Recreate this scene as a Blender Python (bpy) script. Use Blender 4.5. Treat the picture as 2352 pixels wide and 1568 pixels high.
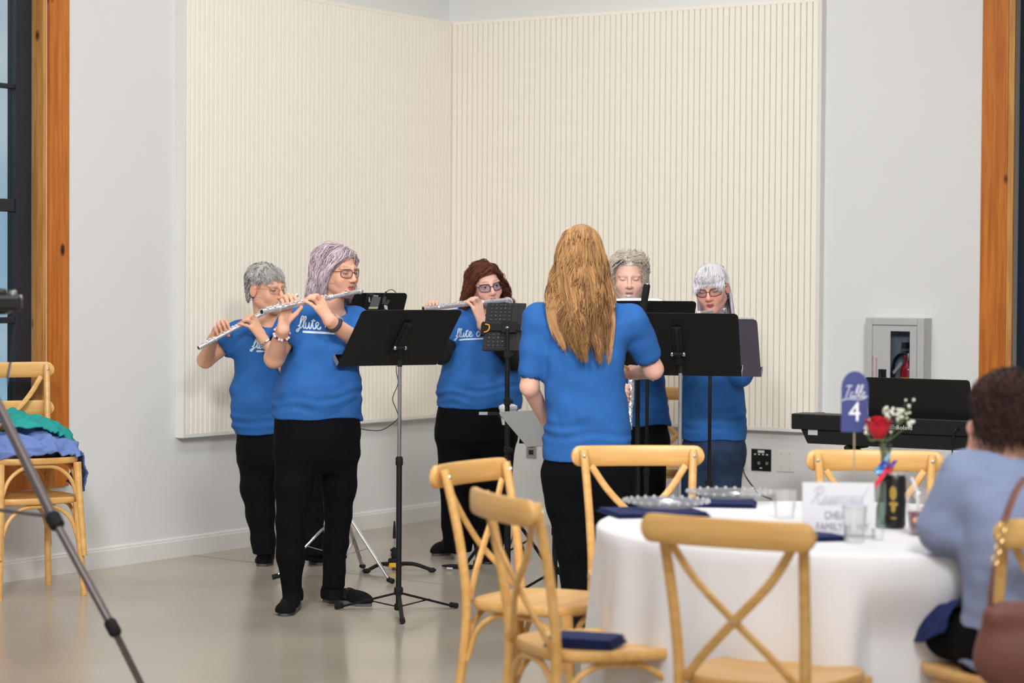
import bpy, bmesh, math, random
import numpy as np
from mathutils import Vector, Matrix
from mathutils.bvhtree import BVHTree

for o in list(bpy.data.objects): bpy.data.objects.remove(o, do_unlink=True)
SC = bpy.context.scene
COL = SC.collection

# ------------------------------------------------------------------ camera
F, PITCH, ROLL, CH = 5343.7, .0265159, .0065837, 1.48
fw = np.array([0, math.cos(PITCH), -math.sin(PITCH)])
_up = np.array([0, math.sin(PITCH), math.cos(PITCH)]); _rt = np.array([1., 0, 0])
CR = math.cos(ROLL) * _rt + math.sin(ROLL) * _up
CU = -math.sin(ROLL) * _rt + math.cos(ROLL) * _up
CO = np.array([0, 0, CH])
cd = bpy.data.cameras.new('camera'); cam = bpy.data.objects.new('camera', cd); COL.objects.link(cam)
cam.matrix_world = Matrix(((CR[0], CU[0], -fw[0], 0), (CR[1], CU[1], -fw[1], 0), (CR[2], CU[2], -fw[2], CH), (0, 0, 0, 1)))
cd.sensor_width = 36; cd.lens = F / 2352 * 36; cd.clip_start = .1; cd.clip_end = 300
cd.dof.use_dof = True; cd.dof.focus_distance = 10.6; cd.dof.aperture_fstop = 2.8
SC.camera = cam

# ------------------------------------------------------------------ light
SC.view_settings.view_transform = 'Standard'; SC.view_settings.look = 'None'
SC.view_settings.exposure = -0.12; SC.view_settings.gamma = 1.0
SC.view_settings.use_curve_mapping = False
W = bpy.data.worlds.new('world'); SC.world = W; W.use_nodes = True
nt = W.node_tree; nt.nodes.clear()
wo = nt.nodes.new('ShaderNodeOutputWorld'); bg = nt.nodes.new('ShaderNodeBackground')
tc = nt.nodes.new('ShaderNodeTexCoord'); mp = nt.nodes.new('ShaderNodeMapping'); mp.inputs['Scale'].default_value = (1, 1, 5)
nz = nt.nodes.new('ShaderNodeTexNoise'); nz.inputs['Scale'].default_value = 2.2; nz.inputs['Detail'].default_value = 5
rp = nt.nodes.new('ShaderNodeValToRGB')
rp.color_ramp.elements[0].position = .38; rp.color_ramp.elements[0].color = (.42, .66, .86, 1)
rp.color_ramp.elements[1].position = .62; rp.color_ramp.elements[1].color = (.86, .92, .97, 1)
nt.links.new(tc.outputs['Generated'], mp.inputs['Vector']); nt.links.new(mp.outputs['Vector'], nz.inputs['Vector'])
nt.links.new(nz.outputs['Fac'], rp.inputs['Fac']); nt.links.new(rp.outputs['Color'], bg.inputs['Color'])
bg.inputs['Strength'].default_value = .95
nt.links.new(bg.outputs['Background'], wo.inputs['Surface'])

LK = .65
def area(name, loc, target, size, power, color=(1, .998, .995), sy=None):
    l = bpy.data.lights.new(name, 'AREA'); l.energy = power * LK; l.color = color
    l.shape = 'RECTANGLE'; l.size = size; l.size_y = sy or size
    o = bpy.data.objects.new(name, l); COL.objects.link(o); o.location = loc
    d = Vector(target) - Vector(loc); o.rotation_euler = d.to_track_quat('-Z', 'Y').to_euler()
    return o
# ceiling fixtures of the hall, above and behind the frame; added fills are marked below
for k, (lx, ly, pw) in enumerate(((-1.6, 2.2, 95), (1.4, 1.2, 150), (-1.3, 5.4, 62), (1.7, 4.4, 52), (-.5, 8.6, 72), (2.0, 8.4, 42), (.3, 11.0, 34))):  # last panel is an extra fill, added to lift the floor and low walls
    area('hall_panel_%d' % k, (lx, ly, 4.7), (lx, ly, 0), 1.5, pw)
area('track_lamp_a', (.7, 11.4, 4.5), (.3, 12.9, .8), .25, 24)
area('track_lamp_b', (-.9, 9.8, 4.5), (-1.3, 11.8, .8), .25, 24)
area('rear_fill', (.3, -1.2, 2.3), (.3, 8, 1.2), 3.2, 62, (.98, .99, 1), 2.0)  # unseen soft fill added behind the camera for table front and chair backs
for k, (lx, tx) in enumerate(((-1.3, -1.4), (1.3, 1.3))):
    area('far_fill_%d' % k, (lx, 2.8, 4.3), (tx, 13, 0), .8, 57).data.spread = math.radians(62)  # unseen spots added to brighten the far walls and players

# ------------------------------------------------------------------ pixel helpers
def ray(x, y): return fw + CR * (x - 1176) / F - CU * (y - 784) / F
def P(x, y, Y):
    d = ray(x, y); return CO + d * (Y / d[1])
def G(x, y, z=0.):
    d = ray(x, y); return CO + d * ((z - CH) / d[2])
dR = np.array([.84129377, -.54057821, 0]); dL = np.array([-.54057821, -.84129377, 0])
CN = np.array([-.39945927, 14.43331683, 0]); ZZ = np.array([0, 0, 1.])
def WLp(s, z, t=0.): return CN + dL * s + dR * t + ZZ * z     # a point on the left wall: s from the corner, t proud of it
def WRp(s, z, t=0.): return CN + dR * s + dL * t + ZZ * z
def onWR(x, y, t=0.):
    d = ray(x, y); X = CO + d * (((CN + dL * t - CO) @ dL) / (d @ dL)); return (X - CN) @ dR, X[2]
def onWL(x, y, t=0.):
    d = ray(x, y); X = CO + d * (((CN + dR * t - CO) @ dR) / (d @ dR)); return (X - CN) @ dL, X[2]
def V(*a): return np.array(a, float)
def nrm(v):
    v = np.asarray(v, float); return v / (np.linalg.norm(v) + 1e-12)

# ------------------------------------------------------------------ materials
def lin(c):
    return tuple(((x / 255) / 12.92 if x / 255 <= .04045 else ((x / 255 + .055) / 1.055) ** 2.4) for x in c)
MATS = {}
def mat(name, rgb, rough=.6, metal=0., var=0., vscale=8., bump=0., bscale=60., stretch=None, spec=.5, attr=False, sheen=0.,
        trans=0., ior=1.45, coat=0., sss=0.):
    if name in MATS: return MATS[name]
    m = bpy.data.materials.new(name); m.use_nodes = True; t = m.node_tree; b = t.nodes['Principled BSDF']
    c = lin(rgb)
    b.inputs['Base Color'].default_value = (*c, 1); b.inputs['Roughness'].default_value = rough
    b.inputs['Metallic'].default_value = metal; b.inputs['Specular IOR Level'].default_value = spec
    b.inputs['Sheen Weight'].default_value = sheen; b.inputs['Transmission Weight'].default_value = trans
    b.inputs['IOR'].default_value = ior; b.inputs['Coat Weight'].default_value = coat
    if sss:
        b.inputs['Subsurface Weight'].default_value = sss; b.inputs['Subsurface Radius'].default_value = (.012, .005, .003)
        b.inputs['Subsurface Scale'].default_value = 1.
    co = t.nodes.new('ShaderNodeTexCoord'); mpn = t.nodes.new('ShaderNodeMapping'); t.links.new(co.outputs['Object'], mpn.inputs['Vector'])
    if stretch: mpn.inputs['Scale'].default_value = stretch
    src = None
    if attr:
        a = t.nodes.new('ShaderNodeVertexColor'); a.layer_name = 'Col'; src = a.outputs['Color']
    if var or not attr:
        n = t.nodes.new('ShaderNodeTexNoise'); n.inputs['Scale'].default_value = vscale; n.inputs['Detail'].default_value = 4
        t.links.new(mpn.outputs['Vector'], n.inputs['Vector'])
        r = t.nodes.new('ShaderNodeMapRange'); r.inputs['From Min'].default_value = .3; r.inputs['From Max'].default_value = .7
        r.inputs['To Min'].default_value = 1 - max(var, .01); r.inputs['To Max'].default_value = 1 + max(var, .01) * .6
        t.links.new(n.outputs['Fac'], r.inputs['Value'])
        mx = t.nodes.new('ShaderNodeMix'); mx.data_type = 'RGBA'; mx.blend_type = 'MULTIPLY'; mx.inputs['Factor'].default_value = 1
        if src: t.links.new(src, mx.inputs['A'])
        else: mx.inputs['A'].default_value = (*c, 1)
        t.links.new(r.outputs['Result'], mx.inputs['B']); src = mx.outputs['Result']
    if src: t.links.new(src, b.inputs['Base Color'])
    if bump:
        n2 = t.nodes.new('ShaderNodeTexNoise'); n2.inputs['Scale'].default_value = bscale; n2.inputs['Detail'].default_value = 3
        t.links.new(mpn.outputs['Vector'], n2.inputs['Vector'])
        bp = t.nodes.new('ShaderNodeBump'); bp.inputs['Strength'].default_value = bump; bp.inputs['Distance'].default_value = .004
        t.links.new(n2.outputs['Fac'], bp.inputs['Height']); t.links.new(bp.outputs['Normal'], b.inputs['Normal'])
    MATS[name] = m; return m

def wood_mat(name, base, dark, knots=False, rough=.45, axis=2, gscale=1.):
    """grain running along one axis, with optional dark round knots"""
    if name in MATS: return MATS[name]
    m = mat(name, base, rough); t = m.node_tree; b = t.nodes['Principled BSDF']
    co = [n for n in t.nodes if n.type == 'TEX_COORD'][0]
    mp1 = t.nodes.new('ShaderNodeMapping'); sc = [14. * gscale] * 3; sc[axis] = .8 * gscale; mp1.inputs['Scale'].default_value = sc
    t.links.new(co.outputs['Object'], mp1.inputs['Vector'])
    n = t.nodes.new('ShaderNodeTexNoise'); n.inputs['Scale'].default_value = 3.; n.inputs['Detail'].default_value = 6; n.inputs['Distortion'].default_value = .6
    t.links.new(mp1.outputs['Vector'], n.inputs['Vector'])
    r = t.nodes.new('ShaderNodeValToRGB'); r.color_ramp.elements[0].position = .32; r.color_ramp.elements[1].position = .66
    r.color_ramp.elements[0].color = (*lin(dark), 1); r.color_ramp.elements[1].color = (*lin(base), 1)
    t.links.new(n.outputs['Fac'], r.inputs['Fac']); src = r.outputs['Color']
    if knots:
        mp2 = t.nodes.new('ShaderNodeMapping'); sc = [7.] * 3; sc[axis] = 3.6; mp2.inputs['Scale'].default_value = sc
        t.links.new(co.outputs['Object'], mp2.inputs['Vector'])
        vo = t.nodes.new('ShaderNodeTexVoronoi'); vo.inputs['Scale'].default_value = 1.; t.links.new(mp2.outputs['Vector'], vo.inputs['Vector'])
        r2 = t.nodes.new('ShaderNodeValToRGB'); r2.color_ramp.elements[0].position = .085; r2.color_ramp.elements[1].position = .15
        r2.color_ramp.elements[0].color = (*lin((88, 44, 24)), 1); r2.color_ramp.elements[1].color = (1, 1, 1, 1)
        t.links.new(vo.outputs['Distance'], r2.inputs['Fac'])
        mx = t.nodes.new('ShaderNodeMix'); mx.data_type = 'RGBA'; mx.blend_type = 'MULTIPLY'; mx.inputs['Factor'].default_value = 1
        t.links.new(src, mx.inputs['A']); t.links.new(r2.outputs['Color'], mx.inputs['B']); src = mx.outputs['Result']
    t.links.new(src, b.inputs['Base Color'])
    return m

def glass_mat(name, tint=(255, 255, 255), gloss=.12, rough=.02, opac=0.):
    """thin clear sheet: mostly transparent with a glossy film"""
    if name in MATS: return MATS[name]
    m = bpy.data.materials.new(name); m.use_nodes = True; t = m.node_tree; t.nodes.clear()
    o = t.nodes.new('ShaderNodeOutputMaterial'); a = t.nodes.new('ShaderNodeBsdfTransparent'); g = t.nodes.new('ShaderNodeBsdfGlossy')
    a.inputs['Color'].default_value = (*lin(tint), 1); g.inputs['Roughness'].default_value = rough
    x = t.nodes.new('ShaderNodeMixShader'); lw = t.nodes.new('ShaderNodeLayerWeight'); lw.inputs['Blend'].default_value = .25
    mr = t.nodes.new('ShaderNodeMapRange'); mr.inputs['To Min'].default_value = gloss * .5; mr.inputs['To Max'].default_value = min(1, gloss * 5)
    t.links.new(lw.outputs['Fresnel'], mr.inputs['Value']); t.links.new(mr.outputs['Result'], x.inputs['Fac'])
    t.links.new(a.outputs[0], x.inputs[1]); t.links.new(g.outputs[0], x.inputs[2])
    last = x
    if opac:
        d = t.nodes.new('ShaderNodeBsdfDiffuse'); d.inputs['Color'].default_value = (*lin(tint), 1)
        y = t.nodes.new('ShaderNodeMixShader'); y.inputs['Fac'].default_value = opac
        t.links.new(x.outputs[0], y.inputs[1]); t.links.new(d.outputs[0], y.inputs[2]); last = y
    t.links.new(last.outputs[0], o.inputs['Surface']); MATS[name] = m; return m

# ------------------------------------------------------------------ objects
ORG = {}
def _link(o, parent):
    COL.objects.link(o)
    if parent is not None: o.parent = parent
def thing(name, loc, label, cat, group=None, rotz=0.):
    o = bpy.data.objects.new(name, None); COL.objects.link(o); o.empty_display_size = .1
    o.location = Vector([float(x) for x in loc]); o.rotation_euler = (0, 0, rotz)
    tag(o, label, cat, group); ORG[o] = np.array([float(x) for x in loc]); return o
def tag(o, label=None, cat=None, group=None, kind=None):
    if label: o['label'] = label
    if cat: o['category'] = cat
    if group: o['group'] = group
    if kind: o['kind'] = kind
    return o
def mesh_obj(name, verts, faces, m, parent=None, world=True, smooth=True, cols=None, origin=None, sharp=None):
    """vertices are world positions; they are stored relative to the top-level thing's base"""
    v = np.asarray(verts, float).reshape(-1, 3)
    org = np.zeros(3)
    if parent is not None and world: org = ORG.get(parent, np.zeros(3))
    elif origin is not None: org = np.asarray(origin, float)
    me = bpy.data.meshes.new(name)
    if isinstance(faces, np.ndarray):
        nf, k = faces.shape
        me.vertices.add(len(v)); me.vertices.foreach_set('co', (v - org).astype(np.float32).ravel())
        me.loops.add(nf * k); me.loops.foreach_set('vertex_index', faces.astype(np.int32).ravel())
        me.polygons.add(nf); me.polygons.foreach_set('loop_start', np.arange(0, nf * k, k, dtype=np.int32))
        me.update(calc_edges=True)
    else:
        me.from_pydata([tuple(x) for x in (v - org)], [], [tuple(f) for f in faces])
    me.validate()
    if smooth: me.polygons.foreach_set('use_smooth', [True] * len(me.polygons))
    if sharp is not None:
        try: me.set_sharp_from_angle(angle=math.radians(sharp))
        except Exception: pass
    if cols is not None:
        a = me.color_attributes.new('Col', 'FLOAT_COLOR', 'POINT')
        c = np.ones((len(v), 4), np.float32); c[:, :3] = cols; a.data.foreach_set('color', c.ravel())
    if m is not None: me.materials.append(m)
    o = bpy.data.objects.new(name, me); _link(o, parent)
    if parent is None and origin is not None: o.location = Vector(org)
    ORG[o] = org
    return o

class MB:
    """collects shapes for one mesh"""
    def __init__(s): s.v = []; s.f = []
    def add(s, v, f):
        n = len(s.v); s.v += [tuple(float(c) for c in x) for x in v]; s.f += [tuple(i + n for i in q) for q in f]; return s
    def box(s, c, size, R=None):
        h = np.array(size) / 2; R = np.eye(3) if R is None else np.asarray(R)
        v = [np.asarray(c) + R @ (h * np.array([x, y, z])) for x in (-1, 1) for y in (-1, 1) for z in (-1, 1)]
        return s.add(v, [(0, 1, 3, 2), (4, 6, 7, 5), (0, 4, 5, 1), (2, 3, 7, 6), (0, 2, 6, 4), (1, 5, 7, 3)])
    def span(s, o, a, b, c):
        """box from corner o and three edge vectors"""
        o, a, b, c = map(np.asarray, (o, a, b, c))
        v = [o, o + a, o + a + b, o + b, o + c, o + a + c, o + a + b + c, o + b + c]
        f = [(0, 3, 2, 1), (4, 5, 6, 7), (0, 1, 5, 4), (1, 2, 6, 5), (2, 3, 7, 6), (3, 0, 4, 7)]
        if np.dot(np.cross(a, b), c) < 0: f = [q[::-1] for q in f]
        return s.add(v, f)
    def prism(s, poly, n):
        """closed polygon extruded by vector n"""
        poly = [np.asarray(p, float) for p in poly]; k = len(poly); n = np.asarray(n, float)
        v = poly + [p + n for p in poly]
        return s.add(v, [tuple(range(k))[::-1], tuple(range(k, 2 * k))] + [(i, (i + 1) % k, (i + 1) % k + k, i + k) for i in range(k)])
    def tube(s, pts, r, seg=10, caps=True, flat=None, up=None):
        """round (or flattened: flat=(a,b) radius multipliers along side/up) tube through points"""
        pts = np.asarray(pts, float); n = len(pts); r = np.broadcast_to(np.asarray(r, float), (n,))
        T = np.gradient(pts, axis=0); T /= np.linalg.norm(T, axis=1)[:, None] + 1e-12
        u = np.array([0, 0, 1.]) if up is None else nrm(up)
        if up is None and abs(T[0] @ u) > .9: u = np.array([1., 0, 0])
        vs = []
        for i in range(n):
            sd = np.cross(T[i], u)
            if np.linalg.norm(sd) < 1e-6: sd = np.cross(T[i], np.array([.3, 1, .2]))
            sd = nrm(sd); uu = np.cross(sd, T[i])
            if up is None: u = uu
            fa, fb = flat or (1, 1)
            for k in range(seg):
                a = 2 * math.pi * k / seg
                vs.append(pts[i] + r[i] * (fa * math.cos(a) * sd + fb * math.sin(a) * uu))
        fs = [(i * seg + k, i * seg + (k + 1) % seg, (i + 1) * seg + (k + 1) % seg, (i + 1) * seg + k) for i in range(n - 1) for k in range(seg)]
        if caps: fs += [tuple(range(seg))[::-1], tuple(range((n - 1) * seg, n * seg))]
        return s.add(vs, fs)
    def lathe(s, prof, c=(0, 0, 0), seg=24, axis=None, close=False):
        """profile of (radius, height) turned about an axis through c"""
        c = np.asarray(c, float); ax = np.array([0, 0, 1.]) if axis is None else nrm(axis)
        e1 = nrm(np.cross(ax, [0, 1., 0] if abs(ax[1]) < .9 else [1., 0, 0])); e2 = np.cross(ax, e1)
        vs = [c + ax * h + r * (math.cos(2 * math.pi * k / seg) * e1 + math.sin(2 * math.pi * k / seg) * e2) for r, h in prof for k in range(seg)]
        n = len(prof)
        fs = [(i * seg + k, i * seg + (k + 1) % seg, (i + 1) * seg + (k + 1) % seg, (i + 1) * seg + k) for i in range(n - 1) for k in range(seg)]
        if prof[0][0] > 1e-6 and not close: fs.append(tuple(range(seg))[::-1])
        if prof[-1][0] > 1e-6 and not close: fs.append(tuple(range((n - 1) * seg, n * seg)))
        return s.add(vs, fs)
    def ball(s, c, r, seg=12, R=None):
        r = np.broadcast_to(np.asarray(r, float), (3,)); R = np.eye(3) if R is None else np.asarray(R)
        vs = []; n = seg // 2
        for i in range(n + 1):
            a = math.pi * i / n
            for k in range(seg):
                b = 2 * math.pi * k / seg
                vs.append(np.asarray(c) + R @ (r * np.array([math.sin(a) * math.cos(b), math.sin(a) * math.sin(b), math.cos(a)])))
        return s.add(vs, [(i * seg + k, (i + 1) * seg + k, (i + 1) * seg + (k + 1) % seg, i * seg + (k + 1) % seg) for i in range(n) for k in range(seg)])
    def build(s, name, m, parent=None, world=True, smooth=True, sharp=35, origin=None, bevel=0., fix=True):
        o = mesh_obj(name, s.v, s.f, m, parent, world, smooth, origin=origin)
        bm = bmesh.new(); bm.from_mesh(o.data); bmesh.ops.remove_doubles(bm, verts=bm.verts, dist=1e-6)
        if fix: bmesh.ops.recalc_face_normals(bm, faces=bm.faces)
        if bevel: bmesh.ops.bevel(bm, geom=[e for e in bm.edges if e.is_manifold and e.calc_face_angle(0) > .5], offset=bevel, segments=2, affect='EDGES', profile=.5)
        bm.to_mesh(o.data); bm.free()
        if smooth:
            o.data.polygons.foreach_set('use_smooth', [True] * len(o.data.polygons))
            o.data.set_sharp_from_angle(angle=math.radians(sharp))
        return o
def bez(pts, n=16):
    """Catmull-Rom through points"""
    pts = [np.asarray(p, float) for p in pts]; q = [2 * pts[0] - pts[1]] + pts + [2 * pts[-1] - pts[-2]]; out = []
    for i in range(1, len(q) - 2):
        for t in np.linspace(0, 1, n, endpoint=False):
            a, b, c, d = q[i - 1], q[i], q[i + 1], q[i + 2]
            out.append(.5 * (2 * b + (c - a) * t + (2 * a - 5 * b + 4 * c - d) * t * t + (3 * b - a - 3 * c + d) * t ** 3))
    out.append(pts[-1]); return np.array(out)
def dup(root, loc=None, rotz=None, label=None):
    r = root.copy(); COL.objects.link(r)
    if loc is not None: r.location = Vector([float(x) for x in loc]); ORG[r] = np.asarray(loc, float)
    if rotz is not None: r.rotation_euler = (0, 0, rotz)
    if label: r['label'] = label
    for ch in list(root.children):
        c = ch.copy(); COL.objects.link(c); c.parent = r
        for g in ch.children:
            d = g.copy(); COL.objects.link(d); d.parent = c
    return r
def Rz(a): c, s = math.cos(a), math.sin(a); return np.array([[c, -s, 0], [s, c, 0], [0, 0, 1]])
def axang(ax, a):
    return np.array(Matrix.Rotation(a, 3, Vector([float(x) for x in ax])))
def text_mesh(name, body, size, m, parent, origin, right, up, extrude=.0008, shear=0., spacing=1., align='CENTER', xs=1.):
    """flat lettering laid on a surface: origin, reading direction and up direction in world space"""
    cu = bpy.data.curves.new(name, 'FONT'); cu.body = body; cu.size = size; cu.extrude = extrude; cu.shear = shear
    cu.space_character = spacing; cu.align_x = align; cu.resolution_u = 3
    to = bpy.data.objects.new(name, cu); COL.objects.link(to)
    dg = bpy.context.evaluated_depsgraph_get(); dg.update()
    me = bpy.data.meshes.new_from_object(to.evaluated_get(dg)); bpy.data.objects.remove(to, do_unlink=True)
    v = np.array([x.co for x in me.vertices]).reshape(-1, 3); fs = [tuple(p.vertices) for p in me.polygons]
    bpy.data.meshes.remove(me)
    right, up = nrm(right), nrm(up); n = np.cross(right, up)
    w = np.asarray(origin) + v[:, :1] * xs * right + v[:, 1:2] * up + v[:, 2:3] * n
    return mesh_obj(name, w, fs, m, parent, smooth=False)
def vnoise(p, seed=0):
    """smooth value noise in -1..1"""
    i = np.floor(p).astype(np.int64); f = p - i; f = f * f * (3 - 2 * f); r = np.zeros(len(p))
    def hsh(a):
        n = (a[:, 0] * 374761393 + a[:, 1] * 668265263 + a[:, 2] * 2147483647 + seed * 974634777) & 0x7fffffff
        n = ((n ^ (n >> 13)) * 1274126177) & 0x7fffffff; return ((n ^ (n >> 16)) & 0xffff) / 32767.5 - 1
    for dx in (0, 1):
        for dy in (0, 1):
            for dz in (0, 1):
                w = (f[:, 0] if dx else 1 - f[:, 0]) * (f[:, 1] if dy else 1 - f[:, 1]) * (f[:, 2] if dz else 1 - f[:, 2]); r += w * hsh(i + np.array([dx, dy, dz]))
    return r
# ================================================================== the room
M_wall = mat('wall_paint', (223, 223, 222), .75, var=.012, vscale=1.5, bump=.12, bscale=14)
M_trimw = mat('white_trim_paint', (226, 224, 220), .5)
M_slat = mat('cream_slat_paint', (245, 239, 226), .6)
M_slatback = mat('cream_panel_backing', (222, 215, 200), .8)
M_floor = mat('polished_concrete', (174, 164, 149), .2, var=.10, vscale=1.3, bump=.02, bscale=30, spec=.55)
def floor_detail():
    t = M_floor.node_tree; b = t.nodes['Principled BSDF']
    co = [n for n in t.nodes if n.type == 'TEX_COORD'][0]
    n = t.nodes.new('ShaderNodeTexNoise'); n.inputs['Scale'].default_value = .9; n.inputs['Detail'].default_value = 5
    t.links.new(co.outputs['Object'], n.inputs['Vector'])
    r = t.nodes.new('ShaderNodeMapRange'); r.inputs['From Min'].default_value = .3; r.inputs['From Max'].default_value = .7
    r.inputs['To Min'].default_value = .12; r.inputs['To Max'].default_value = .3
    t.links.new(n.outputs['Fac'], r.inputs['Value']); t.links.new(r.outputs['Result'], b.inputs['Roughness'])
floor_detail()
M_timber = wood_mat('pine_timber', (202, 122, 48), (172, 94, 32), knots=True, rough=.4)
M_timber2 = wood_mat('pine_timber_pale', (206, 152, 84), (170, 112, 52), knots=True, rough=.5)
M_dark = mat('dark_bronze_frame', (38, 42, 50), .4)
M_black = mat('black_powder_coat', (22, 22, 24), .45, spec=.4)
M_ceil = mat('ceiling_paint', (225, 223, 218), .8)
M_grass = mat('lawn', (96, 122, 84), .9, var=.3, vscale=.6)
M_leaf = mat('treeline_foliage', (70, 96, 84), .9, var=.4, vscale=1.2)
HC = 4.8   # ceiling height
LLEN, RLEN = 14.5, 10.5

def struct(o, kind='structure'): o['kind'] = kind; return o
# floor
a, b, c, d = CN + dL * (-.02) + dR * (-.02), CN + dR * RLEN, CN + dR * RLEN + dL * LLEN, CN + dL * LLEN
m = MB(); m.span(a - ZZ * .1, b - a, d - a, ZZ * .1)
floor = struct(m.build('floor', M_floor, smooth=False))
j0, j1 = G(440, 1275), G(640, 1298); jd = nrm(j1 - j0)
m = MB(); m.span(j0 - jd * .9 + V(0, 0, .0002), jd * 7.5, np.cross(ZZ, jd) * .004, ZZ * .0006)
m.build('control_joint', mat('joint_filler', (140, 130, 116), .6), floor, smooth=False)
# ceiling
m = MB(); m.span(a + ZZ * HC, b - a, d - a, ZZ * .12); struct(m.build('ceiling', M_ceil, smooth=False))

# left wall with its window opening
ws0, ws1 = 3.518, 5.05           # opening along the wall
wz0, wz1 = onWL(120, 1030)[1], 4.1
def wall(name, pt, out, L, holes):
    m = MB(); th = out * -.22
    s = -.22
    for (h0, h1, z0, z1) in holes:
        m.span(pt(s, 0), pt(h0, 0) - pt(s, 0), ZZ * HC, th)
        if z0 > .01: m.span(pt(h0, 0), pt(h1, 0) - pt(h0, 0), ZZ * z0, th)
        m.span(pt(h0, z1), pt(h1, 0) - pt(h0, 0), ZZ * (HC - z1), th)
        s = h1
    m.span(pt(s, 0), pt(L, 0) - pt(s, 0), ZZ * HC, th)
    return struct(m.build(name, M_wall, smooth=False))
wall_left = wall('wall_left', WLp, dR, LLEN, [(ws0, ws1, wz0, wz1)])
ds0, ds1 = 3.66, 5.3
wall_right = wall('wall_right', WRp, dL, RLEN, [(ds0, ds1, 0., 3.6)])

q0 = CN + dL * LLEN
m = MB(); m.span(q0 + ZZ * 0, dR * RLEN, dL * .2, ZZ * HC); struct(m.build('wall_back', M_wall, smooth=False))
q0 = CN + dR * RLEN
m = MB(); m.span(q0 + ZZ * 0, dL * LLEN, dR * .2, ZZ * HC); struct(m.build('wall_side', M_wall, smooth=False))

def baseboard(name, pt, out, s0, s1):
    m = MB(); k = pt(s1, 0) - pt(s0, 0)
    pr = [(0, 0), (.016, 0), (.016, .086), (.012, .09), (.012, .098), (.006, .106), (0, .106)]
    m.prism([pt(s0, z) + out * t for t, z in pr], k)
    return struct(m.build(name, M_trimw, smooth=False))
baseboard('baseboard_left', WLp, dR, 0, ws0 + 4)
baseboard('baseboard_right', WRp, dL, .016, 3.479)

# left window: timber casing, jamb, dark sash, muntins, panes, screen
win = bpy.data.objects.new('window_1', None); COL.objects.link(win); win['kind'] = 'structure'; win.location = Vector(WLp(ws0, wz0)); ORG[win] = WLp(ws0, wz0)
def slab(name, pt, s0, s1, z0, z1, t0, t1, mm, par, bev=.003):
    m = MB(); m.span(pt(s0, z0, t0), pt(s1, z0, t0) - pt(s0, z0, t0), ZZ * (z1 - z0), pt(s0, z0, t1) - pt(s0, z0, t0))
    return m.build(name, mm, par, smooth=False, bevel=bev)
slab('casing', WLp, 3.374, 3.512, wz0 - .0, wz1 + .14, .0, .022, M_timber, win)
slab('casing', WLp, 3.374, ws1 + .14, wz0 - .19, wz0 - .001, .0, .022, M_timber, win)
slab('casing', WLp, ws1 + .002, ws1 + .14, wz0, wz1 + .14, .0, .022, M_timber, win)
slab('jamb', WLp, ws0, ws0 + .02, wz0, wz1, -.075, .004, M_timber2, win)
slab('jamb', WLp, ws1 - .02, ws1, wz0, wz1, -.075, .004, M_timber2, win)
slab('sill', WLp, ws0, ws1, wz0, wz0 + .02, -.075, .004, M_timber2, win)
sf0, sf1 = ws0 + .02, ws1 - .02
gs = onWL(30, 500, -.1)[0]; sw = gs - sf0
slab('sash_stile', WLp, sf0, sf0 + sw, wz0 + .02, wz1, -.14, -.077, M_dark, win)
slab('sash_stile', WLp, sf1 - sw, sf1, wz0 + .02, wz1, -.14, -.077, M_dark, win)
zr = [onWL(15, y, -.1)[1] for y in (197, 471, 735)]
for z, h in ((wz0 + .06, .09), (wz1 - .05, .1), (zr[0], .022), (zr[1], .062), (zr[2], .03)):
    slab('muntin', WLp, sf0 + sw, sf1 - sw, z - h / 2, z + h / 2, -.13, -.085, M_dark, win)
zs = [wz0 + .1] + zr[::-1] + [wz1 - .1]
M_pane = glass_mat('window_pane', (232, 240, 242), .1)
for z0, z1 in zip(zs[:-1], zs[1:]):
    slab('pane', WLp, sf0 + sw, sf1 - sw, z0, z1, -.112, -.106, M_pane, win, 0)

# right opening: timber casing and dark door frame
door = bpy.data.objects.new('door_1', None); COL.objects.link(door); door['kind'] = 'structure'; door.location = Vector(WRp(ds0, 0)); ORG[door] = WRp(ds0, 0)
slab('casing', WRp, 3.479, 3.625, 0, 3.75, 0, .02, M_timber, door)
slab('casing', WRp, ds1, ds1 + .15, 0, 3.75, 0, .02, M_timber, door)
slab('casing', WRp, 3.625, ds1, 3.6, 3.75, 0, .02, M_timber, door)
slab('jamb', WRp, 3.625, ds0, 0, 3.6, -.09, .016, M_timber2, door)
M_navy = mat('dark_navy_door', (20, 34, 50), .35)
slab('door_stile', WRp, ds0, ds0 + .12, 0, 3.6, -.16, -.06, M_navy, door)
slab('door_stile', WRp, ds1 - .12, ds1, 0, 3.6, -.16, -.06, M_navy, door)
slab('door_rail', WRp, ds0 + .12, ds1 - .12, 0, .25, -.15, -.07, M_navy, door)
slab('door_rail', WRp, ds0 + .12, ds1 - .12, 2.2, 2.32, -.15, -.07, M_navy, door)
M_dpane = glass_mat('dark_door_glass', (18, 30, 44), .1)
slab('pane', WRp, ds0 + .12, ds1 - .12, .25, 2.2, -.115, -.108, M_dpane, door, 0)
slab('pane', WRp, ds0 + .12, ds1 - .12, 2.32, 3.6, -.115, -.108, M_dpane, door, 0)

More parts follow.
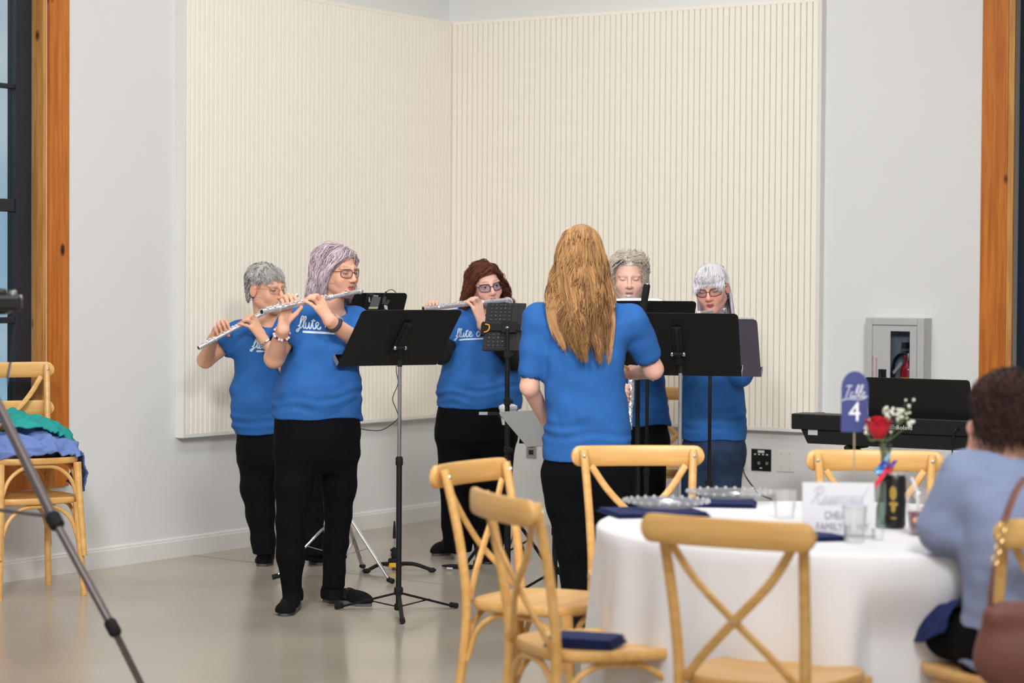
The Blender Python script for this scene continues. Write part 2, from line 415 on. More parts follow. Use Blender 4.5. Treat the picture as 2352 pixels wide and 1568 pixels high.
# outdoors, seen through the window
o0 = WLp(-6, -.35, -.3)
m = MB(); m.span(o0, dL * 30, -dR * 60, ZZ * -.1); lawn = tag(m.build('lawn', M_grass, smooth=False), 'green lawn outside the left window', 'lawn', kind='stuff')
rng = np.random.default_rng(5)
m = MB()
for k in range(60):
    p = WLp(rng.uniform(-8, 22), 0, -45 - rng.uniform(0, 8)); r = rng.uniform(1.2, 2.4)
    m.ball(p + ZZ * (r * .5 - .3), (r * 1.3, r * 1.3, r), 10)
m.v = [(x, y, max(z, -.345)) for x, y, z in m.v]
tag(m.build('distant_treeline', M_leaf, fix=False), 'dark green treeline far beyond the left window', 'trees', kind='stuff')

# ------------------------------------------------------------------ slatted acoustic panels
NS = 66; PW = 2.505; PT = .0564; Z0, Z1 = .633, 3.061
def panel(pt, out, along, label, t_in):
    t = thing('acoustic_panel', pt(PW / 2 + t_in, Z0, PT / 2), label, 'acoustic panel', 'slatted acoustic panels in the corner')
    a0, a1 = t_in, PW + .045
    def pc(name, s0, s1, z0, z1, u0, u1, mm, bev=.0):
        m = MB(); m.span(pt(s0, z0, u0), pt(s1, z0, u0) - pt(s0, z0, u0), ZZ * (z1 - z0), pt(s0, z0, u1) - pt(s0, z0, u0)); return m.build(name, mm, t, smooth=False, bevel=bev)
    pc('backing', a0, a1 - .02, Z0 + .012, Z1 - .012, .002, PT - .014, M_slatback)
    pc('frame_stile', a1 - .02, a1, Z0, Z1, 0, PT, M_trimw, .0015)
    pc('frame_rail', a0, a1 - .02, Z0, Z0 + .02, 0, PT, M_trimw, .0015)
    pc('frame_rail', a0, a1 - .02, Z1 - .02, Z1, 0, PT, M_slat, .0015)
    pitch = (a1 - .02 - a0) / NS; w = pitch - .0045; h = Z1 - Z0 - .04; d = .0135; ch = .003
    prof = [(0, 0), (0, d - ch), (ch, d), (w - ch, d), (w, d - ch), (w, 0)]
    m = MB(); m.prism([along * (s - w / 2) + out * u for s, u in prof], ZZ * h)
    first = None
    for k in range(NS):
        p = pt(a0 + pitch * (k + .5), Z0 + .02, PT - .0135 - .001)
        if first is None:
            first = m.build('slat', M_slat, t, world=False, smooth=False); o = first
        else:
            o = first.copy(); COL.objects.link(o); o.parent = t
        o.location = Vector(p - ORG[t])
    return t
panel(WLp, dR, dL, 'cream vertical-slat acoustic panel on the wall left of the corner', 0.0)
panel(WRp, dL, dR, 'cream vertical-slat acoustic panel on the wall right of the corner', PT + .001)

# ------------------------------------------------------------------ wall plates
M_plate = mat('white_plastic_plate', (226, 223, 218), .4)
M_slot = mat('dark_slot', (30, 30, 32), .6)
M_steel = mat('brushed_steel', (176, 176, 172), .35, metal=.8)
M_blackpl = mat('black_plastic', (16, 16, 18), .4)
M_print = mat('pale_print', (215, 215, 215), .6)
def wplate(name, s, z, w, h, mm, label, cat, th=.006):
    t = thing(name, WRp(s, z - h / 2, .003), label, cat)
    m = MB(); m.span(WRp(s - w / 2, z - h / 2, 0), dR * w, ZZ * h, dL * th); m.build('plate', mm, t, smooth=False, bevel=.0015); return t
def wp(t, name, s, z, w, h, mm, t0=.004, t1=.008):
    m = MB(); m.span(WRp(s - w / 2, z - h / 2, t0), dR * w, ZZ * h, dL * (t1 - t0)); return m.build(name, mm, t, smooth=False, bevel=.0006)
s, z = onWR(1221, 1030); t = wplate('wall_outlet', s, z, .07, .115, M_steel, 'grey metal outlet plate with dark sockets behind conductor', 'outlet')
wp(t, 'socket', s, z + .022, .034, .03, M_slot); wp(t, 'socket', s, z - .022, .034, .03, M_slot)
s, z = onWR(1703, 1052); t = wplate('wall_outlet', s, z, .075, .118, M_plate, 'white wall outlet with a black power plug in it', 'outlet')
for k in (.024, -.024):
    f = wp(t, 'socket', s, z + k, .034, .034, M_plate, .004, .0075)
    for q in (-.007, .007): wp(f, 'slot', s + q, z + k + .004, .003, .01, M_slot, .007, .008)
    wp(f, 'slot', s, z + k - .009, .005, .005, M_slot, .007, .008)
ps, pz = s, z - .024
s, z = onWR(1749, 1056); w = .125; t = wplate('audio_panel', s, z, w, .125, M_blackpl, 'square black audio input plate on the wall', 'wall plate')
wp(t, 'name_strip', s, z + .048, .042, .014, M_print, .005, .0072)
for k in range(4):
    q = s - .038 + .0253 * k
    wp(t, 'button', q, z + .032, .012, .007, M_print, .005, .0075)
    m = MB(); m.lathe([(.0095, 0), (.0095, .003), (.006, .003), (.006, .001)], WRp(q, z - .018, .0055), 14, dL); m.build('jack', M_steel if k % 2 else M_blackpl, t)
wp(t, 'logo', s, z - .046, .016, .006, M_print, .005, .0072)
s, z = onWR(1805, 1059); t = wplate('blank_plate', s, z, .11, .118, M_plate, 'blank white wall plate beside the black audio plate', 'wall plate')
for a_ in (-.024, .024):
    for b_ in (-.042, .042):
        m = MB(); m.lathe([(.003, 0), (.003, .001)], WRp(s + a_, z + b_, .006), 8, dL); m.build('screw', M_steel, t)

# black plug and its cable, sagging from the outlet to the floor
t = thing('power_cord', WRp(ps, 0, .03), 'black power cord plugged into the white outlet', 'cord')
q = WRp(ps, pz, .008)
m = MB(); m.lathe([(.017, 0), (.019, .006), (.019, .022), (.014, .028)], q, 16, dL); m.tube(bez([q + dL * .018, q + dL * .022 + dR * .014 - ZZ * .02, q + dL * .022 + dR * .03 - ZZ * .045]), np.linspace(.011, .006, 33), 10)
m.build('plug', M_blackpl, t)
cpts = [q + dL * .022 + dR * .03 - ZZ * .045] + [P(*a) for a in ((1713, 1094, 12.98), (1730, 1118, 12.86), (1752, 1138, 12.72))] + [G(1830, 1185) * 1 + V(0, 0, .05), G(1960, 1225) + V(0, 0, .006), G(2040, 1226) + V(0, 0, .006)]
m = MB(); m.tube(bez(cpts, 10), .0042, 8); m.build('cable', M_blackpl, t)

# ------------------------------------------------------------------ fire extinguisher cabinet
fs0, fz1 = onWR(1990, 729, .1); fs1 = onWR(2124, 735, .1)[0]; fz0 = fz1 - .66
M_cab = mat('grey_cabinet_enamel', (184, 184, 184), .4)
t = thing('extinguisher_cabinet', WRp((fs0 + fs1) / 2, fz0, .05), 'grey steel fire extinguisher cabinet with a narrow glass window', 'cabinet')
D = .1; fwid = fs1 - fs0
def cb(name, s0, s1, z0, z1, t0, t1, mm, par=None, bev=.002):
    m = MB(); m.span(WRp(s0, z0, t0), dR * (s1 - s0), ZZ * (z1 - z0), dL * (t1 - t0)); return m.build(name, mm, par or t, smooth=False, bevel=bev)
cb('back', fs0, fs1, fz0, fz1, .001, .006, M_cab)
for s0, s1, z0, z1 in ((fs0, fs0 + .006, fz0, fz1), (fs1 - .006, fs1, fz0, fz1), (fs0 + .006, fs1 - .006, fz0, fz0 + .006), (fs0 + .006, fs1 - .006, fz1 - .006, fz1)):
    cb('side', s0, s1, z0, z1, .006, D - .004, M_cab, None, 0)
fr = .04
for s0, s1, z0, z1 in ((fs0, fs0 + fr, fz0, fz1), (fs1 - fr, fs1, fz0, fz1), (fs0 + fr, fs1 - fr, fz0, fz0 + fr), (fs0 + fr, fs1 - fr, fz1 - fr, fz1)):
    cb('frame', s0, s1, z0, z1, D - .004, D + .012, M_cab, None, .005)
# door around its window
du0, du1, dz0, dz1 = fs0 + fr + .002, fs1 - fr - .002, fz0 + fr + .002, fz1 - fr - .002
wn0, wn1 = [onWR(x, 800, D)[0] for x in (2046, 2091)]; wt = onWR(2046, 760, D)[1]; wb = dz0 + .07
m = MB()
for s0, s1, z0, z1 in ((du0, wn0, dz0, dz1), (wn1, du1, dz0, dz1), (wn0, wn1, dz0, wb), (wn0, wn1, wt, dz1)):
    m.span(WRp(s0, z0, D), dR * (s1 - s0), ZZ * (z1 - z0), dL * .008)
dr = m.build('door', M_cab, t, smooth=False)
cb('pane', wn0, wn1, wb, wt, D + .001, D + .003, glass_mat('cabinet_glass', (225, 230, 235), .06), dr, 0)
hs = onWR(2028, 850, D)[0]; hz = onWR(2028, 862, D)[1]
cb('handle', hs - .024, hs + .024, hz - .08, hz + .035, D + .006, D + .01, M_blackpl, dr)
cb('pull', hs - .014, hs - .002, hz - .08, hz + .02, D + .01, D + .02, M_slot, dr)
M_red = mat('red_print', (190, 40, 50), .6)
tp = onWR(2008, 866, D)
text_mesh('lettering', 'PULL TO OPEN', .017, M_red, dr, WRp(tp[0], tp[1], D + .0085), ZZ, -dR, .0003, align='LEFT')
text_mesh('lettering', 'FIRE EXTINGUISHER', .012, M_red, dr, WRp(tp[0] + .02, tp[1], D + .0085), ZZ, -dR, .0003, align='LEFT')
# the extinguisher itself
es = (wn0 + wn1) / 2 + .028; ec = WRp(es, fz0 + .02, .055)
t = thing('fire_extinguisher', ec, 'red fire extinguisher with a yellow band inside the cabinet', 'extinguisher')
ez = onWR(2078, 838, .055)[1] - ec[2]
rr = .043
M_redp = mat('red_gloss_paint', (205, 28, 34), .25, coat=.5)
m = MB(); m.lathe([(rr * .9, 0), (rr, .008), (rr, ez - .03), (rr * .93, ez - .012), (rr * .7, ez + .005), (.02, ez + .018), (.016, ez + .03)], ec, 24); m.build('cylinder', M_redp, t)
by = onWR(2078, 868, .055)[1] - ec[2]
m = MB(); m.lathe([(rr + .0008, by - .012), (rr + .0008, by + .006)], ec, 24, close=True); m.build('band', mat('yellow_label', (236, 205, 40), .5), t)
m = MB(); m.lathe([(rr + .0006, by - .1), (rr + .0006, by - .012)], ec, 24, close=True); m.build('instruction_label', mat('instruction_label', (60, 60, 58), .5), t)
m = MB(); m.lathe([(.017, ez + .03), (.019, ez + .045), (.014, ez + .07)], ec, 14); vv = m.build('valve', M_steel, t)
m = MB(); m.ball(ec + ZZ * (ez + .045) + dL * .02 - dR * .01, .014, 10); m.build('gauge', M_redp, vv)
m = MB(); m.span(ec + ZZ * (ez + .07) - dR * .012, dR * .024, dL * .06, ZZ * .006); m.span(ec + ZZ * (ez + .09) - dR * .012, dR * .024, dL * .07, ZZ * .035); m.build('lever', M_blackpl, t, smooth=False)
m = MB(); m.tube(bez([ec + ZZ * (ez + .05), ec + ZZ * (ez + .055) - dR * .05, ec + ZZ * (ez + .01) - dR * .085, ec + ZZ * (ez - .08) - dR * .09, ec + ZZ * (ez - .2) - dR * .08]), .009, 10); m.build('hose', M_blackpl, t)
m = MB(); q = ec + ZZ * (ez + .02) - dR * .03 + dL * .035; m.span(q, -dR * .05 - ZZ * .06, dR * .012 - ZZ * .01, dL * .001); m.build('inspection_tag', mat('tag_card', (214, 204, 184), .7), t, smooth=False)
# ================================================================== cross-back chairs
M_chair = wood_mat('honey_beech', (230, 184, 116), (212, 160, 90), rough=.38, axis=0, gscale=.8)
M_bolt = mat('bolt_head', (200, 198, 192), .3, metal=.8)
def make_chair(label):
    """local frame: +y is the way the chair faces, origin on the floor under the seat centre"""
    t = thing('crossback_chair', (0, 0, 0), label, 'chair', 'honey wooden cross-back chairs')
    SH = .46
    # seat: rounded trapezoid, dished
    out = []
    for k in range(40):
        a = 2 * math.pi * k / 40; c, s = math.cos(a), math.sin(a); e = 2 / 3.2
        x = .205 * abs(c) ** e * (1 if c >= 0 else -1); y = .205 * abs(s) ** e * (1 if s >= 0 else -1)
        x *= 1.06 + .22 * y; out.append((x, y))
    m = MB()
    rings = [(.9, -.032), (.975, -.03), (1., -.022), (1., -.008), (.985, 0), (.9, -.001), (.5, -.007), (.12, -.009)]
    vs = [(x * r, y * r, SH + z) for r, z in rings for x, y in out]; n = 40
    fs = [(i * n + k, i * n + (k + 1) % n, (i + 1) * n + (k + 1) % n, (i + 1) * n + k) for i in range(len(rings) - 1) for k in range(n)]
    fs += [tuple(range(n))[::-1], tuple(range((len(rings) - 1) * n, len(rings) * n))]
    m.add(vs, fs); m.build('seat', M_chair, t, world=False, sharp=60)
    # back posts: one bent piece each from foot to top rail
    post = lambda sx: bez([(sx * .205, -.245, 0), (sx * .185, -.205, .22), (sx * .178, -.19, .43), (sx * .183, -.205, .6), (sx * .192, -.235, .76), (sx * .2, -.262, .872)], 8)
    for sx in (-1, 1):
        p = post(sx); m = MB(); m.tube(p, np.linspace(.0155, .0145, len(p)), 10); m.build('back_leg', M_chair, t, world=False)
        m = MB(); m.ball((sx * .2, -.242, .85), (.007, .005, .007), 8); m.build('bolt', M_bolt, t, world=False)
        q = bez([(sx * .185, .175, SH - .025), (sx * .19, .19, .28), (sx * .205, .215, 0)], 8)
        m = MB(); m.tube(q, np.linspace(.0195, .014, len(q)), 10); m.build('front_leg', M_chair, t, world=False)
    # top rail: bent board with rounded ends, fixed behind the posts
    m = MB(); N = 31; vs = []
    for i in range(N):
        u = math.sin(math.pi / 2 * (-1 + 2 * i / (N - 1))); x = u * .242; y = -.281 - .03 * (1 - u * u) + .0
        e = min(1, math.sqrt(max(0, 1 - max(0, (abs(u) - .85) / .15) ** 2)) + .04); h = .037 * e; th = .0105
        for dy, dz in ((-th * .6, -h), (-th, -h * .85), (-th, h * .85), (-th * .6, h), (th * .6, h), (th, h * .85), (th, -h * .85), (th * .6, -h)):
            vs.append((x, y + dy, .848 + dz))
    fs = [(i * 8 + k, i * 8 + (k + 1) % 8, (i + 1) * 8 + (k + 1) % 8, (i + 1) * 8 + k) for i in range(N - 1) for k in range(8)] + [tuple(range(8))[::-1], tuple(range((N - 1) * 8, N * 8))]
    m.add(vs, fs); m.build('top_rail', M_chair, t, world=False, sharp=50)
    # the cross: two bent flat strips
    for sx in (-1, 1):
        p = bez([(sx * .172, -.262, .815), (sx * .105, -.25, .72), (0, -.236 - .005 * sx, .615), (-sx * .1, -.208, .52), (-sx * .158, -.19, .455)], 8)
        m = MB(); m.tube(p, .0125, 8, flat=(1., .62), up=(0, 1, .25)); m.build('cross_strip', M_chair, t, world=False)
    m = MB(); m.ball((0, -.247, .615), (.006, .004, .006), 8); m.build('bolt', M_bolt, t, world=False)
    # bentwood arches under the seat
    def arch(a, b, top):
        a, b = np.array(a), np.array(b); mid = (a + b) / 2
        p = bez([a, a * .9 + b * .1 + ZZ * top * .62, a * .72 + b * .28 + ZZ * top * .95, mid + ZZ * top, b * .72 + a * .28 + ZZ * top * .95, b * .9 + a * .1 + ZZ * top * .62, b], 5)
        m = MB(); m.tube(p, .0095, 8); m.build('arch', M_chair, t, world=False)
    arch((-.188, .182, .255), (.188, .182, .255), .165)
    arch((-.182, -.19, .265), (.182, -.19, .265), .155)
    arch((-.19, .178, .255), (-.18, -.185, .265), .16)
    arch((.19, .178, .255), (.18, -.185, .265), .16)
    return t
CHR = {}
def face_to(p, q): d = np.asarray(q) - np.asarray(p); return math.atan2(d[1], d[0]) - math.pi / 2
TC = V(1.02, 6.95, 0)
chair0 = make_chair('x')
def place(key, loc, rz, label, z=0.):
    L = (loc[0], loc[1], z)
    if not CHR: o = chair0; o.location = Vector(L); o.rotation_euler = (0, 0, rz); o['label'] = label
    else: o = dup(chair0, L, rz, label)
    CHR[key] = o; return o
def back_at(b, dirv):
    """seat centre for a chair whose top rail is centred at b and which faces dirv"""
    d = nrm(np.array([dirv[0], dirv[1], 0])); return np.array([b[0], b[1], 0]) + d * .29, math.atan2(d[1], d[0]) - math.pi / 2
def pc(key, b, tgt, label):
    l, r = back_at(b, np.asarray(tgt)[:2] - np.asarray(b)[:2]); return place(key, l, r, label)
pc('A', (-.14, 7.60), TC, 'wooden chair at the table, far-left one facing the tablecloth with empty seat')
pc('B', (-.03, 6.47), (1.0, 6.87), 'wooden chair left of the table with a folded navy napkin on its seat')
pc('C', (.54, 5.84), (1.09, 6.74), 'large front wooden chair with its back to the viewer, tucked under the table')
pc('D', (.455, 8.38), (.62, 6.95), 'wooden chair behind the table, its back standing before the conductor')
pc('E', (1.285, 8.22), (1.2, 6.95), 'wooden chair behind the table, in front of the black piano')
pc('F', (1.45, 5.93), (1.345, 6.2), 'wooden chair the seated guest sits on at right edge')
pc('G', (.935, 13.05), (.7, 11.0), 'wooden chair against the slatted wall behind the two right players')
LC = V(-2.27, 10.86, 0); LRZ = math.atan2(-.85, .53) - math.pi / 2
place('L0', LC, LRZ, 'lower wooden chair of the stacked pair by the left window')
place('L1', LC + V(.0, .0, 0), LRZ, 'upper wooden chair of the stacked pair, clothes heaped on it', .185)

# ================================================================== clothes heaped on the stacked chair
def cloth_heap(name, label, path_rows, m, thick=.012, seed=0, amp=.012):
    """a draped sheet: rows of points, wrinkled, given thickness"""
    rg = np.random.default_rng(seed); rows = [bez(r, 14) for r in path_rows]
    A = np.array(rows)                                   # rows x n x 3
    A = np.array([bez(A[:, j], 14) for j in range(A.shape[1])]).transpose(1, 0, 2)
    nr, nc, _ = A.shape
    du = np.gradient(A, axis=1); dv = np.gradient(A, axis=0); N = np.cross(du, dv); N /= np.linalg.norm(N, axis=2)[..., None] + 1e-9
    if N[nr // 2, nc // 2] @ (V(0, -.6, .8)) < 0: N = -N
    i, j = np.meshgrid(np.arange(nr), np.arange(nc), indexing='ij')
    q_ = np.stack([j.ravel() * .16 + .07 * i.ravel(), i.ravel() * .1, np.full(i.size, seed * 3.7)], 1)
    r1 = 1 - 2.4 * np.abs(vnoise(q_, seed)); r2 = 1 - 2.4 * np.abs(vnoise(q_ * V(1.9, 2.6, 1) + 11, seed + 1)); w = (.8 * r1.clip(-1, 1) + .5 * r2.clip(-1, 1) + .5 * vnoise(q_ * .6 + 5, seed + 2)).reshape(nr, nc)
    A = A + N * (amp * w)[..., None]
    top = A.reshape(-1, 3); bot = (A - N * thick).reshape(-1, 3); n = nr * nc
    f = [(r * nc + c, r * nc + c + 1, (r + 1) * nc + c + 1, (r + 1) * nc + c) for r in range(nr - 1) for c in range(nc - 1)]
    fs = f + [tuple(x + n for x in q[::-1]) for q in f]
    edge = [r * nc for r in range(nr)] + [(nr - 1) * nc + c for c in range(1, nc)] + [r * nc + nc - 1 for r in range(nr - 2, -1, -1)] + [c for c in range(nc - 2, 0, -1)]
    fs += [(edge[k], edge[(k + 1) % len(edge)], edge[(k + 1) % len(edge)] + n, edge[k] + n) for k in range(len(edge))]
    o = mesh_obj(name, np.vstack([top, bot]), fs, m, origin=top.min(0)); tag(o, label, 'clothing'); return o
R_ = Rz(LRZ); S1 = .185 + .46
def lc(x, y, z): return LC + R_ @ V(-x, y, 0) + ZZ * (S1 + z)
M_teal = mat('teal_jersey', (38, 158, 152), .85, var=.12, vscale=6, bump=.2, bscale=300)
M_blueg = mat('periwinkle_jersey', (112, 136, 196), .85, var=.12, vscale=6, bump=.2, bscale=300)
M_blued = mat('slate_blue_jersey', (74, 102, 160), .85, var=.12, vscale=6, bump=.2, bscale=300)
cloth_heap('folded_shirt', 'slate blue garment hanging over the side of the stacked chair', [
    [lc(.02, .12, .012), lc(.15, .14, .02), lc(.225, .12, .012), lc(.262, .1, -.08), lc(.252, .09, -.17)],
    [lc(.02, .02, .012), lc(.15, .02, .025), lc(.235, .0, .016), lc(.28, -.01, -.09), lc(.265, -.02, -.19)],
    [lc(.02, -.1, .012), lc(.15, -.1, .02), lc(.23, -.1, .012), lc(.265, -.1, -.07), lc(.255, -.12, -.14)]], M_blued, .008, 3, .008)
cloth_heap('folded_shirt', 'periwinkle blue garment bundled on the upper chair seat', [
    [lc(-.19, .185, .012), lc(-.05, .205, .012), lc(.09, .2, .012), lc(.2, .19, .012)],
    [lc(-.2, .13, .065), lc(-.05, .15, .085), lc(.09, .14, .075), lc(.205, .1, .045)],
    [lc(-.2, .0, .1), lc(-.05, .0, .115), lc(.09, .0, .1), lc(.21, -.02, .05)],
    [lc(-.19, -.14, .06), lc(-.05, -.15, .06), lc(.09, -.15, .05), lc(.2, -.14, .025)]], M_blueg, .008, 4, .022)
cloth_heap('folded_shirt', 'teal garment draped on top of the clothes on the stacked chair', [
    [lc(-.24, .1, .15), lc(-.1, .13, .145), lc(.06, .12, .115), lc(.17, .09, .075), lc(.25, .04, -.02)],
    [lc(-.25, .02, .19), lc(-.1, .03, .185), lc(.06, .02, .15), lc(.18, .0, .1), lc(.265, -.04, .0)],
    [lc(-.25, -.1, .2), lc(-.1, -.1, .2), lc(.06, -.1, .165), lc(.18, -.12, .105), lc(.262, -.14, .01)],
    [lc(-.22, -.18, .15), lc(-.1, -.185, .15), lc(.06, -.185, .12), lc(.17, -.19, .07), lc(.24, -.2, -.02)]], M_teal, .008, 6, .024)

# ================================================================== music stands
M_stand = mat('black_stand_steel', (20, 20, 22), .5, spec=.35)
M_chrome = mat('chrome', (215, 217, 222), .12, metal=1.)
M_grey = mat('grey_stand_steel', (150, 150, 154), .4, metal=.3)
M_foam = mat('matte_black_rubber', (14, 14, 15), .8)
def desk_frame(yaw, tilt):
    """n: horizontal direction the desk faces; returns side, upslope and face normal of the desk"""
    n = np.array([math.cos(yaw), math.sin(yaw), 0]); side = np.cross(ZZ, n)       # side: to the right when facing n's opposite
    upv = nrm(ZZ * math.cos(tilt) - n * math.sin(tilt)); nn = np.cross(side, upv)
    if nn @ n < 0: nn = -nn
    return side, upv, nn
def rounded(w, h, r, top_only=True, k=5):
    pts = [(-w / 2, -h / 2), (w / 2, -h / 2)]
    for cx, a0 in ((w / 2 - r, 0), (-w / 2 + r, 90)):
        for i in range(k + 1):
            a = math.radians(a0 + 90 * i / k); pts.append((cx + r * math.cos(a), h / 2 - r + r * math.sin(a)))
    return pts
def music_stand(label, base, dc, yaw, tilt, w=.5, h=.34, upper=M_chrome, desk=M_stand, legs=.3, legm=None, lip=True, legrot=0., low=.45, legmat=None, backplate=True, hub=.17):
    base = np.array([base[0], base[1], 0.]); dc = np.asarray(dc, float)
    t = thing('music_stand', base, label, 'music stand', 'music stands before the players')
    side, upv, nn = desk_frame(yaw, tilt)
    m = MB(); m.prism([dc + side * x + upv * y - nn * .001 for x, y in rounded(w, h, .022)], nn * .0022); dk = m.build('desk', desk, t, smooth=False)
    if lip:
        q = dc - upv * (h / 2)
        m = MB(); m.span(q - side * w / 2 + nn * .001, side * w, nn * .052, upv * .003); m.span(q - side * w / 2 + nn * .052, side * w, upv * .018, nn * .003); m.build('ledge', desk, dk, smooth=False)
        for sx in (-1, 1):
            m = MB(); m.span(q + side * sx * (w / 2) , side * sx * .002, nn * .055, upv * .022); m.build('ledge_end', M_grey, dk, smooth=False)
    piv = dc - nn * .03 - upv * .03
    if backplate:
        m = MB(); e = nrm(upv); m.span(dc - side * .02 + e * .1 - nn * .004, side * .04, -e * .2, -nn * .012); m.span(dc - side * .008 + e * .1 - nn * .01, side * .016, -e * .19, -nn * .02); m.build('back_bracket', M_foam, dk, smooth=False, bevel=.003)
        m = MB(); m.tube([piv - side * .022, piv + side * .022], .008, 12); m.build('tilt_bolt', M_foam, t)
        for q_ in (-1, 1):
            m = MB(); m.ball(piv + side * .026 * q_, (.009, .009, .011), 12); m.build('tilt_knob', M_chrome, t)
    top = np.array([base[0], base[1], piv[2]]); off = np.array([piv[0] - base[0], piv[1] - base[1], 0])
    if np.linalg.norm(off) > .002: pass
    zl = low * piv[2]
    m = MB(); m.tube([piv, np.array([base[0], base[1], piv[2] - .05]), np.array([base[0], base[1], piv[2] - .085])], .011, 10); m.build('pivot_sleeve', M_foam, t)
    m = MB(); m.tube([(base[0], base[1], piv[2] - .08), (base[0], base[1], zl)], .0085, 12); m.build('upper_tube', upper, t)
    m = MB(); m.tube([(base[0], base[1], zl + .01), (base[0], base[1], hub * .28)], .0125, 14); m.build('lower_tube', legm or M_stand, t)
    m = MB(); m.lathe([(.0145, zl - .02), (.0165, zl - .015), (.0165, zl + .012), (.011, zl + .02)], base, 14); m.build('height_collar', M_foam, t)
    m = MB(); m.lathe([(.017, hub - .015), (.02, hub - .01), (.02, hub + .015), (.016, hub + .02)], base, 14); m.build('hub', M_foam, t)
    m = MB(); hl = hub * .32; m.lathe([(.016, hl - .015), (.019, hl - .01), (.019, hl + .01), (.016, hl + .015)], base, 14); m.build('lower_hub', M_foam, t)
    for k in range(3):
        a = legrot + k * 2 * math.pi / 3; d = np.array([math.cos(a), math.sin(a), 0])
        lm = legmat or legm or M_stand
        m = MB(); p0, p1 = base + d * .02 + ZZ * (hub - .005), base + d * legs + ZZ * .016; sd = np.cross(d, ZZ)
        m.span(p0 - sd * .009, sd * .018, p1 - p0, np.cross(nrm(p1 - p0), sd) * .01); lg = m.build('leg', lm, t, smooth=False, bevel=.002)
        m = MB(); m.tube([p1 - d * .02 + ZZ * .004, p1 + d * .015 - ZZ * .003], .0125, 10); m.build('rubber_foot', M_foam, lg)
        pm = base + d * legs * .55 + ZZ * (.016 + (hub - .02) * .45); m = MB(); m.span(base + d * .015 + ZZ * hl - sd * .006, sd * .012, pm - base - d * .015 - ZZ * hl, ZZ * .004); m.build('brace', lm, lg, smooth=False)
    return t
def yaw_of(v): return math.atan2(v[1], v[0])
MS1 = music_stand('black music stand in front, big desk beside the player in the dark watch', (-.494, 10.25), P(919, 776, 10.2), math.radians(122), math.radians(43), upper=M_chrome, legs=.3, legrot=math.radians(-84), low=.575, hub=.1)
# folding wire stand behind, with lights clipped on it
b2 = G(795, 1310); b2 = V(-.83, 11.5, 0)
MS2 = music_stand('black folding music stand with chrome legs behind the front-left player', b2[:2], P(838, 716, 11.35), math.radians(128), math.radians(22), w=.46, h=.2, upper=M_chrome, legm=M_chrome, legs=.34, legrot=yaw_of(V(-.636, 11.32) - b2[:2]), low=.5, hub=.34)
MS5 = music_stand('wide black music stand right of the conductor hiding two players', P(1560, 1200, 10.25)[:2], P(1558, 791, 10.2), math.radians(79), math.radians(34), w=.54, h=.335, upper=M_grey, legs=.3, legrot=.3, low=.42)
MS6 = music_stand('purple-grey music stand peeking out right of the wide black one', P(1628, 1200, 11.15)[:2], P(1626, 798, 11.1), math.radians(77), math.radians(34), w=.49, h=.335, upper=M_stand, desk=mat('purple_grey_folder', (82, 76, 92), .7), legs=.3, legrot=.9)
MS7 = music_stand('black music stand before the player with closed eyes, mostly hidden', P(1484, 1200, 11.45)[:2], P(1484, 757, 11.4), math.radians(96), math.radians(38), w=.46, h=.36, upper=M_stand, legs=.28, legrot=1.6)
MS4 = music_stand('low grey music stand facing the conductor, half hidden by the blue shirt', P(1275, 1200, 10.45)[:2], P(1275, 981, 10.4), math.radians(-50), math.radians(55), w=.5, h=.25, upper=M_stand, desk=mat('grey_stand_desk', (140, 139, 137), .5), legs=.28, legrot=.5, lip=False)
# sheets on the stands
M_paper = mat('sheet_paper', (238, 236, 230), .8)
def sheet(label, dc, yaw, tilt, dx, dy, w=.22, h=.3, off=.003):
    side, upv, nn = desk_frame(yaw, tilt); c = np.asarray(dc) + side * dx + upv * dy + nn * off
    m = MB(); m.span(c - side * w / 2 - upv * h / 2, side * w, upv * h, nn * .001); o = m.build('sheet_music', M_paper, smooth=False, origin=c); return tag(o, label, 'paper')
sheet('white sheet music showing above the purple-grey stand', P(1626, 798, 11.1), math.radians(77), math.radians(34), -.08, .01, .3, .335)
# black clip and ledge on the conductor's stand
side, upv, nn = desk_frame(math.radians(-50), math.radians(58)); q = P(1150, 949, 10.4)
m = MB(); m.span(P(1120, 947, 10.42), P(1185, 948, 10.42) - P(1120, 947, 10.42), ZZ * -.012, V(0, .02, 0)); cl = m.build('page_bar', M_foam, MS4, smooth=False)
m = MB(); m.span(P(1100, 946, 10.42), P(1120, 946, 10.42) - P(1100, 946, 10.42), ZZ * -.013, V(0, .02, 0)); m.build('bar_end', M_grey, cl, smooth=False)
pp = [P(x, y, 10.36) for x, y in ((1192, 1018), (1194, 1002), (1203, 994), (1300, 993), (1300, 1020))]
m = MB(); m.prism(pp, V(0, .02, 0)); m.build('ledge', M_foam, MS4, smooth=False)
# black padded upright behind the wide stand
ub = P(1468, 1200, 10.9); t = thing('instrument_support', V(ub[0], ub[1], 0), 'tall black padded support post standing behind the wide music stand', 'stand')
m = MB(); m.tube([V(ub[0], ub[1], .05), P(1464, 1000, 10.9), P(1466, 760, 10.9)], .011, 12); m.build('pole', M_stand, t)
u0, u1 = P(1473, 735, 10.88), P(1486, 654, 10.86)
m = MB(); m.tube([u0, u0 * .3 + u1 * .7, u1 * .98 + u0 * .02, u1 + (u1 - u0) * .02], [.0165, .0165, .0165, .012], 12); m.build('padded_head', M_foam, t)
m = MB(); m.ball(u1 + ZZ * .004, (.012, .012, .006), 10); m.build('head_cap', M_chrome, t)
m = MB(); m.tube([u0, P(1466, 770, 10.9)], .012, 10); m.build('swivel', M_foam, t)
for k in range(3):
    a = .4 + k * 2.094; m = MB(); m.tube([V(ub[0], ub[1], .12), V(ub[0] + .28 * math.cos(a), ub[1] + .28 * math.sin(a), .012)], .01, 8); m.build('leg', M_stand, t)

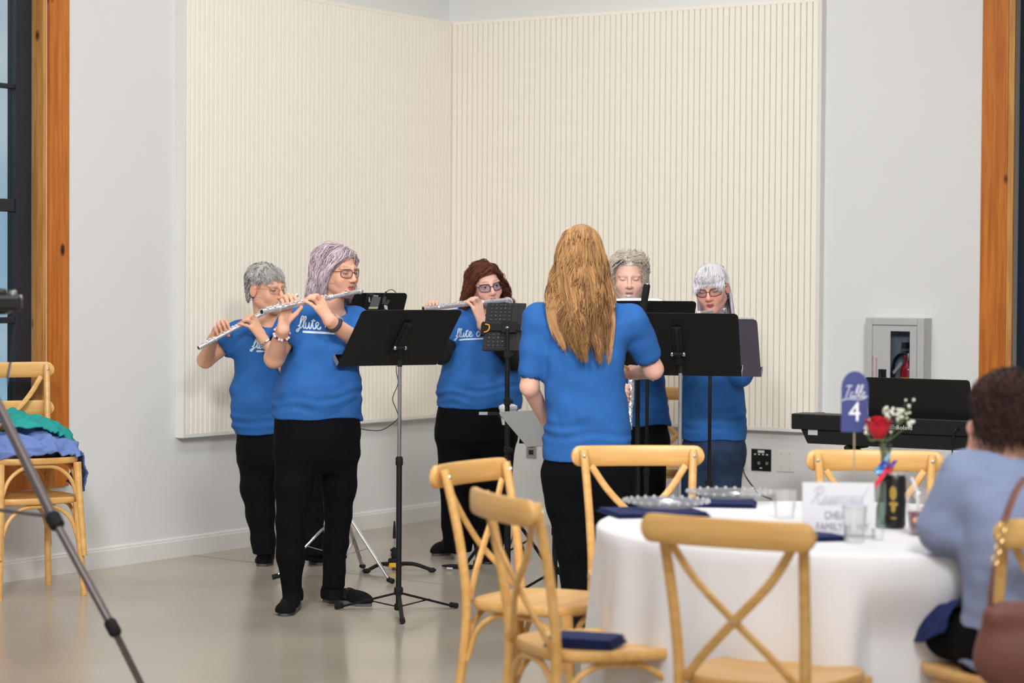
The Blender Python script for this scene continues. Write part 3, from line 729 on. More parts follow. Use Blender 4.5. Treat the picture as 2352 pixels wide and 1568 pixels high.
# clip-on lights and their cable on the folding stand
dcl = P(838, 716, 11.35)
def clip_light(px, py, label, kind):
    q = P(px, py, 11.3); t = thing('clip_light', q - ZZ * .03, label, 'clip light', 'clip lights on the folding stand')
    if kind == 0:
        m = MB(); m.span(q + V(-.02, -.012, -.026), V(.042, 0, 0), V(.012, .006, .046), V(0, -.004, .001)); m.build('panel', M_black, t, smooth=False)
        m = MB(); m.span(q + V(-.026, -.014, -.036), V(.044, 0, 0), V(.004, .0, .01), V(0, -.006, 0)); m.build('clip_lip', mat('olive_plastic', (150, 150, 120), .5), t, smooth=False)
        m = MB(); m.tube(bez([q + V(-.022, 0, -.005), q + V(-.018, .01, .024), q + V(.02, .012, .026)]), .005, 8); m.build('frame', M_chrome, t)
    else:
        m = MB(); m.span(q + V(-.014, -.008, -.022), V(.016, 0, .002), V(.006, 0, .036), V(0, .016, 0)); m.build('jaw', M_black, t, smooth=False)
        m = MB(); m.span(q + V(.0, -.008, -.024), V(.016, 0, 0), V(.01, 0, .024), V(0, .016, 0)); m.build('jaw', M_black, t, smooth=False)
        m = MB(); m.span(q + V(.0, -.02, -.045), V(.016, 0, -.004), V(-.003, 0, .02), V(0, -.003, 0)); m.build('clip_lip', M_grey, t, smooth=False)
        m = MB(); m.tube([q + V(-.006, 0, .008), q + V(.006, 0, .04)], .004, 8); m.build('strain_relief', M_black, t)
    return t
clip_light(859, 692, 'small square clip light with chrome frame on the folding stand', 0)
clip_light(884, 688, 'small black clip with a thin cable on the folding stand', 1)
m = MB(); m.tube(bez([P(884, 678, 11.3), P(889, 669, 11.3), P(899, 665, 11.3), P(909, 672, 11.3), P(916, 693, 11.32), P(914, 760, 11.44), P(910, 843, 11.45), P(914, 880, 11.42), P(902, 915, 11.4), P(912, 945, 11.4), P(913, 962, 11.4), P(880, 986, 11.4), P(850, 988, 11.4), P(828, 985, 11.42), P(800, 990, 11.45)], 8), .0022, 6)
tag(m.build('thin_cable', M_blackpl, origin=P(916, 693, 11.4)), 'thin black cable looping from the clip and hanging below the front stand', 'cable')

# ================================================================== tablet on its tripod
tb = P(1166, 1290, 11.62); tb = V(tb[0], tb[1], 0)
t = thing('tablet_stand', tb, 'black tripod stand holding the tablet in front of the centre player', 'stand')
zc = lambda y: P(1165, y, 11.62)
m = MB(); m.tube([zc(752), zc(840)], .0105, 12); m.build('upper_tube', M_stand, t)
m = MB(); m.tube([zc(835), zc(1050)], .0125, 12); m.build('middle_tube', M_stand, t)
m = MB(); m.tube([zc(1045), V(tb[0], tb[1], .04)], .0155, 12); m.build('lower_tube', M_stand, t)
m = MB(); m.tube([zc(757), zc(776)], .0085, 10); m.ball(zc(754), .011, 10); m.build('ball_joint', M_chrome, t)
for y in (814, 922, 1033):
    m = MB(); m.box(zc(y), (.034, .034, .034)); c_ = m.build('clamp', M_foam, t, smooth=False, bevel=.004)
    m = MB(); m.box(zc(y) + V(.022, -.004, 0), (.014, .02, .018)); m.build('lever', M_foam, c_, smooth=False, bevel=.002)
for fx, fy in ((1062, 1310), (1264, 1312), (1200, 1262)):
    g = G(fx, fy); m = MB(); m.tube([V(tb[0], tb[1], .34), g + ZZ * .01], .009, 8); lg = m.build('leg', M_stand, t)
    m = MB(); m.tube([g + (V(tb[0], tb[1], .34) - g) * .05, g + ZZ * .004], .013, 8); m.build('rubber_foot', M_foam, lg)
    m = MB(); mm_ = (V(tb[0], tb[1], .34) + g) / 2; m.tube([V(tb[0], tb[1], .12), mm_], .005, 6); m.build('brace', M_stand, lg)
TLc = [P(1118, 693, 11.8), P(1211, 690, 11.86), P(1196, 812, 11.74), P(1110, 808, 11.68)]   # corners, bottom leaning to the viewer
c0 = sum(TLc) / 4; sx_ = nrm((TLc[1] - TLc[0]) + (TLc[2] - TLc[3])); sy_ = nrm((TLc[0] - TLc[3]) + (TLc[1] - TLc[2])); sy_ = nrm(sy_ - sx_ * (sx_ @ sy_) * .0); sn_ = nrm(np.cross(sx_, sy_))
if sn_[1] > 0: sn_ = -sn_
tt = thing('tablet', c0 - sy_ * .13, 'black tablet in a keyboard case held upright on a tripod', 'tablet')
tw, th_ = .208, .262
def tbox(name, x0, x1, y0, y1, d0, d1, mm, par=None, bev=.001):
    m = MB(); m.span(c0 + sx_ * x0 + sy_ * y0 + sn_ * d0, sx_ * (x1 - x0), sy_ * (y1 - y0), sn_ * (d1 - d0)); return m.build(name, mm, par or tt, smooth=False, bevel=bev)
M_case = mat('charcoal_case', (27, 26, 29), .6); M_key = mat('key_cap', (18, 18, 20), .5)
m = MB(); m.prism([c0 + sx_ * x + sy_ * y - sn_ * .008 for x, y in [(a * (tw / 2 - .008) + .008 * math.cos(q), b * (th_ / 2 - .008) + .008 * math.sin(q)) for a, b, q0 in ((1, 1, 0), (-1, 1, 90), (-1, -1, 180), (1, -1, 270)) for q in [math.radians(q0 + 30 * i) for i in range(4)]]], sn_ * .012)
m.build('case', M_case, tt, smooth=False)
tbox('keyboard_panel', -.098, .03, -.125, .125, .004, .006, M_key)
rng = np.random.default_rng(2)
kb = MB(); lb = MB()
for r in range(5):
    for k in range(12):
        if 5 <= k <= 6: continue
        x, y = -.088 + r * .0235 + .002, -.112 + k * .0204
        kb.span(c0 + sx_ * x + sy_ * y + sn_ * .006, sx_ * .019, sy_ * .0168, sn_ * .0016)
        lb.span(c0 + sx_ * (x + .008) + sy_ * (y + .006) + sn_ * .0077, sx_ * .0016, sy_ * (.0026 if rng.random() < .8 else .006), sn_ * .0002)
tag(kb.build('keys', M_key, tt, smooth=False), kind='stuff'); tag(lb.build('key_legends', M_print, tt, smooth=False), kind='stuff')
tbox('fold_seam', .032, .034, -.128, .128, .004, .0052, M_key); tbox('fold_seam', .062, .064, -.128, .128, .004, .0052, M_key)
tbox('holder_bar', -.115, .112, -.028, .012, .006, .016, M_foam); tbox('holder_plate', -.02, .06, -.04, .022, .014, .026, M_foam)
tbox('holder_jaw', -.122, -.106, -.05, .022, -.012, .018, M_foam); tbox('holder_jaw', .104, .116, -.05, .022, -.012, .018, M_foam)
M_orange = mat('orange_silicone', (244, 160, 40), .5)
for sx in (-1, 1):
    p = [c0 + sx_ * (sx * .108) + sy_ * .006 + sn_ * .02, c0 + sx_ * (sx * .09) + sy_ * .001 + sn_ * .022, c0 + sx_ * (sx * .085) - sy_ * .014 + sn_ * .022, c0 + sx_ * (sx * .092) - sy_ * .032 + sn_ * .022, c0 + sx_ * (sx * .11) - sy_ * .038 + sn_ * .02]
    m = MB(); m.tube(bez(p, 8), .0032, 8); m.build('elastic_strap', M_orange, tt)
# cup in a holder ring on the tripod pole
cq = P(1167, 948, 11.75)
t = thing('paper_cup', cq - ZZ * .06, 'white cup held just behind the tablet stand pole', 'cup')
m = MB(); m.lathe([(.03, -.06), (.045, .02), (.046, .03), (.043, .03), (.0, .028)], cq, 24); m.build('cup', mat('white_cup', (232, 234, 238), .5), t)
m = MB(); m.lathe([(.047, .02), (.048, .024), (.046, .036), (.03, .044), (0, .045)], cq, 24); m.build('lid', mat('white_lid', (236, 238, 242), .4), t)
ar = [cq - ZZ * .02 + V(.047 * math.cos(a), .047 * math.sin(a), 0) for a in np.linspace(0, 6.283, 25)]
m = MB(); m.tube(ar, .003, 6); m.tube([cq - ZZ * .02 - V(0, .047, 0), zc(955)], .004, 6); m.build('cup_ring', M_foam, [o for o in bpy.data.objects if o.name == 'tablet_stand'][0])

# ================================================================== flute peg stands on the floor
M_yellow = mat('yellow_plastic', (232, 176, 24), .5)
fb = G(905, 1308)
t = thing('instrument_peg_stand', fb, 'low black peg stand with a yellow hub on the floor behind front stand', 'instrument stand')
m = MB(); m.lathe([(.045, .016), (.047, .02), (.047, .034), (.045, .038)], fb, 6); m.build('hub_plate', M_yellow, t, smooth=False)
m = MB(); m.box(fb + V(0, 0, .043), (.06, .05, .03)); m.build('hub', M_foam, t, smooth=False, bevel=.006)
for ex, ey in ((842, 1316), (992, 1314), (905, 1268)):
    g = G(ex, ey) + ZZ * .012; m = MB(); m.tube(bez([fb + ZZ * .03, (fb + g) / 2 + ZZ * .03, g + ZZ * .008 + (fb - g) * .12, g]), np.linspace(.011, .009, 49), 8); lg = m.build('leg', M_foam, t)
    m = MB(); m.ball(g, (.022, .016, .013), 10); m.build('foot', M_foam, lg)
pk = P(905, 1280, fb[1])
def up_at(y): return P(905 + (1308 - y) * .01, y, fb[1])
m = MB(); m.lathe([(.012, 0), (.016, .02), (.012, .05), (.006, .06)], fb + ZZ * .055, 12); m.build('peg_base', M_foam, t)
m = MB(); m.tube([fb + ZZ * .11, up_at(1228)], .004, 8); m.build('shaft', M_chrome, t)
m = MB(); m.tube([up_at(1236), up_at(1215), up_at(1196)], [.009, .0075, .004], 10); m.build('peg', M_foam, t)
fb2 = G(1050, 1306)
t = thing('instrument_peg_stand', fb2, 'flat black stand foot with white lettering near the centre player shoe', 'instrument stand')
m = MB(); m.tube([G(1016, 1304) + ZZ * .012, G(1034, 1306) + ZZ * .014, G(1088, 1308) + ZZ * .014], [.006, .014, .014], 8, flat=(1, .8)); m.build('leg', M_foam, t)
for a0, a1 in ((1026, 1040), (1056, 1072)):
    p0, p1 = G(a0, 1309), G(a1, 1310); m = MB(); m.span(p0 + V(0, -.016, .009), p1 - p0, ZZ * .008, V(0, .002, 0)); m.build('lettering_strip', M_print, t, smooth=False)
m = MB(); m.lathe([(.02, .01), (.018, .04), (.008, .05), (.006, .2)], G(1095, 1306), 10); m.build('peg', M_foam, t)

# ================================================================== digital piano on an X stand
pa = P(1817, 966, 11.75); pz1 = P(1817, 949, 11.75)[2]
pd = dR; pn = -dL      # along the piano; pn points from its back to the player side (towards the wall)
PL = 1.38
t = thing('digital_piano', V(pa[0], pa[1], 0) + pd * PL / 2, 'black digital piano seen from behind with music rest up', 'piano')
M_piano = mat('black_piano_plastic', (20, 21, 24), .42, var=.02)
zt = pz1
def pprof(s): return V(pa[0], pa[1], 0) + pd * s
hb = (985 - 949) * 11.75 / F
m = MB()
for (s0, s1, z0, z1, t0, t1) in ((0, PL, zt - hb, zt, 0, .15), (0, PL, zt - hb, zt - .034, .15, .30), (0, .05, zt - .034, zt - .006, .15, .30), (PL - .05, PL, zt - .034, zt - .006, .15, .30)):
    m.span(pprof(s0) + ZZ * z0 + pn * t0, pd * (s1 - s0), ZZ * (z1 - z0), pn * (t1 - t0))
body = m.build('body', M_piano, t, smooth=False, bevel=.006)
zb = zt - hb; lz = zb - .07
m = MB(); m.prism([pprof(.048) + ZZ * zb + pn * .012, pprof(PL - .048) + ZZ * zb + pn * .012, pprof(PL - .085) + ZZ * lz + pn * .012, pprof(.085) + ZZ * lz + pn * .012], pn * .24); m.build('lower_body', M_piano, t, smooth=False, bevel=.004)
M_white = mat('piano_key_white', (235, 233, 226), .3)
for k in range(52):
    m = MB(); m.span(pprof(.06 + k * .0242) + ZZ * (zt - .033) + pn * .155, pd * .0228, pn * .14, ZZ * .008)
    if k == 0: kk = m.build('white_key', M_white, t, smooth=False)
    else: o = kk.copy(); COL.objects.link(o); o.parent = t; o.location = Vector(pd * k * .0242)
    if k == 0: kk.location = (0, 0, 0)
for k in range(51):
    if k % 7 in (1, 4): continue
    if not 'bk' in globals():
        m = MB(); m.span(pprof(.06 + .018) + ZZ * (zt - .025) + pn * .155, pd * .012, pn * .08, ZZ * .009); bk = m.build('black_key', M_blackpl, t, smooth=False); bk0 = k; bk.location = Vector(pd * k * .0242)
    else: o = bk.copy(); COL.objects.link(o); o.parent = t; o.location = Vector(pd * k * .0242)
# music rest, leaning back towards the viewer
r0, r1, r2, r3 = P(1997, 957, 11.6), P(2232, 967, 11.25), P(2218, 880, 11.2), P(1991, 871, 11.55)
rs0, rs1 = (r0 - pa) @ pd, (r1 - pa) @ pd; rt0, rt1 = (r3 - pa) @ pd, (r2 - pa) @ pd
zr_ = zt + (957 - 871) * 11.5 / F + .01
A0, A1, A2, A3 = pprof(rs0) + ZZ * (zt - .004) + pn * .06, pprof(rs1) + ZZ * (zt - .004) + pn * .06, pprof(rt1) + ZZ * zr_ + pn * -.005, pprof(rt0) + ZZ * zr_ + pn * -.005
rst = MB()
def rc(a, b, c, r=.012):
    return [a + nrm(b - a) * r, a + (nrm(b - a) + nrm(c - a)) * r * .3, a + nrm(c - a) * r]
poly = [A0, A1] + rc(A2, A1, A3) + rc(A3, A2, A0)
rst.prism(poly, pn * .012); rst.build('music_rest', M_piano, t, smooth=False, bevel=.002)
lo = P(2084, 980, 11.6); ls = (lo - pa) @ pd; lz_ = zt - (980 - 957) * 11.5 / F
text_mesh('logo_lettering', 'Roland', .03, M_print, body, pprof(ls + .018) + ZZ * (lz_ - .008) - pn * .001, pd, ZZ, .0004, align='LEFT')
m = MB()
for k in range(3): m.span(pprof(ls - .022) + ZZ * (lz_ - .007 + k * .008) - pn * .0012, pd * (.034 - .005 * (k == 2)), ZZ * .0055, -pn * .0004)
m.build('logo_mark', mat('grey_print', (120, 120, 122), .6), body, smooth=False)
st = P(1868, 992, 11.7); ss = (st - pa) @ pd
m = MB(); m.span(pprof(ss - .026) + ZZ * (zb - .026) + pn * .0105, pd * .052, ZZ * .028, -pn * .001); m.build('sticker', mat('grey_sticker', (190, 194, 206), .5), body, smooth=False)
# X stand
t2 = thing('keyboard_stand', pprof(PL / 2) * V(1, 1, 0) + pn * .13, 'black X-shaped keyboard stand under the digital piano', 'stand')
for (sa, sb, dn) in ((.30, 1.08, .11), (1.08, .30, .15)):
    m = MB(); p0, p1 = pprof(sa) + ZZ * (lz - .022) + pn * dn, pprof(sb) + ZZ * .03 + pn * dn; d_ = nrm(p1 - p0); w_ = nrm(np.cross(d_, pn))
    m.span(p0 - w_ * .016 - pn * .016, w_ * .032, p1 - p0, pn * .032); m.build('cross_leg', M_stand, t2, smooth=False, bevel=.004)
    m = MB(); m.tube([pprof(sb) + ZZ * .016 - pn * .08, pprof(sb) + ZZ * .016 + pn * .34], .016, 10); m.build('foot_bar', M_foam, t2)
    m = MB(); m.tube([pprof(sa) + ZZ * (lz - .013) - pn * -.01, pprof(sa) + ZZ * (lz - .013) + pn * .26], .013, 10); m.build('rest_bar', M_foam, t2)
m = MB(); m.lathe([(.03, -.03), (.03, .05)], pprof(.69) + ZZ * (lz / 2 + .01) + pn * .11, 12, pn); m.build('pivot_bolt', M_foam, t2)
cx_ = P(2210, 982, 11.3); cs = (cx_ - pa) @ pd
c00 = pprof(cs) + ZZ * (zt - (982 - 962) * 11.3 / F)
m = MB(); m.tube(bez([c00 - pn * .002, c00 - pn * .02 - ZZ * .002 - pd * .008, c00 - pn * .03 - ZZ * .06 - pd * .018, c00 - pn * .03 - ZZ * .3 - pd * .022, c00 - pn * .03 - ZZ * .5, V(*(c00 - pn * .03)[:2], .05), V(*(c00 - pn * .05 + pd * .1)[:2], .006)], 10), .0045, 8)
tag(m.build('piano_cable', M_blackpl, origin=c00), 'black cable hanging from the back of the piano', 'cable')
# ================================================================== round table and cloth
TR, TH = .755, .75
t = thing('round_table', TC, 'round folding banquet table hidden under the white cloth', 'table')
m = MB(); m.lathe([(TR - .01, TH - .03), (TR, TH - .025), (TR, TH - .004), (TR - .004, TH)], TC, 64); m.build('tabletop', mat('table_laminate', (170, 160, 150), .5), t)
for sx in (-1, 1):
    for sy in (-1, 1):
        m = MB(); m.tube([TC + V(sx * .3, sy * .28, TH - .03), TC + V(sx * .36, sy * .28, 0.004)], .014, 10); m.build('leg', M_grey, t)
# cloth: top disc with soft edge and folded skirt down to the floor
N = 220; rows = []
th = np.linspace(0, 2 * math.pi, N, endpoint=False)
rg = np.random.default_rng(11)
ph = rg.uniform(0, 6.28, 6)
def fold(a, d):
    w = .5 * np.sin(11 * a + ph[0] + .8 * np.sin(3 * a)) + .35 * np.sin(19 * a + ph[1] + .6 * d) + .25 * np.sin(29 * a + ph[2] + 1.2 * d) + .2 * np.sin(7 * a + ph[3])
    return w
zt_ = TH + .004
prof = [(0.0, 0), (.35, 0), (.65, 0), (TR - .02, 0), (TR - .006, -.001), (TR + .004, -.006), (TR + .009, -.014)]
for r, dz in prof: rows.append(np.stack([TC[0] + r * np.cos(th), TC[1] + r * np.sin(th), np.full(N, zt_ + dz)], 1))
rmax = np.full(N, 9.)
for key in 'F':
    o_ = CHR[key]; Rc = Rz(o_.rotation_euler[2]); cl_ = np.array(o_.location)
    for i_ in range(N):
        for r_ in np.arange(TR + .1, .3, -.01):
            q_ = Rc.T @ (TC + V(r_ * math.cos(th[i_]), r_ * math.sin(th[i_]), 0) - cl_)
            if abs(q_[0]) < .245 and abs(q_[1]) < .245: rmax[i_] = min(rmax[i_], r_ - .012)
ext = np.concatenate([rmax] * 3); ext = np.array([ext[max(0, i_ - 3):i_ + 4].min() for i_ in range(3 * N)]); ext = np.minimum(ext, TR + .06); kern = np.hanning(11); kern /= kern.sum(); rmax = np.minimum(np.convolve(ext, kern, 'same')[N:2 * N], np.array([ext[max(0, i_ - 1):i_ + 2].min() for i_ in range(N, 2 * N)]) + .03)
rmax = np.maximum(rmax, TR - .05)
for k in range(1, 26):
    d = k / 25; z = zt_ - .014 - d * (zt_ - .014 - .012)
    r = TR + .01 + .035 * d + fold(th, d) * .045 * d ** .7
    wz = np.clip((.70 - z) / .2, 0, 1); wz = wz * wz * (3 - 2 * wz); r = r * (1 - wz) + np.minimum(r, rmax + .006 * fold(th, d)) * wz     # pushed in where chairs are tucked under
    rows.append(np.stack([TC[0] + r * np.cos(th), TC[1] + r * np.sin(th), np.full(N, z)], 1))
v = np.vstack(rows); nr = len(rows)
f = np.array([(i * N + k, i * N + (k + 1) % N, (i + 1) * N + (k + 1) % N, (i + 1) * N + k) for i in range(nr - 1) for k in range(N)])
M_cloth = mat('white_table_linen', (232, 231, 234), .85, bump=.25, bscale=9, var=.02)
cl = mesh_obj('tablecloth', v, f, M_cloth, origin=TC); tag(cl, 'white cloth draped to the floor over the round table', 'tablecloth')
TZ = TH + .005
def T(px, py, z=TZ): return G(px, py, z)
# navy napkins, folded, with clear plates on them
M_navyc = mat('navy_napkin', (16, 34, 88), .8, var=.12, vscale=30, bump=.3, bscale=400)
M_clear = glass_mat('clear_plastic', (255, 255, 255), .07, .1, opac=.07)
def napkin(c, w, h, rz, label, z=TZ, layers=3, th=.005):
    t = thing('napkin', V(c[0], c[1], z), label, 'napkin', 'folded navy napkins')
    R = Rz(rz); rg = np.random.default_rng(int(abs(c[0] * 997 + c[1] * 31)) % 1000)
    for k in range(layers):
        n = 9; s_ = 1 - .03 * k; vs = []
        for side_ in (0, 1):
            for i in range(n):
                for j in range(n):
                    x, y = (i / (n - 1) - .5) * w * s_, (j / (n - 1) - .5) * h * s_
                    e = min(1, 4 * min(i, n - 1 - i, j, n - 1 - j) / (n - 1) + .45)
                    zz = k * th + (th * .95 * e if side_ else th * (.1 * (1 - e))) + .0006 * math.sin(5 * i + 3 * j + k)
                    vs.append(V(c[0], c[1], z) + R @ V(x, y, zz + .0006))
        fs = []
        for i in range(n - 1):
            for j in range(n - 1):
                a = i * n + j; fs += [(a, a + 1, a + n + 1, a + n), (n * n + a, n * n + a + n, n * n + a + n + 1, n * n + a + 1)]
        ring = [i * n for i in range(n)] + [(n - 1) * n + j for j in range(1, n)] + [i * n + n - 1 for i in range(n - 2, -1, -1)] + [j for j in range(n - 2, 0, -1)]
        fs += [(ring[q], ring[(q + 1) % len(ring)], ring[(q + 1) % len(ring)] + n * n, ring[q] + n * n) for q in range(len(ring))]
        m = MB(); m.add(vs, fs); m.build('fold', M_navyc, t)
    return t
def plate(c, r, label, z):
    t = thing('glass_plate', V(c[0], c[1], z), label, 'plate', 'clear beaded plates on napkins')
    C_ = V(c[0], c[1], z)
    m = MB(); m.lathe([(0, .001), (r * .62, .001), (r * .7, .006), (r * .93, .017), (r, .019), (r, .0215), (r * .93, .0195), (r * .7, .009), (r * .62, .004), (0, .004)], C_, 48); m.build('dish', M_clear, t)
    n = 28; b = MB(); b.ball((0, 0, 0), .0062, 8); first = None
    for k in range(n):
        a = 2 * math.pi * k / n
        p = V(r * .99 * math.cos(a), r * .99 * math.sin(a), .021)
        if first is None: first = b.build('rim_bead', MATS['bead_glass'], t, world=False); o = first
        else: o = first.copy(); COL.objects.link(o); o.parent = t
        o.location = Vector(p)
    return t
mat('bead_glass', (225, 228, 232), .05, trans=.6, ior=1.5)
q = T(1560, 1178); napkin(T(1500, 1180), .3, .24, .25, 'navy napkin under the clear plate nearest the front wooden chair')
plate(T(1530, 1176), .135, 'clear beaded plate on the navy napkin beside the front wooden chair', TZ + .016)
napkin(T(1610, 1158), .36, .2, -.12, 'navy napkin under the clear plate at the far side of the table')
plate(T(1675, 1154), .14, 'clear beaded plate on the far side of the table', TZ + .016)
napkin(T(1850, 1238), .2, .14, .3, 'navy napkin lying before the reserved sign')
# reserved sign: clear acrylic easel with a printed card
sb0, sb1 = T(1847, 1228), T(2010, 1240)
sc = (sb0 + sb1) / 2; sx_ = nrm(V(1, -.06, 0)); su = nrm(V(0, .22, 1)); snn = np.cross(sx_, su)
wS = np.linalg.norm(P(1847, 1170, sc[1]) - P(2012, 1170, sc[1])); hS = (1236 - 1110) * sc[1] / F
t = thing('reserved_sign', sc, 'white reserved sign in a clear holder on the table', 'sign')
m = MB(); m.span(sc - sx_ * wS / 2 + ZZ * .002, sx_ * wS, su * hS, snn * -.0012); cd_ = m.build('card', mat('white_card', (249, 248, 246), .6), t, smooth=False)
m = MB(); m.span(sc - sx_ * (wS / 2 + .003) + snn * .001, sx_ * (wS + .006), su * (hS + .004), snn * .002); m.span(sc - sx_ * (wS / 2 + .003) + snn * .001, sx_ * (wS + .006), -snn * -.05, ZZ * .003); m.build('holder', glass_mat('acrylic', (250, 250, 252), .06), t, smooth=False)

# handwriting: single-stroke letters
GL = {
 'f': ([[(-.15, .25), (.2, .7), (.6, 1.9), (.62, 2.4), (.42, 2.45), (.28, 1.9), (.16, .6), (.08, -.5), (-.08, -.95), (-.28, -.75), (-.15, -.3), (.2, -.02), (.5, .2)]], .62),
 'l': ([[(-.1, .2), (.3, 1.1), (.5, 2.1), (.4, 2.45), (.2, 2.1), (.1, .7), (.2, .06), (.5, .2)]], .52),
 'u': ([[(0, .95), (-.05, .35), (.12, .02), (.42, .2), (.62, .95), (.56, .35), (.7, .02), (.95, .22)]], .95),
 't': ([[(-.05, .22), (.2, .9), (.38, 1.85), (.24, .7), (.28, .08), (.48, .02), (.7, .22)], [(0, 1.3), (.7, 1.42)]], .68),
 'e': ([[(0, .25), (.35, .45), (.58, .8), (.4, 1.05), (.15, .8), (.12, .3), (.36, .0), (.7, .15), (.9, .38)]], .85),
 'c': ([[(.66, .85), (.45, 1.05), (.17, .8), (.07, .35), (.3, 0), (.6, .12), (.8, .28)]], .78),
 'h': ([[(-.05, .2), (.32, 1.2), (.5, 2.15), (.38, 2.45), (.2, 2.05), (.08, .9), (.02, 0)], [(.02, .1), (.28, .9), (.52, .92), (.5, .3), (.64, 0), (.9, .22)]], .88),
 'o': ([[(.52, .98), (.22, 1.0), (.05, .5), (.2, .03), (.52, .1), (.66, .6), (.5, .98), (.72, .82), (.92, .88)]], .86),
 'i': ([[(-.02, .25), (.18, .98), (.12, .3), (.24, .0), (.5, .22)], [(.3, 1.5), (.32, 1.56)]], .5),
 'r': ([[(-.02, .25), (.16, 1.05), (.26, .85), (.5, .9), (.44, .3), (.58, 0), (.82, .25)]], .8),
 'R': ([[(.5, 2.2), (.35, 1.2), (.05, 0)], [(-.1, 1.6), (.1, 2.2), (.7, 2.35), (1.15, 1.95), (.8, 1.35), (.35, 1.2), (.75, .6), (1.1, .02), (1.45, .2)]], 1.35),
 's': ([[(-.02, .22), (.3, .95), (.42, .98), (.36, .65), (.48, .25), (.25, 0), (.05, .1)], [(.3, .02), (.7, .22)]], .66),
 'v': ([[(0, .85), (.14, .95), (.24, .1), (.34, .05), (.62, .95), (.8, .85)]], .78),
 'd': ([[(.6, .9), (.3, 1.02), (.06, .6), (.12, .06), (.42, .1), (.66, .8), (1.1, 2.3)], [(.66, .8), (.6, .2), (.76, 0), (1., .22)]], 1.),
 'T': ([[(0, 2.1), (.5, 2.25), (1.2, 2.2)], [(.7, 2.2), (.5, 1.1), (.35, 0)]], 1.05),
 'a': ([[(.58, .9), (.3, 1.02), (.06, .5), (.2, .02), (.5, .3), (.62, .95), (.56, .3), (.7, 0), (.95, .22)]], .9),
 'b': ([[(-.05, .2), (.35, 1.3), (.48, 2.2), (.34, 2.4), (.18, 1.8), (.08, .3), (.3, 0), (.58, .3), (.5, .85), (.28, .8), (.5, .8), (.8, .85)]], .75),
 ' ': ([], .75)}
def script_strokes(word, slant=.18, tall=1.):
    x = 0; out = []
    for ch in word:
        st, adv = GL[ch]
        for s_ in st:
            p = bez([(a + x + slant * b, b, 0) for a, b in s_], 6)[:, :2]; yy = p[:, 1]; p[:, 1] = np.where(yy > 1, 1 + (yy - 1) * tall, np.where(yy < 0, yy * tall, yy)); out.append(p)
        x += adv
    return out, x
def stroke_ribbon(paths, width, place_fn, thick=.0008):
    """ribbons following 2-D paths, lifted off a surface by place_fn(x,y)->(point,normal)"""
    vs, fs = [], []
    for p in paths:
        n = len(p); T_ = np.gradient(p, axis=0); T_ /= np.linalg.norm(T_, axis=1)[:, None] + 1e-9; S = np.stack([-T_[:, 1], T_[:, 0]], 1)
        b = len(vs); ok = []
        for i in range(n):
            for sg in (-1, 1):
                q = p[i] + S[i] * sg * width / 2; w, nn_ = place_fn(*q); vs.append(w + nn_ * thick)
        fs += [(b + 2 * i, b + 2 * i + 2, b + 2 * i + 3, b + 2 * i + 1) for i in range(n - 1)]
    return vs, fs
def flat_place(o, r, u):
    n = np.cross(nrm(r), nrm(u)); return lambda x, y: (np.asarray(o) + nrm(r) * x + nrm(u) * y, n)
ps, wd = script_strokes('Reserved', .3); k = wS * .72 / wd
vs, fs = stroke_ribbon([p * k for p in ps], .0035, flat_place(sc - sx_ * wS * .38 + su * hS * .62 + snn * .0036, sx_, su))
mesh_obj('lettering', vs, fs, mat('faint_lilac_ink', (206, 204, 216), .6), cd_, smooth=False)
M_ink = mat('grey_purple_ink', (150, 142, 158), .6)
text_mesh('lettering', 'CHEA', hS * .2, M_ink, cd_, sc - sx_ * .012 + su * hS * .34 + snn * .0036, sx_, su, .0002, xs=.75)
text_mesh('lettering', 'FAMILY H', hS * .2, M_ink, cd_, sc - sx_ * .016 + su * hS * .13 + snn * .0036, sx_, su, .0002, xs=.75)
text_mesh('lettering', 'WY', hS * .2, M_ink, cd_, sc + sx_ * .066 + su * hS * .13 + snn * .0036, sx_, su, .0002, xs=.75)

# table number on a stick
nb = T(1962, 1206); nY = nb[1]
t = thing('table_number', nb, 'navy arched table number four sign on a thin stick', 'sign')
m = MB(); m.tube([nb + ZZ * .004, P(1962, 970, nY)], .0022, 8); m.build('stick', mat('bamboo_stick', (176, 160, 140), .6), t)
m = MB(); m.lathe([(.03, 0), (.03, .006), (.006, .01), (.004, .016)], nb, 20); m.build('base', M_clear, t)
pw = (1994 - 1932) * nY / F; pz_ = P(1962, 992, nY)[2]; pt_ = P(1962, 852, nY)[2]
cxw = P(1963, 920, nY)[0]; pts = [(-pw / 2, pz_), (pw / 2, pz_)] + [(pw / 2 * math.cos(a), pt_ - pw / 2 * 1.25 + pw / 2 * 1.25 * math.sin(a)) for a in np.linspace(0, math.pi, 17)]
m = MB(); m.prism([V(cxw + x, nY - .004, z) for x, z in pts], V(0, .003, 0)); bd = m.build('board', mat('dusty_navy_acrylic', (66, 74, 128), .4), t, smooth=False)
M_wink = mat('white_ink', (240, 238, 245), .6)
zc4 = P(1962, 966, nY)[2]
text_mesh('numeral', '4', .082, M_wink, bd, V(cxw, nY - .005, zc4), V(1, 0, 0), ZZ, .0003, xs=.9)
ps, wd = script_strokes('Table', .2); k = pw * .78 / wd
zt4 = P(1962, 912, nY)[2]
vs, fs = stroke_ribbon([p * k for p in ps] + [bez([(-.06 * wd * k, -.35 * k), (wd * k * .1, -.1 * k)], 4)[:, :2] if False else bez([(-.1 * wd * k, -.7 * k, 0), (.1 * wd * k, -.3 * k, 0), (.8 * wd * k, -.35 * k, 0), (1.12 * wd * k, .25 * k, 0)], 6)[:, :2]], .0021, flat_place(V(cxw - pw * .4, nY - .0045, zt4), V(1, 0, 0), ZZ))
mesh_obj('lettering', vs, fs, M_wink, bd, smooth=False)

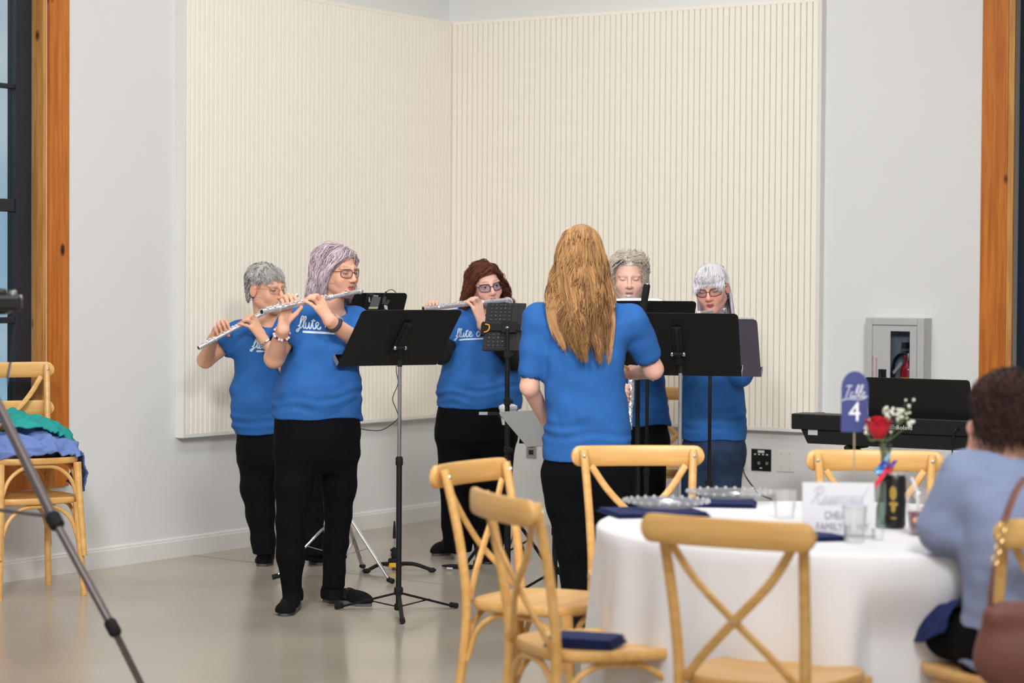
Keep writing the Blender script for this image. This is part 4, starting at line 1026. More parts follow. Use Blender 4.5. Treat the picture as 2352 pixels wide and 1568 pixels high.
# bud vase with rose, baby's breath and ribbon
vb = T(2032, 1212); vY = vb[1]
t = thing('bud_vase', vb, 'slim glass bud vase tied with red, white and blue ribbon', 'vase')
vh = P(2030, 1020, vY)[2] - TZ
m = MB(); m.lathe([(.024, 0), (.027, .004), (.026, .06), (.017, .1), (.0125, vh * .62), (.0135, vh * .85), (.019, vh), (.0175, vh), (.012, vh * .85), (.011, vh * .62), (.015, .1), (.022, .06), (.022, .008)], vb, 24, close=True); m.build('glass', glass_mat('vase_glass', (214, 226, 220), .14), t)
for k, (px, py, c_) in enumerate(((2024, 1066, (30, 90, 210)), (2052, 1064, (110, 90, 190)), (2050, 1078, (235, 50, 80)), (2018, 1080, (120, 190, 235)), (2040, 1050, (170, 205, 230)), (2022, 1100, (232, 50, 80)), (2014, 1110, (228, 30, 60)))):
    q = P(px, py, vY - .03); m = MB(); a0 = k * 1.1
    lp = bez([P(2036, 1072, vY - .018), q + V(.008 * math.cos(a0), -.004, .008), q, q + V(-.006, -.002, -.008), P(2036, 1074, vY - .018)], 5)
    m.tube(lp, .0045, 6, flat=(1.5, .3)); m.build('ribbon_loop', mat('ribbon_%d' % k, c_, .4), t)
t = thing('red_rose', P(2030, 1024, vY), 'red rose bloom standing in the bud vase', 'flower')
M_rose = mat('rose_petal', (190, 12, 34), .6, var=.2, vscale=40); M_stem = mat('flower_stem', (96, 120, 70), .6)
rc_ = P(2018, 985, vY)
m = MB(); m.tube(bez([P(2032, 1100, vY), P(2030, 1030, vY), rc_ - ZZ * .02]), .0025, 8); m.build('stem', M_stem, t)
R0 = (2046 - 1992) / 2 * vY / F; H0 = (1015 - 962) * vY / F
for k in range(15):
    ring = 0 if k < 3 else (1 if k < 8 else 2); a = k * 2.4; rr = R0 * (.35, .68, .98)[ring]; hh = H0 * (.62, .58, .5)[ring]
    m = MB(); vs = []; n1, n2 = 7, 7
    for i in range(n1):
        u = -1 + 2 * i / (n1 - 1)
        for j in range(n2):
            w = j / (n2 - 1); ang = a + u * (.85 if ring else 1.2); rad = rr * (.42 + .62 * math.sin(min(1, w * 1.15) * math.pi / 2)) * (1 + (.12 if w > .85 else 0) * ring) - .004 * u * u
            z = -H0 * .42 + hh * 1.62 * w * (1 - .18 * u * u)
            vs.append(rc_ + V(rad * math.cos(ang), rad * math.sin(ang), z))
    fs = [(i * n2 + j, (i + 1) * n2 + j, (i + 1) * n2 + j + 1, i * n2 + j + 1) for i in range(n1 - 1) for j in range(n2 - 1)]
    m.add(vs, fs); m.build('petal', M_rose, t, fix=False)
for k in range(5):
    a = k * 1.257; m = MB(); m.tube([rc_ - ZZ * H0 * .42, rc_ + V(R0 * .8 * math.cos(a), R0 * .8 * math.sin(a), -H0 * .5), rc_ + V(R0 * 1.05 * math.cos(a), R0 * 1.05 * math.sin(a), -H0 * .35)], [.006, .006, .001], 6, flat=(1, .3)); m.build('sepal', M_stem, t)
t = thing('babys_breath', P(2034, 1024, vY), 'sprigs of white baby breath flowers behind the red rose', 'flower')
M_bb = mat('white_blossom', (226, 226, 210), .8)
rg = np.random.default_rng(3)
for bi, (base_, cen, sp, n) in enumerate((((2040, 1010), (2068, 950), (24, 30), 34), ((2036, 1010), (2036, 945), (16, 14), 14), ((2016, 1000), (1994, 985), (8, 26), 14), ((2042, 1012), (2090, 968), (12, 10), 8))):
    m = MB(); m.tube(bez([P(2034, 1024, vY + .005), P(*base_, vY + .012), P(cen[0], cen[1] + sp[1] * .5, vY + .012)], 6), .0012, 5); sprig = m.build('sprig', M_stem, t)
    b = MB(); tw_ = MB()
    for k in range(n):
        u = rg.normal(0, .42, 2); q = P(cen[0] + sp[0] * u[0] + u[1] * -.4 * sp[0] * (bi == 0), cen[1] + sp[1] * u[1], vY + .012 + rg.normal(0, .012)); b.ball(q, rg.uniform(.0035, .006), 6)
        tw_.tube([P(cen[0], cen[1] + sp[1] * .8, vY + .012), q], .0006, 4)
    tag(b.build('blossoms', M_bb, sprig), kind='stuff'); tag(tw_.build('twigs', M_stem, sprig), kind='stuff')

# black and gold can
cb_ = T(2055, 1212); cY = cb_[1]; crr = (2080 - 2030) / 2 * cY / F; chh = P(2055, 1088, cY)[2] - TZ
t = thing('drink_can', cb_, 'tall black drink can with a gold emblem', 'can')
m = MB(); m.lathe([(crr * .82, 0), (crr, .008), (crr, chh - .016), (crr * .9, chh - .005), (crr * .86, chh - .003)], cb_, 32, close=True); m.build('body', mat('black_can', (24, 24, 26), .35), t)
m = MB(); m.lathe([(crr * .87, chh - .003), (crr * .87, chh), (crr * .8, chh - .001), (crr * .78, chh - .006), (0, chh - .006)], cb_, 32); m.build('lid', mat('can_lid', (205, 200, 190), .3, metal=.7), t)
M_gold = mat('gold_print', (176, 146, 66), .4, metal=.3)
def can_place(x, y):
    a = -math.pi / 2 + x; n_ = V(math.cos(a), math.sin(a), 0); return cb_ + n_ * crr + ZZ * y, n_
vs, fs = [], []
def emblem(cx, cy, rx, ry, n=18):
    b = len(vs); w, nn_ = can_place(cx, cy); vs.append(w + nn_ * .0006)
    for k in range(n):
        a = 2 * math.pi * k / n; w, nn_ = can_place(cx + rx * math.cos(a), cy + ry * math.sin(a)); vs.append(w + nn_ * .0006)
    fs.extend((b, b + 1 + k, b + 1 + (k + 1) % n) for k in range(n))
emblem(-.35, chh * .66, .33, .021); emblem(-.3, chh * .46, .42, .007); emblem(-.32, chh * .38, .2, .012); emblem(-.25, chh * .2, .3, .0025)
mesh_obj('emblem', vs, fs, M_gold, t, smooth=False)
# plastic cup of red drink with straw
kb_ = T(2108, 1228); kY = kb_[1]; kr = .03; kh = P(2108, 1138, kY)[2] - TZ
t = thing('plastic_cup', kb_, 'clear plastic cup of dark red drink with a white straw', 'cup')
m = MB(); m.lathe([(kr * .8, .002), (kr * 1.22, kh), (kr * 1.26, kh), (kr * 1.26, kh - .003), (kr * 1.18, kh - .003), (kr * .77, .004)], kb_, 28, close=True); m.build('cup', M_clear, t)
m = MB(); m.lathe([(kr * .76, .004), (kr * 1.05, kh * .6), (0, kh * .6)], kb_, 28); m.build('drink', mat('berry_drink', (98, 34, 54), .15), t)
m = MB(); m.lathe([(kr * 1.27, kh), (kr * 1.27, kh + .004), (kr * 1.0, kh + .018), (kr * .4, kh + .024), (.005, kh + .025)], kb_, 28, close=True); m.build('lid', M_clear, t)
m = MB(); m.tube([kb_ + V(.004, 0, kh * .3), P(2106, 1128, kY), P(2094, 1096, kY)], .0045, 10); m.build('straw', mat('white_straw', (240, 238, 244), .4), t)
# clear tumblers
def tumbler(px, py, r, h, label):
    c = T(px, py); t = thing('plastic_tumbler', c, label, 'cup', 'clear tumblers on the table')
    m = MB(); m.lathe([(r * .78, .001), (r, h), (r * .965, h), (r * .75, .005)], c, 28, close=True); m.lathe([(0, .001), (r * .78, .001)], c, 28, close=True); m.build('wall', M_clear, t)
    m = MB(); m.lathe([(r, h - .002), (r * 1.03, h), (r, h + .002), (r * .97, h)], c, 28, close=True); m.build('rim', M_clear, t); return t
tumbler(1802, 1190, .038, .085, 'clear tumbler left of the reserved sign')
tumbler(1962, 1246, .036, .1, 'clear tumbler standing in front of the reserved sign')
tumbler(2016, 1240, .018, .03, 'small clear votive glass before the bud vase')

# napkin on the chair seat beside the table
sb = CHR['B']; sp = np.array(sb.location) ; rb_ = Rz(sb.rotation_euler[2])
nc = G(1345, 1478, .462); napkin(nc, .2, .15, -.35, 'thick folded navy napkin lying on the wooden chair seat', z=.4605, layers=4, th=.007)

# ================================================================== photographer's tripod and camera at the left edge
M_gun = mat('gunmetal_tube', (104, 96, 96), .35, metal=.5)
apex = P(-85, 800, 7.3); apex[2] = 1.26
l0, l1, l2, l3 = P(-8, 925, 7.2), P(126, 1196, 7.0), P(259, 1441, 6.85), G(418, 1760)
t = thing('camera_tripod', V(apex[0], apex[1], 0), 'grey metal tripod with one long leg crossing the lower left', 'tripod')
def leg_set(pts):
    a, b, c, d = pts
    m = MB(); m.tube([a, b], .0165, 12); l = m.build('leg', M_gun, t)
    m = MB(); m.tube([b, c], .013, 12); m.build('leg_section', M_gun, l)
    m = MB(); m.tube([c, d], .0105, 12); m.build('leg_section', M_gun, l)
    for q, w in ((b, .024), (c, .02)):
        n_ = nrm(c - b); m = MB(); m.tube([q - n_ * .026, q - n_ * .018, q + n_ * .018, q + n_ * .026], [w * .75, w, w, w * .75], 12); m.build('lock', M_foam, l)
    m = MB(); m.ball(d + ZZ * .008, .016, 8); m.build('rubber_foot', M_foam, l)
dv0 = l3 - V(apex[0], apex[1], 0); an = math.atan2(dv0[1], dv0[0]); rad = np.linalg.norm(dv0[:2])
leg_set([apex + (l1 - l0) * .0 + V(.03, 0, -.02), l1, l2, l3])
for k in (1, 2):
    a = an + k * 2.094; e = V(apex[0] + rad * math.cos(a), apex[1] + rad * math.sin(a), 0); s_ = apex + V(.03 * math.cos(a), .03 * math.sin(a), -.02)
    leg_set([s_, s_ + (e - s_) * .42, s_ + (e - s_) * .72, e])
m = MB(); m.tube([V(apex[0], apex[1], .72), V(apex[0], apex[1], 1.31)], .014, 12); m.build('centre_column', M_gun, t)
m = MB(); m.lathe([(.035, -.05), (.045, -.03), (.045, .01), (.03, .03)], apex, 16); m.build('shoulder', M_foam, t)
m = MB(); m.tube([V(apex[0], apex[1], l1[2] + .015), l1 + ZZ * .012], .006, 8); m.build('spreader', M_gun, t)
m = MB(); m.lathe([(.022, .03), (.026, .06), (.026, .09), (.04, .1), (.04, .11)], apex, 16); m.build('ball_head', M_foam, t)
cc = P(-22, 697, 7.28); 
t = thing('photo_camera', V(cc[0], cc[1], apex[2] + .11), 'black camera with strap on the tripod at the left edge', 'camera')
zb_ = apex[2] + .111; zt2 = P(0, 672, 7.28)[2]; xr = P(50, 700, 7.28)[0]
hC = zt2 - zb_
m = MB(); m.box(V(xr - .068, cc[1], zb_ + hC * .45), (.136, .06, hC * .9)); m.build('body', M_blackpl, t, smooth=False, bevel=.012)
m = MB(); m.box(V(xr - .075, cc[1], zt2 - .004), (.055, .05, .035)); m.build('viewfinder_hump', M_blackpl, t, smooth=False, bevel=.01)
m = MB(); m.lathe([(.013, 0), (.013, .012), (.011, .014)], V(xr - .028, cc[1], zb_ + hC * .89), 14); m.build('dial', M_steel, t)
m = MB(); m.lathe([(.034, 0), (.036, .01), (.036, .06), (.033, .075), (.03, .07)], V(xr - .072, cc[1] + .03, zb_ + hC * .42), 20, V(0, 1, 0)); m.build('lens', M_blackpl, t)
m = MB(); m.ball(V(xr - .004, cc[1], zb_ + hC * .72), (.007, .006, .011), 8); m.build('strap_lug', M_steel, t)
m = MB(); m.tube(bez([P(42, 712, 7.27), P(38, 740, 7.27), P(30, 780, 7.27), P(24, 830, 7.27), P(17, 868, 7.27)]), np.linspace(.006, .012, 65), 8, flat=(1, .25)); st_ = m.build('strap', M_blackpl, t)
m = MB(); m.tube([P(25, 836, 7.26), P(18, 872, 7.26), P(15, 886, 7.26)], [.004, .004, .003], 6, flat=(1, .4)); m.build('strap_tail', mat('pale_blue_strap', (120, 150, 190), .6), st_)
# ================================================================== people: implicit surfaces meshed by surface nets
class Field:
    def __init__(s, xs, ys, zs):
        s.xs, s.ys, s.zs = xs, ys, zs; s.D = np.full((len(xs), len(ys), len(zs)), .5, np.float32)
    def sub(s, lo, hi):
        a = [max(0, np.searchsorted(c, l) - 1) for c, l in zip((s.xs, s.ys, s.zs), lo)]
        b = [min(len(c), np.searchsorted(c, h) + 1) for c, h in zip((s.xs, s.ys, s.zs), hi)]
        if any(q <= p for p, q in zip(a, b)): return None
        sl = tuple(slice(p, q) for p, q in zip(a, b))
        X, Y, Z = np.meshgrid(s.xs[sl[0]], s.ys[sl[1]], s.zs[sl[2]], indexing='ij', sparse=True); return sl, X.astype(np.float32), Y.astype(np.float32), Z.astype(np.float32)
    def comb(s, sl, d, k, op='u'):
        A = s.D[sl]
        if op == 'u':
            h = np.clip(.5 + .5 * (A - d) / k, 0, 1); s.D[sl] = A * (1 - h) + d * h - k * h * (1 - h)
        else:                                                         # smooth subtraction
            d = -d; h = np.clip(.5 - .5 * (A - d) / k, 0, 1); s.D[sl] = A * (1 - h) + d * h + k * h * (1 - h)
    def cap(s, a, b, ra, rb, k=.01, op='u', mar=None):
        a, b = np.asarray(a, float), np.asarray(b, float); mar = (mar or .02 + k) + max(ra, rb)
        r = s.sub(np.minimum(a, b) - mar, np.maximum(a, b) + mar)
        if r is None: return
        sl, X, Y, Z = r; ab = b - a; L = ab @ ab + 1e-12
        h = np.clip(((X - a[0]) * ab[0] + (Y - a[1]) * ab[1] + (Z - a[2]) * ab[2]) / L, 0, 1)
        d = np.sqrt((X - a[0] - ab[0] * h) ** 2 + (Y - a[1] - ab[1] * h) ** 2 + (Z - a[2] - ab[2] * h) ** 2) - (ra + (rb - ra) * h)
        s.comb(sl, d.astype(np.float32), k, op)
    def chain(s, pts, rs, k=.012):
        for i in range(len(pts) - 1): s.cap(pts[i], pts[i + 1], rs[i], rs[i + 1], k)
    def ell(s, c, r, R=None, k=.01, op='u'):
        c = np.asarray(c, float); r = np.broadcast_to(np.asarray(r, float), (3,)); R = np.eye(3) if R is None else R
        ext = np.sqrt(((R * r) ** 2).sum(1)) + .025 + k
        q = s.sub(c - ext, c + ext)
        if q is None: return
        sl, X, Y, Z = q; x, y, z = X - c[0], Y - c[1], Z - c[2]
        u = [(R[0, i] * x + R[1, i] * y + R[2, i] * z) / r[i] for i in range(3)]
        n = np.sqrt(u[0] ** 2 + u[1] ** 2 + u[2] ** 2); g = np.sqrt((u[0] / r[0]) ** 2 + (u[1] / r[1]) ** 2 + (u[2] / r[2]) ** 2) + 1e-9
        s.comb(sl, (n * (n - 1) / g).astype(np.float32), k, op)
    def loft(s, rows, fwd, left, k=.02, grow=0., ztop=None, zbot=None, e=2.3):
        """rows: (z, centre xy, half width, half depth); ellipse stack about vertical"""
        rows = sorted(rows, key=lambda r: r[0]); z = np.array([r[0] for r in rows])
        cx, cy = np.array([r[1][0] for r in rows]), np.array([r[1][1] for r in rows]); hw, hd = np.array([r[2] for r in rows]) + grow, np.array([r[3] for r in rows]) + grow
        zb, ztp = (z[0] if zbot is None else zbot), (z[-1] if ztop is None else ztop)
        mx = max(hw.max(), hd.max()) + .05 + k
        q = s.sub((cx.min() - mx, cy.min() - mx, zb - .05), (cx.max() + mx, cy.max() + mx, ztp + .05))
        if q is None: return
        sl, X, Y, Z = q; zz = np.clip(Z, z[0], z[-1])
        def sm(v):
            zf = np.linspace(z[0], z[-1], 200); vf = np.interp(zf, z, v); kk = np.ones(15) / 15; vf = np.convolve(np.pad(vf, 7, 'edge'), kk, 'valid'); return np.interp(zz, zf, vf).astype(np.float32)
        CX, CY, HW, HD = sm(cx), sm(cy), sm(hw), sm(hd)
        x, y = X - CX, Y - CY; u = (x * left[0] + y * left[1]) / HW; v = (x * fwd[0] + y * fwd[1]) / HD
        n = (np.abs(u) ** e + np.abs(v) ** e) ** (1 / e); d = (n - 1) * np.minimum(HW, HD) * .9
        d = np.maximum(d, np.maximum(Z - ztp, zb - Z)); s.comb(sl, d.astype(np.float32), k)
    def noise(s, amp, fn, band=.03):
        idx = np.where(np.abs(s.D) < band)
        if len(idx[0]) == 0: return
        p = np.stack([s.xs[idx[0]], s.ys[idx[1]], s.zs[idx[2]]], 1); s.D[idx] += (amp * fn(p)).astype(np.float32)
    def plane(s, p0, n):
        """keep the side with (p-p0).n < 0"""
        X, Y, Z = np.meshgrid(s.xs, s.ys, s.zs, indexing='ij', sparse=True)
        s.D = np.maximum(s.D, ((X - p0[0]) * n[0] + (Y - p0[1]) * n[1] + (Z - p0[2]) * n[2]).astype(np.float32))
    def mesh(s):
        D = s.D; ins = D < 0
        c = np.zeros(tuple(n - 1 for n in D.shape), np.int8)
        for i in (0, 1):
            for j in (0, 1):
                for k in (0, 1): c += ins[i:ins.shape[0] - 1 + i, j:ins.shape[1] - 1 + j, k:ins.shape[2] - 1 + k]
        act = np.argwhere((c > 0) & (c < 8)); idm = np.full(c.shape, -1, np.int32); idm[tuple(act.T)] = np.arange(len(act))
        off = np.array([(i, j, k) for i in (0, 1) for j in (0, 1) for k in (0, 1)])
        val = np.stack([D[tuple((act + o).T)] for o in off], 1)
        pos = np.zeros((len(act), 3)); cnt = np.zeros(len(act))
        for a in range(8):
            for b in range(a + 1, 8):
                if np.abs(off[a] - off[b]).sum() != 1: continue
                va, vb = val[:, a], val[:, b]; m = (va < 0) != (vb < 0); t = np.where(m, va / np.where(m, va - vb, 1), 0)
                pos += np.where(m[:, None], off[a] + (off[b] - off[a]) * t[:, None], 0); cnt += m
        pos /= cnt[:, None]
        C = [s.xs, s.ys, s.zs]; v = np.stack([C[i][act[:, i]] + pos[:, i] * (C[i][act[:, i] + 1] - C[i][act[:, i]]) for i in range(3)], 1)
        F_ = []
        for ax in range(3):
            o1, o2 = [(1, 2), (2, 0), (0, 1)][ax]
            sa = [slice(None)] * 3; sb = [slice(None)] * 3; sa[ax] = slice(0, -1); sb[ax] = slice(1, None)
            A, B = ins[tuple(sa)], ins[tuple(sb)]; e = np.argwhere(A != B)
            e = e[(e[:, o1] > 0) & (e[:, o2] > 0) & (e[:, o1] < D.shape[o1] - 1) & (e[:, o2] < D.shape[o2] - 1)]
            if len(e) == 0: continue
            d1 = np.zeros(3, int); d1[o1] = 1; d2 = np.zeros(3, int); d2[o2] = 1
            q = np.stack([idm[tuple((e - d1 - d2).T)], idm[tuple((e - d2).T)], idm[tuple(e.T)], idm[tuple((e - d1).T)]], 1)
            fl = B[tuple(e.T)]; q[fl] = q[fl][:, ::-1]; F_.append(q)
        f = np.vstack(F_); f = f[(f >= 0).all(1)]; return v, f
def axis(lo, hi, fine, h0, h1):
    """grid lines: step h0, refined to h1 inside the fine intervals"""
    out = [lo]
    while out[-1] < hi:
        x = out[-1]; st = h1 if any(a - h0 <= x <= b for a, b in fine) else h0; out.append(x + st)
    return np.array(out)
def smooth_mesh(v, f, n=1, lam=.5):
    for _ in range(n):
        acc = np.zeros_like(v); c = np.zeros(len(v))
        for a in range(4):
            np.add.at(acc, f[:, a], v[f[:, (a + 1) % 4]]); np.add.at(c, f[:, a], 1)
        m = c > 0; v = v.copy(); v[m] += lam * (acc[m] / c[m][:, None] - v[m])
    return v

M_skin = mat('skin', (225, 170, 140), .5, attr=True, spec=.35, sss=.08)
M_hair = mat('hair', (150, 140, 135), .55, attr=True, spec=.35)
M_tee = mat('royal_blue_tee', (38, 99, 171), .85, var=.1, vscale=14, bump=.25, bscale=240)
M_trou = mat('black_trousers', (9, 10, 14), .9, spec=.15, var=.15, vscale=9, bump=.15, bscale=160)
M_jean = mat('dark_denim', (38, 58, 88), .85, var=.35, vscale=18, bump=.3, bscale=260)
M_shoe = mat('black_suede', (14, 13, 14), .85, spec=.2); M_sole = mat('grey_rubber_sole', (92, 90, 88), .7)
M_lettr = mat('pale_tee_print', (205, 222, 240), .8)
M_lens = glass_mat('spectacle_lens', (236, 240, 246), .07)

class Head:
    """local axes: l to the person's left, f forward, u up; origin between the eyes' level and the ears"""
    def __init__(s, c, yaw, pitch=0., roll=0., sc=1.):
        f = np.array([math.cos(yaw), math.sin(yaw), 0]); l = np.array([-math.sin(yaw), math.cos(yaw), 0])
        R = np.stack([l, f, ZZ], 1)
        Rl = axang((1, 0, 0), -pitch) if True else None           # positive pitch looks down
        Rr = axang((0, 1, 0), roll)
        s.R = R @ Rl @ Rr; s.c = np.asarray(c, float); s.s = sc
    def w(s, l, f, u): return s.c + s.R @ (np.array([l, f, u]) * s.s)
    def loc(s, p): return ((p - s.c) @ s.R) / s.s
    def sculpt(s, F_, nose=1., jaw=1., cheek=1., lips=1.):
        S = s.s; w = s.w; R = s.R
        F_.ell(w(0, -.016, .034), np.array([.0745, .0935, .078]) * S, R, .01)
        F_.ell(w(0, .022, -.028), np.array([.0625 * cheek, .068, .088]) * S, R, .02 * S)
        for sg in (-1, 1): F_.cap(w(sg * .05, .0, -.058), w(sg * .016, .064, -.098), .019 * S * jaw, .016 * S * jaw, .025 * S)
        F_.ell(w(0, .07, -.1), np.array([.021, .019, .018]) * S, R, .018 * S)
        for sg in (-1, 1): F_.ell(w(sg * .036, .062, -.034), np.array([.026 * cheek, .024, .028]) * S, R, .02 * S)
        F_.ell(w(0, .068, -.062), np.array([.034, .022, .03]) * S, R, .02 * S)           # muzzle
        for sg in (-1, 1): F_.ell(w(sg * .031, .098, .0), np.array([.0185, .016, .0125]) * S, R, .012 * S, 's')
        for sg in (-1, 1): F_.cap(w(sg * .048, .069, .018), w(sg * .012, .083, .019), .008 * S, .009 * S, .012 * S)
        for sg in (-1, 1): F_.ell(w(sg * .0315, .073, -.001), np.array([.0145, .0135, .0125]) * S, R, .004 * S)   # lids over the eyes
        F_.cap(w(0, .086, .012), w(0, .107 * nose, -.03), .0075 * S, .0105 * S, .009 * S)
        F_.ell(w(0, .108 * nose, -.034), np.array([.0115, .0105, .0095]) * S, R, .006 * S)
        for sg in (-1, 1): F_.ell(w(sg * .0125, .098, -.038), np.array([.0075, .0095, .0075]) * S, R, .005 * S)
        for sg in (-1, 1): F_.ell(w(sg * .006, .102, -.046), np.array([.0035, .004, .004]) * S, R, .003 * S, 's')
        F_.cap(w(-.019, .084, -.068), w(0, .0905, -.0645), .0035 * S, .0058 * S, .004 * S); F_.cap(w(.019, .084, -.068), w(0, .0905, -.0645), .0035 * S, .0058 * S, .004 * S)
        F_.cap(w(-.017, .083, -.071), w(0, .089, -.0755), .0035 * S, .0062 * S, .004 * S); F_.cap(w(.017, .083, -.071), w(0, .089, -.0755), .0035 * S, .0062 * S, .004 * S)
        F_.cap(w(-.019, .091, -.0695), w(.019, .091, -.0695), .0016 * S, .0016 * S, .003 * S, 's')
        for sg in (-1, 1):
            RE = R @ axang((0, 0, 1), sg * .35)
            F_.ell(w(sg * .077, -.012, -.012), np.array([.0085, .0185, .031]) * S, RE, .006 * S)
            F_.ell(w(sg * .087, -.004, -.008), np.array([.006, .0095, .016]) * S, RE, .005 * S, 's')
    def paint(s, v, col, skin, blush=.35, brow=(120, 100, 85), lip=(176, 96, 92), brow_w=.8, eyes='down', iris=(70, 90, 105)):
        q = s.loc(v); d0 = np.linalg.norm(q, axis=1) < .16
        def g(c, r): return np.exp(-(((q - np.array(c)) / np.array(r)) ** 2).sum(1))
        def mixc(w, c, a): 
            w = np.clip(w * a, 0, 1)[:, None] * d0[:, None]; col[:] = col * (1 - w) + np.array(lin(c)) * w
        red = tuple(min(255, x) for x in (skin[0] * 1.0, skin[1] * .78, skin[2] * .76))
        for sg in (-1, 1): mixc(g((sg * .038, .078, -.03), (.022, .03, .02)), red, blush)
        mixc(g((0, .11, -.034), (.016, .02, .014)), red, blush * .9)
        for sg in (-1, 1): mixc(g((sg * .078, -.01, -.012), (.02, .03, .035)), red, blush * .7)
        for sg in (-1, 1):   # brows
            x = (q[:, 0] * sg - .031) / .021; zb = .0225 + .004 * (1 - x ** 2) - .001 * x; m = (np.abs(x) < 1) & (q[:, 1] > .05)
            mixc(np.where(m, np.exp(-((q[:, 2] - zb) / .0034) ** 2) * (1 - .5 * np.abs(x)), 0), brow, brow_w)
            x = (q[:, 0] * sg - .0315) / .0145; m = (np.abs(x) < 1) & (q[:, 1] > .062)
            if eyes == 'closed' or eyes == 'down':
                zl = -.0055 + .004 * x ** 2; mixc(np.where(m, np.exp(-((q[:, 2] - zl) / .0022) ** 2), 0), (70, 50, 45), .95)
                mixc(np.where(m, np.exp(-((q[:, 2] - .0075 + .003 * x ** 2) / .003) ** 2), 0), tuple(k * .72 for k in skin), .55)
            else:
                zc = -.001; op = (np.abs(q[:, 2] - zc) < .0048 * np.sqrt(np.clip(1 - x ** 2, 0, 1))) & m
                mixc(op.astype(float), (225, 220, 215), 1.); ir = op & (((q[:, 0] * sg - .0315) ** 2 + (q[:, 2] - zc) ** 2) < .0058 ** 2); mixc(ir.astype(float), iris, 1.)
                pu = op & (((q[:, 0] * sg - .0315) ** 2 + (q[:, 2] - zc) ** 2) < .0028 ** 2); mixc(pu.astype(float), (15, 15, 15), 1.)
                zl = zc + .0052 * np.sqrt(np.clip(1 - x ** 2, 0, 1)); mixc(np.where(m, np.exp(-((q[:, 2] - zl) / .0019) ** 2), 0), (60, 44, 40), .95)
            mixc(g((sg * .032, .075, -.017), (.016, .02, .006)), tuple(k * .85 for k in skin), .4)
        x = q[:, 0] / .0215; m = (np.abs(x) < 1) & (q[:, 1] > .06)
        mixc(np.where(m & (q[:, 2] < -.0585 - .002 * (1 - np.abs(x))) & (q[:, 2] > -.0815 + .008 * x ** 2), (1 - x ** 4), 0), lip, .85)
        mixc(np.where(m, np.exp(-((q[:, 2] + .0695) / .0018) ** 2), 0), tuple(k * .5 for k in lip), .8)
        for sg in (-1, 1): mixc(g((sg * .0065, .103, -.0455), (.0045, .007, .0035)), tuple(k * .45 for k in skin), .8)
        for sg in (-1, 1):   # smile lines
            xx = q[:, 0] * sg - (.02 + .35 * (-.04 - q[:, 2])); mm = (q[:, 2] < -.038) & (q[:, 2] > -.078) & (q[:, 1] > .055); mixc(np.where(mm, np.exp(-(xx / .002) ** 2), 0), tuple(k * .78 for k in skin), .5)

def hand(F_, W_, Ki, Kp, tips, thumb, bulge, sc=1., k=.005):
    """wrist, index and little knuckles, four finger tips, thumb tip, direction the knuckles bulge"""
    W_, Ki, Kp = map(np.asarray, (W_, Ki, Kp)); bulge = nrm(bulge)
    K = [Ki + (Kp - Ki) * t for t in (0, .33, .66, 1.)]; K[1] = K[1] + bulge * .004; K[2] = K[2] + bulge * .003
    side = nrm(Kp - Ki)
    for i, q in enumerate(K):
        w0 = W_ + side * (-.014 + .0095 * i) * sc; F_.cap(w0, q, .0145 * sc, .0118 * sc, .014)
    for i, (q, T_) in enumerate(zip(K, tips)):
        T_ = np.asarray(T_, float); L = np.linalg.norm(T_ - q); want = (.078, .086, .081, .064)[i] * sc; lift = max(.006, .5 * math.sqrt(max(0, want ** 2 - L ** 2)) * .95)
        m1 = q + (T_ - q) * .38 + bulge * lift * 1.05; m2 = q + (T_ - q) * .74 + bulge * lift * .72
        r = (.0092, .0095, .009, .0078)[i] * sc
        F_.cap(q, m1, r * 1.08, r, k); F_.cap(m1, m2, r, r * .92, k); F_.cap(m2, T_, r * .92, r * .8, k)
    th = np.asarray(thumb, float); b0 = W_ + (Ki - W_) * .25 - side * .012; m = b0 + (th - b0) * .55 - side * .01
    F_.cap(W_ + (Ki - W_) * .1, b0, .014 * sc, .0135 * sc, .012); F_.cap(b0, m, .0135 * sc, .0108 * sc, .008); F_.cap(m, th, .0108 * sc, .0088 * sc, .005)

def strands_mesh(Pt, rad, cols, flat=.55):
    """Pt: strands x points x 3; each a tapered 4-sided lock"""
    n, m, _ = Pt.shape; T_ = np.gradient(Pt, axis=1); T_ /= np.linalg.norm(T_, axis=2)[..., None] + 1e-9
    up = np.array([.31, .27, .9]); S = np.cross(T_, up); S /= np.linalg.norm(S, axis=2)[..., None] + 1e-9; U = np.cross(S, T_)
    u = np.linspace(0, 1, m); prof = np.clip(np.minimum(1, .55 + u * 4) * (1 - u ** 3 * .9), .1, 1)
    r = rad[:, None] * prof[None]
    ring = [Pt + S * r[..., None] - U * (r * flat * .5)[..., None], Pt + U * (r * flat)[..., None], Pt - S * r[..., None] - U * (r * flat * .5)[..., None]]
    V_ = np.stack(ring, 2).reshape(-1, 3)
    b = (np.arange(n)[:, None, None] * m + np.arange(m - 1)[None, :, None]) * 3; k = np.arange(3)[None, None]
    f = np.stack([b + k, b + (k + 1) % 3, b + 3 + (k + 1) % 3, b + 3 + k], -1).reshape(-1, 4)
    C_ = np.repeat(cols, m * 3, 0); return V_, f, C_
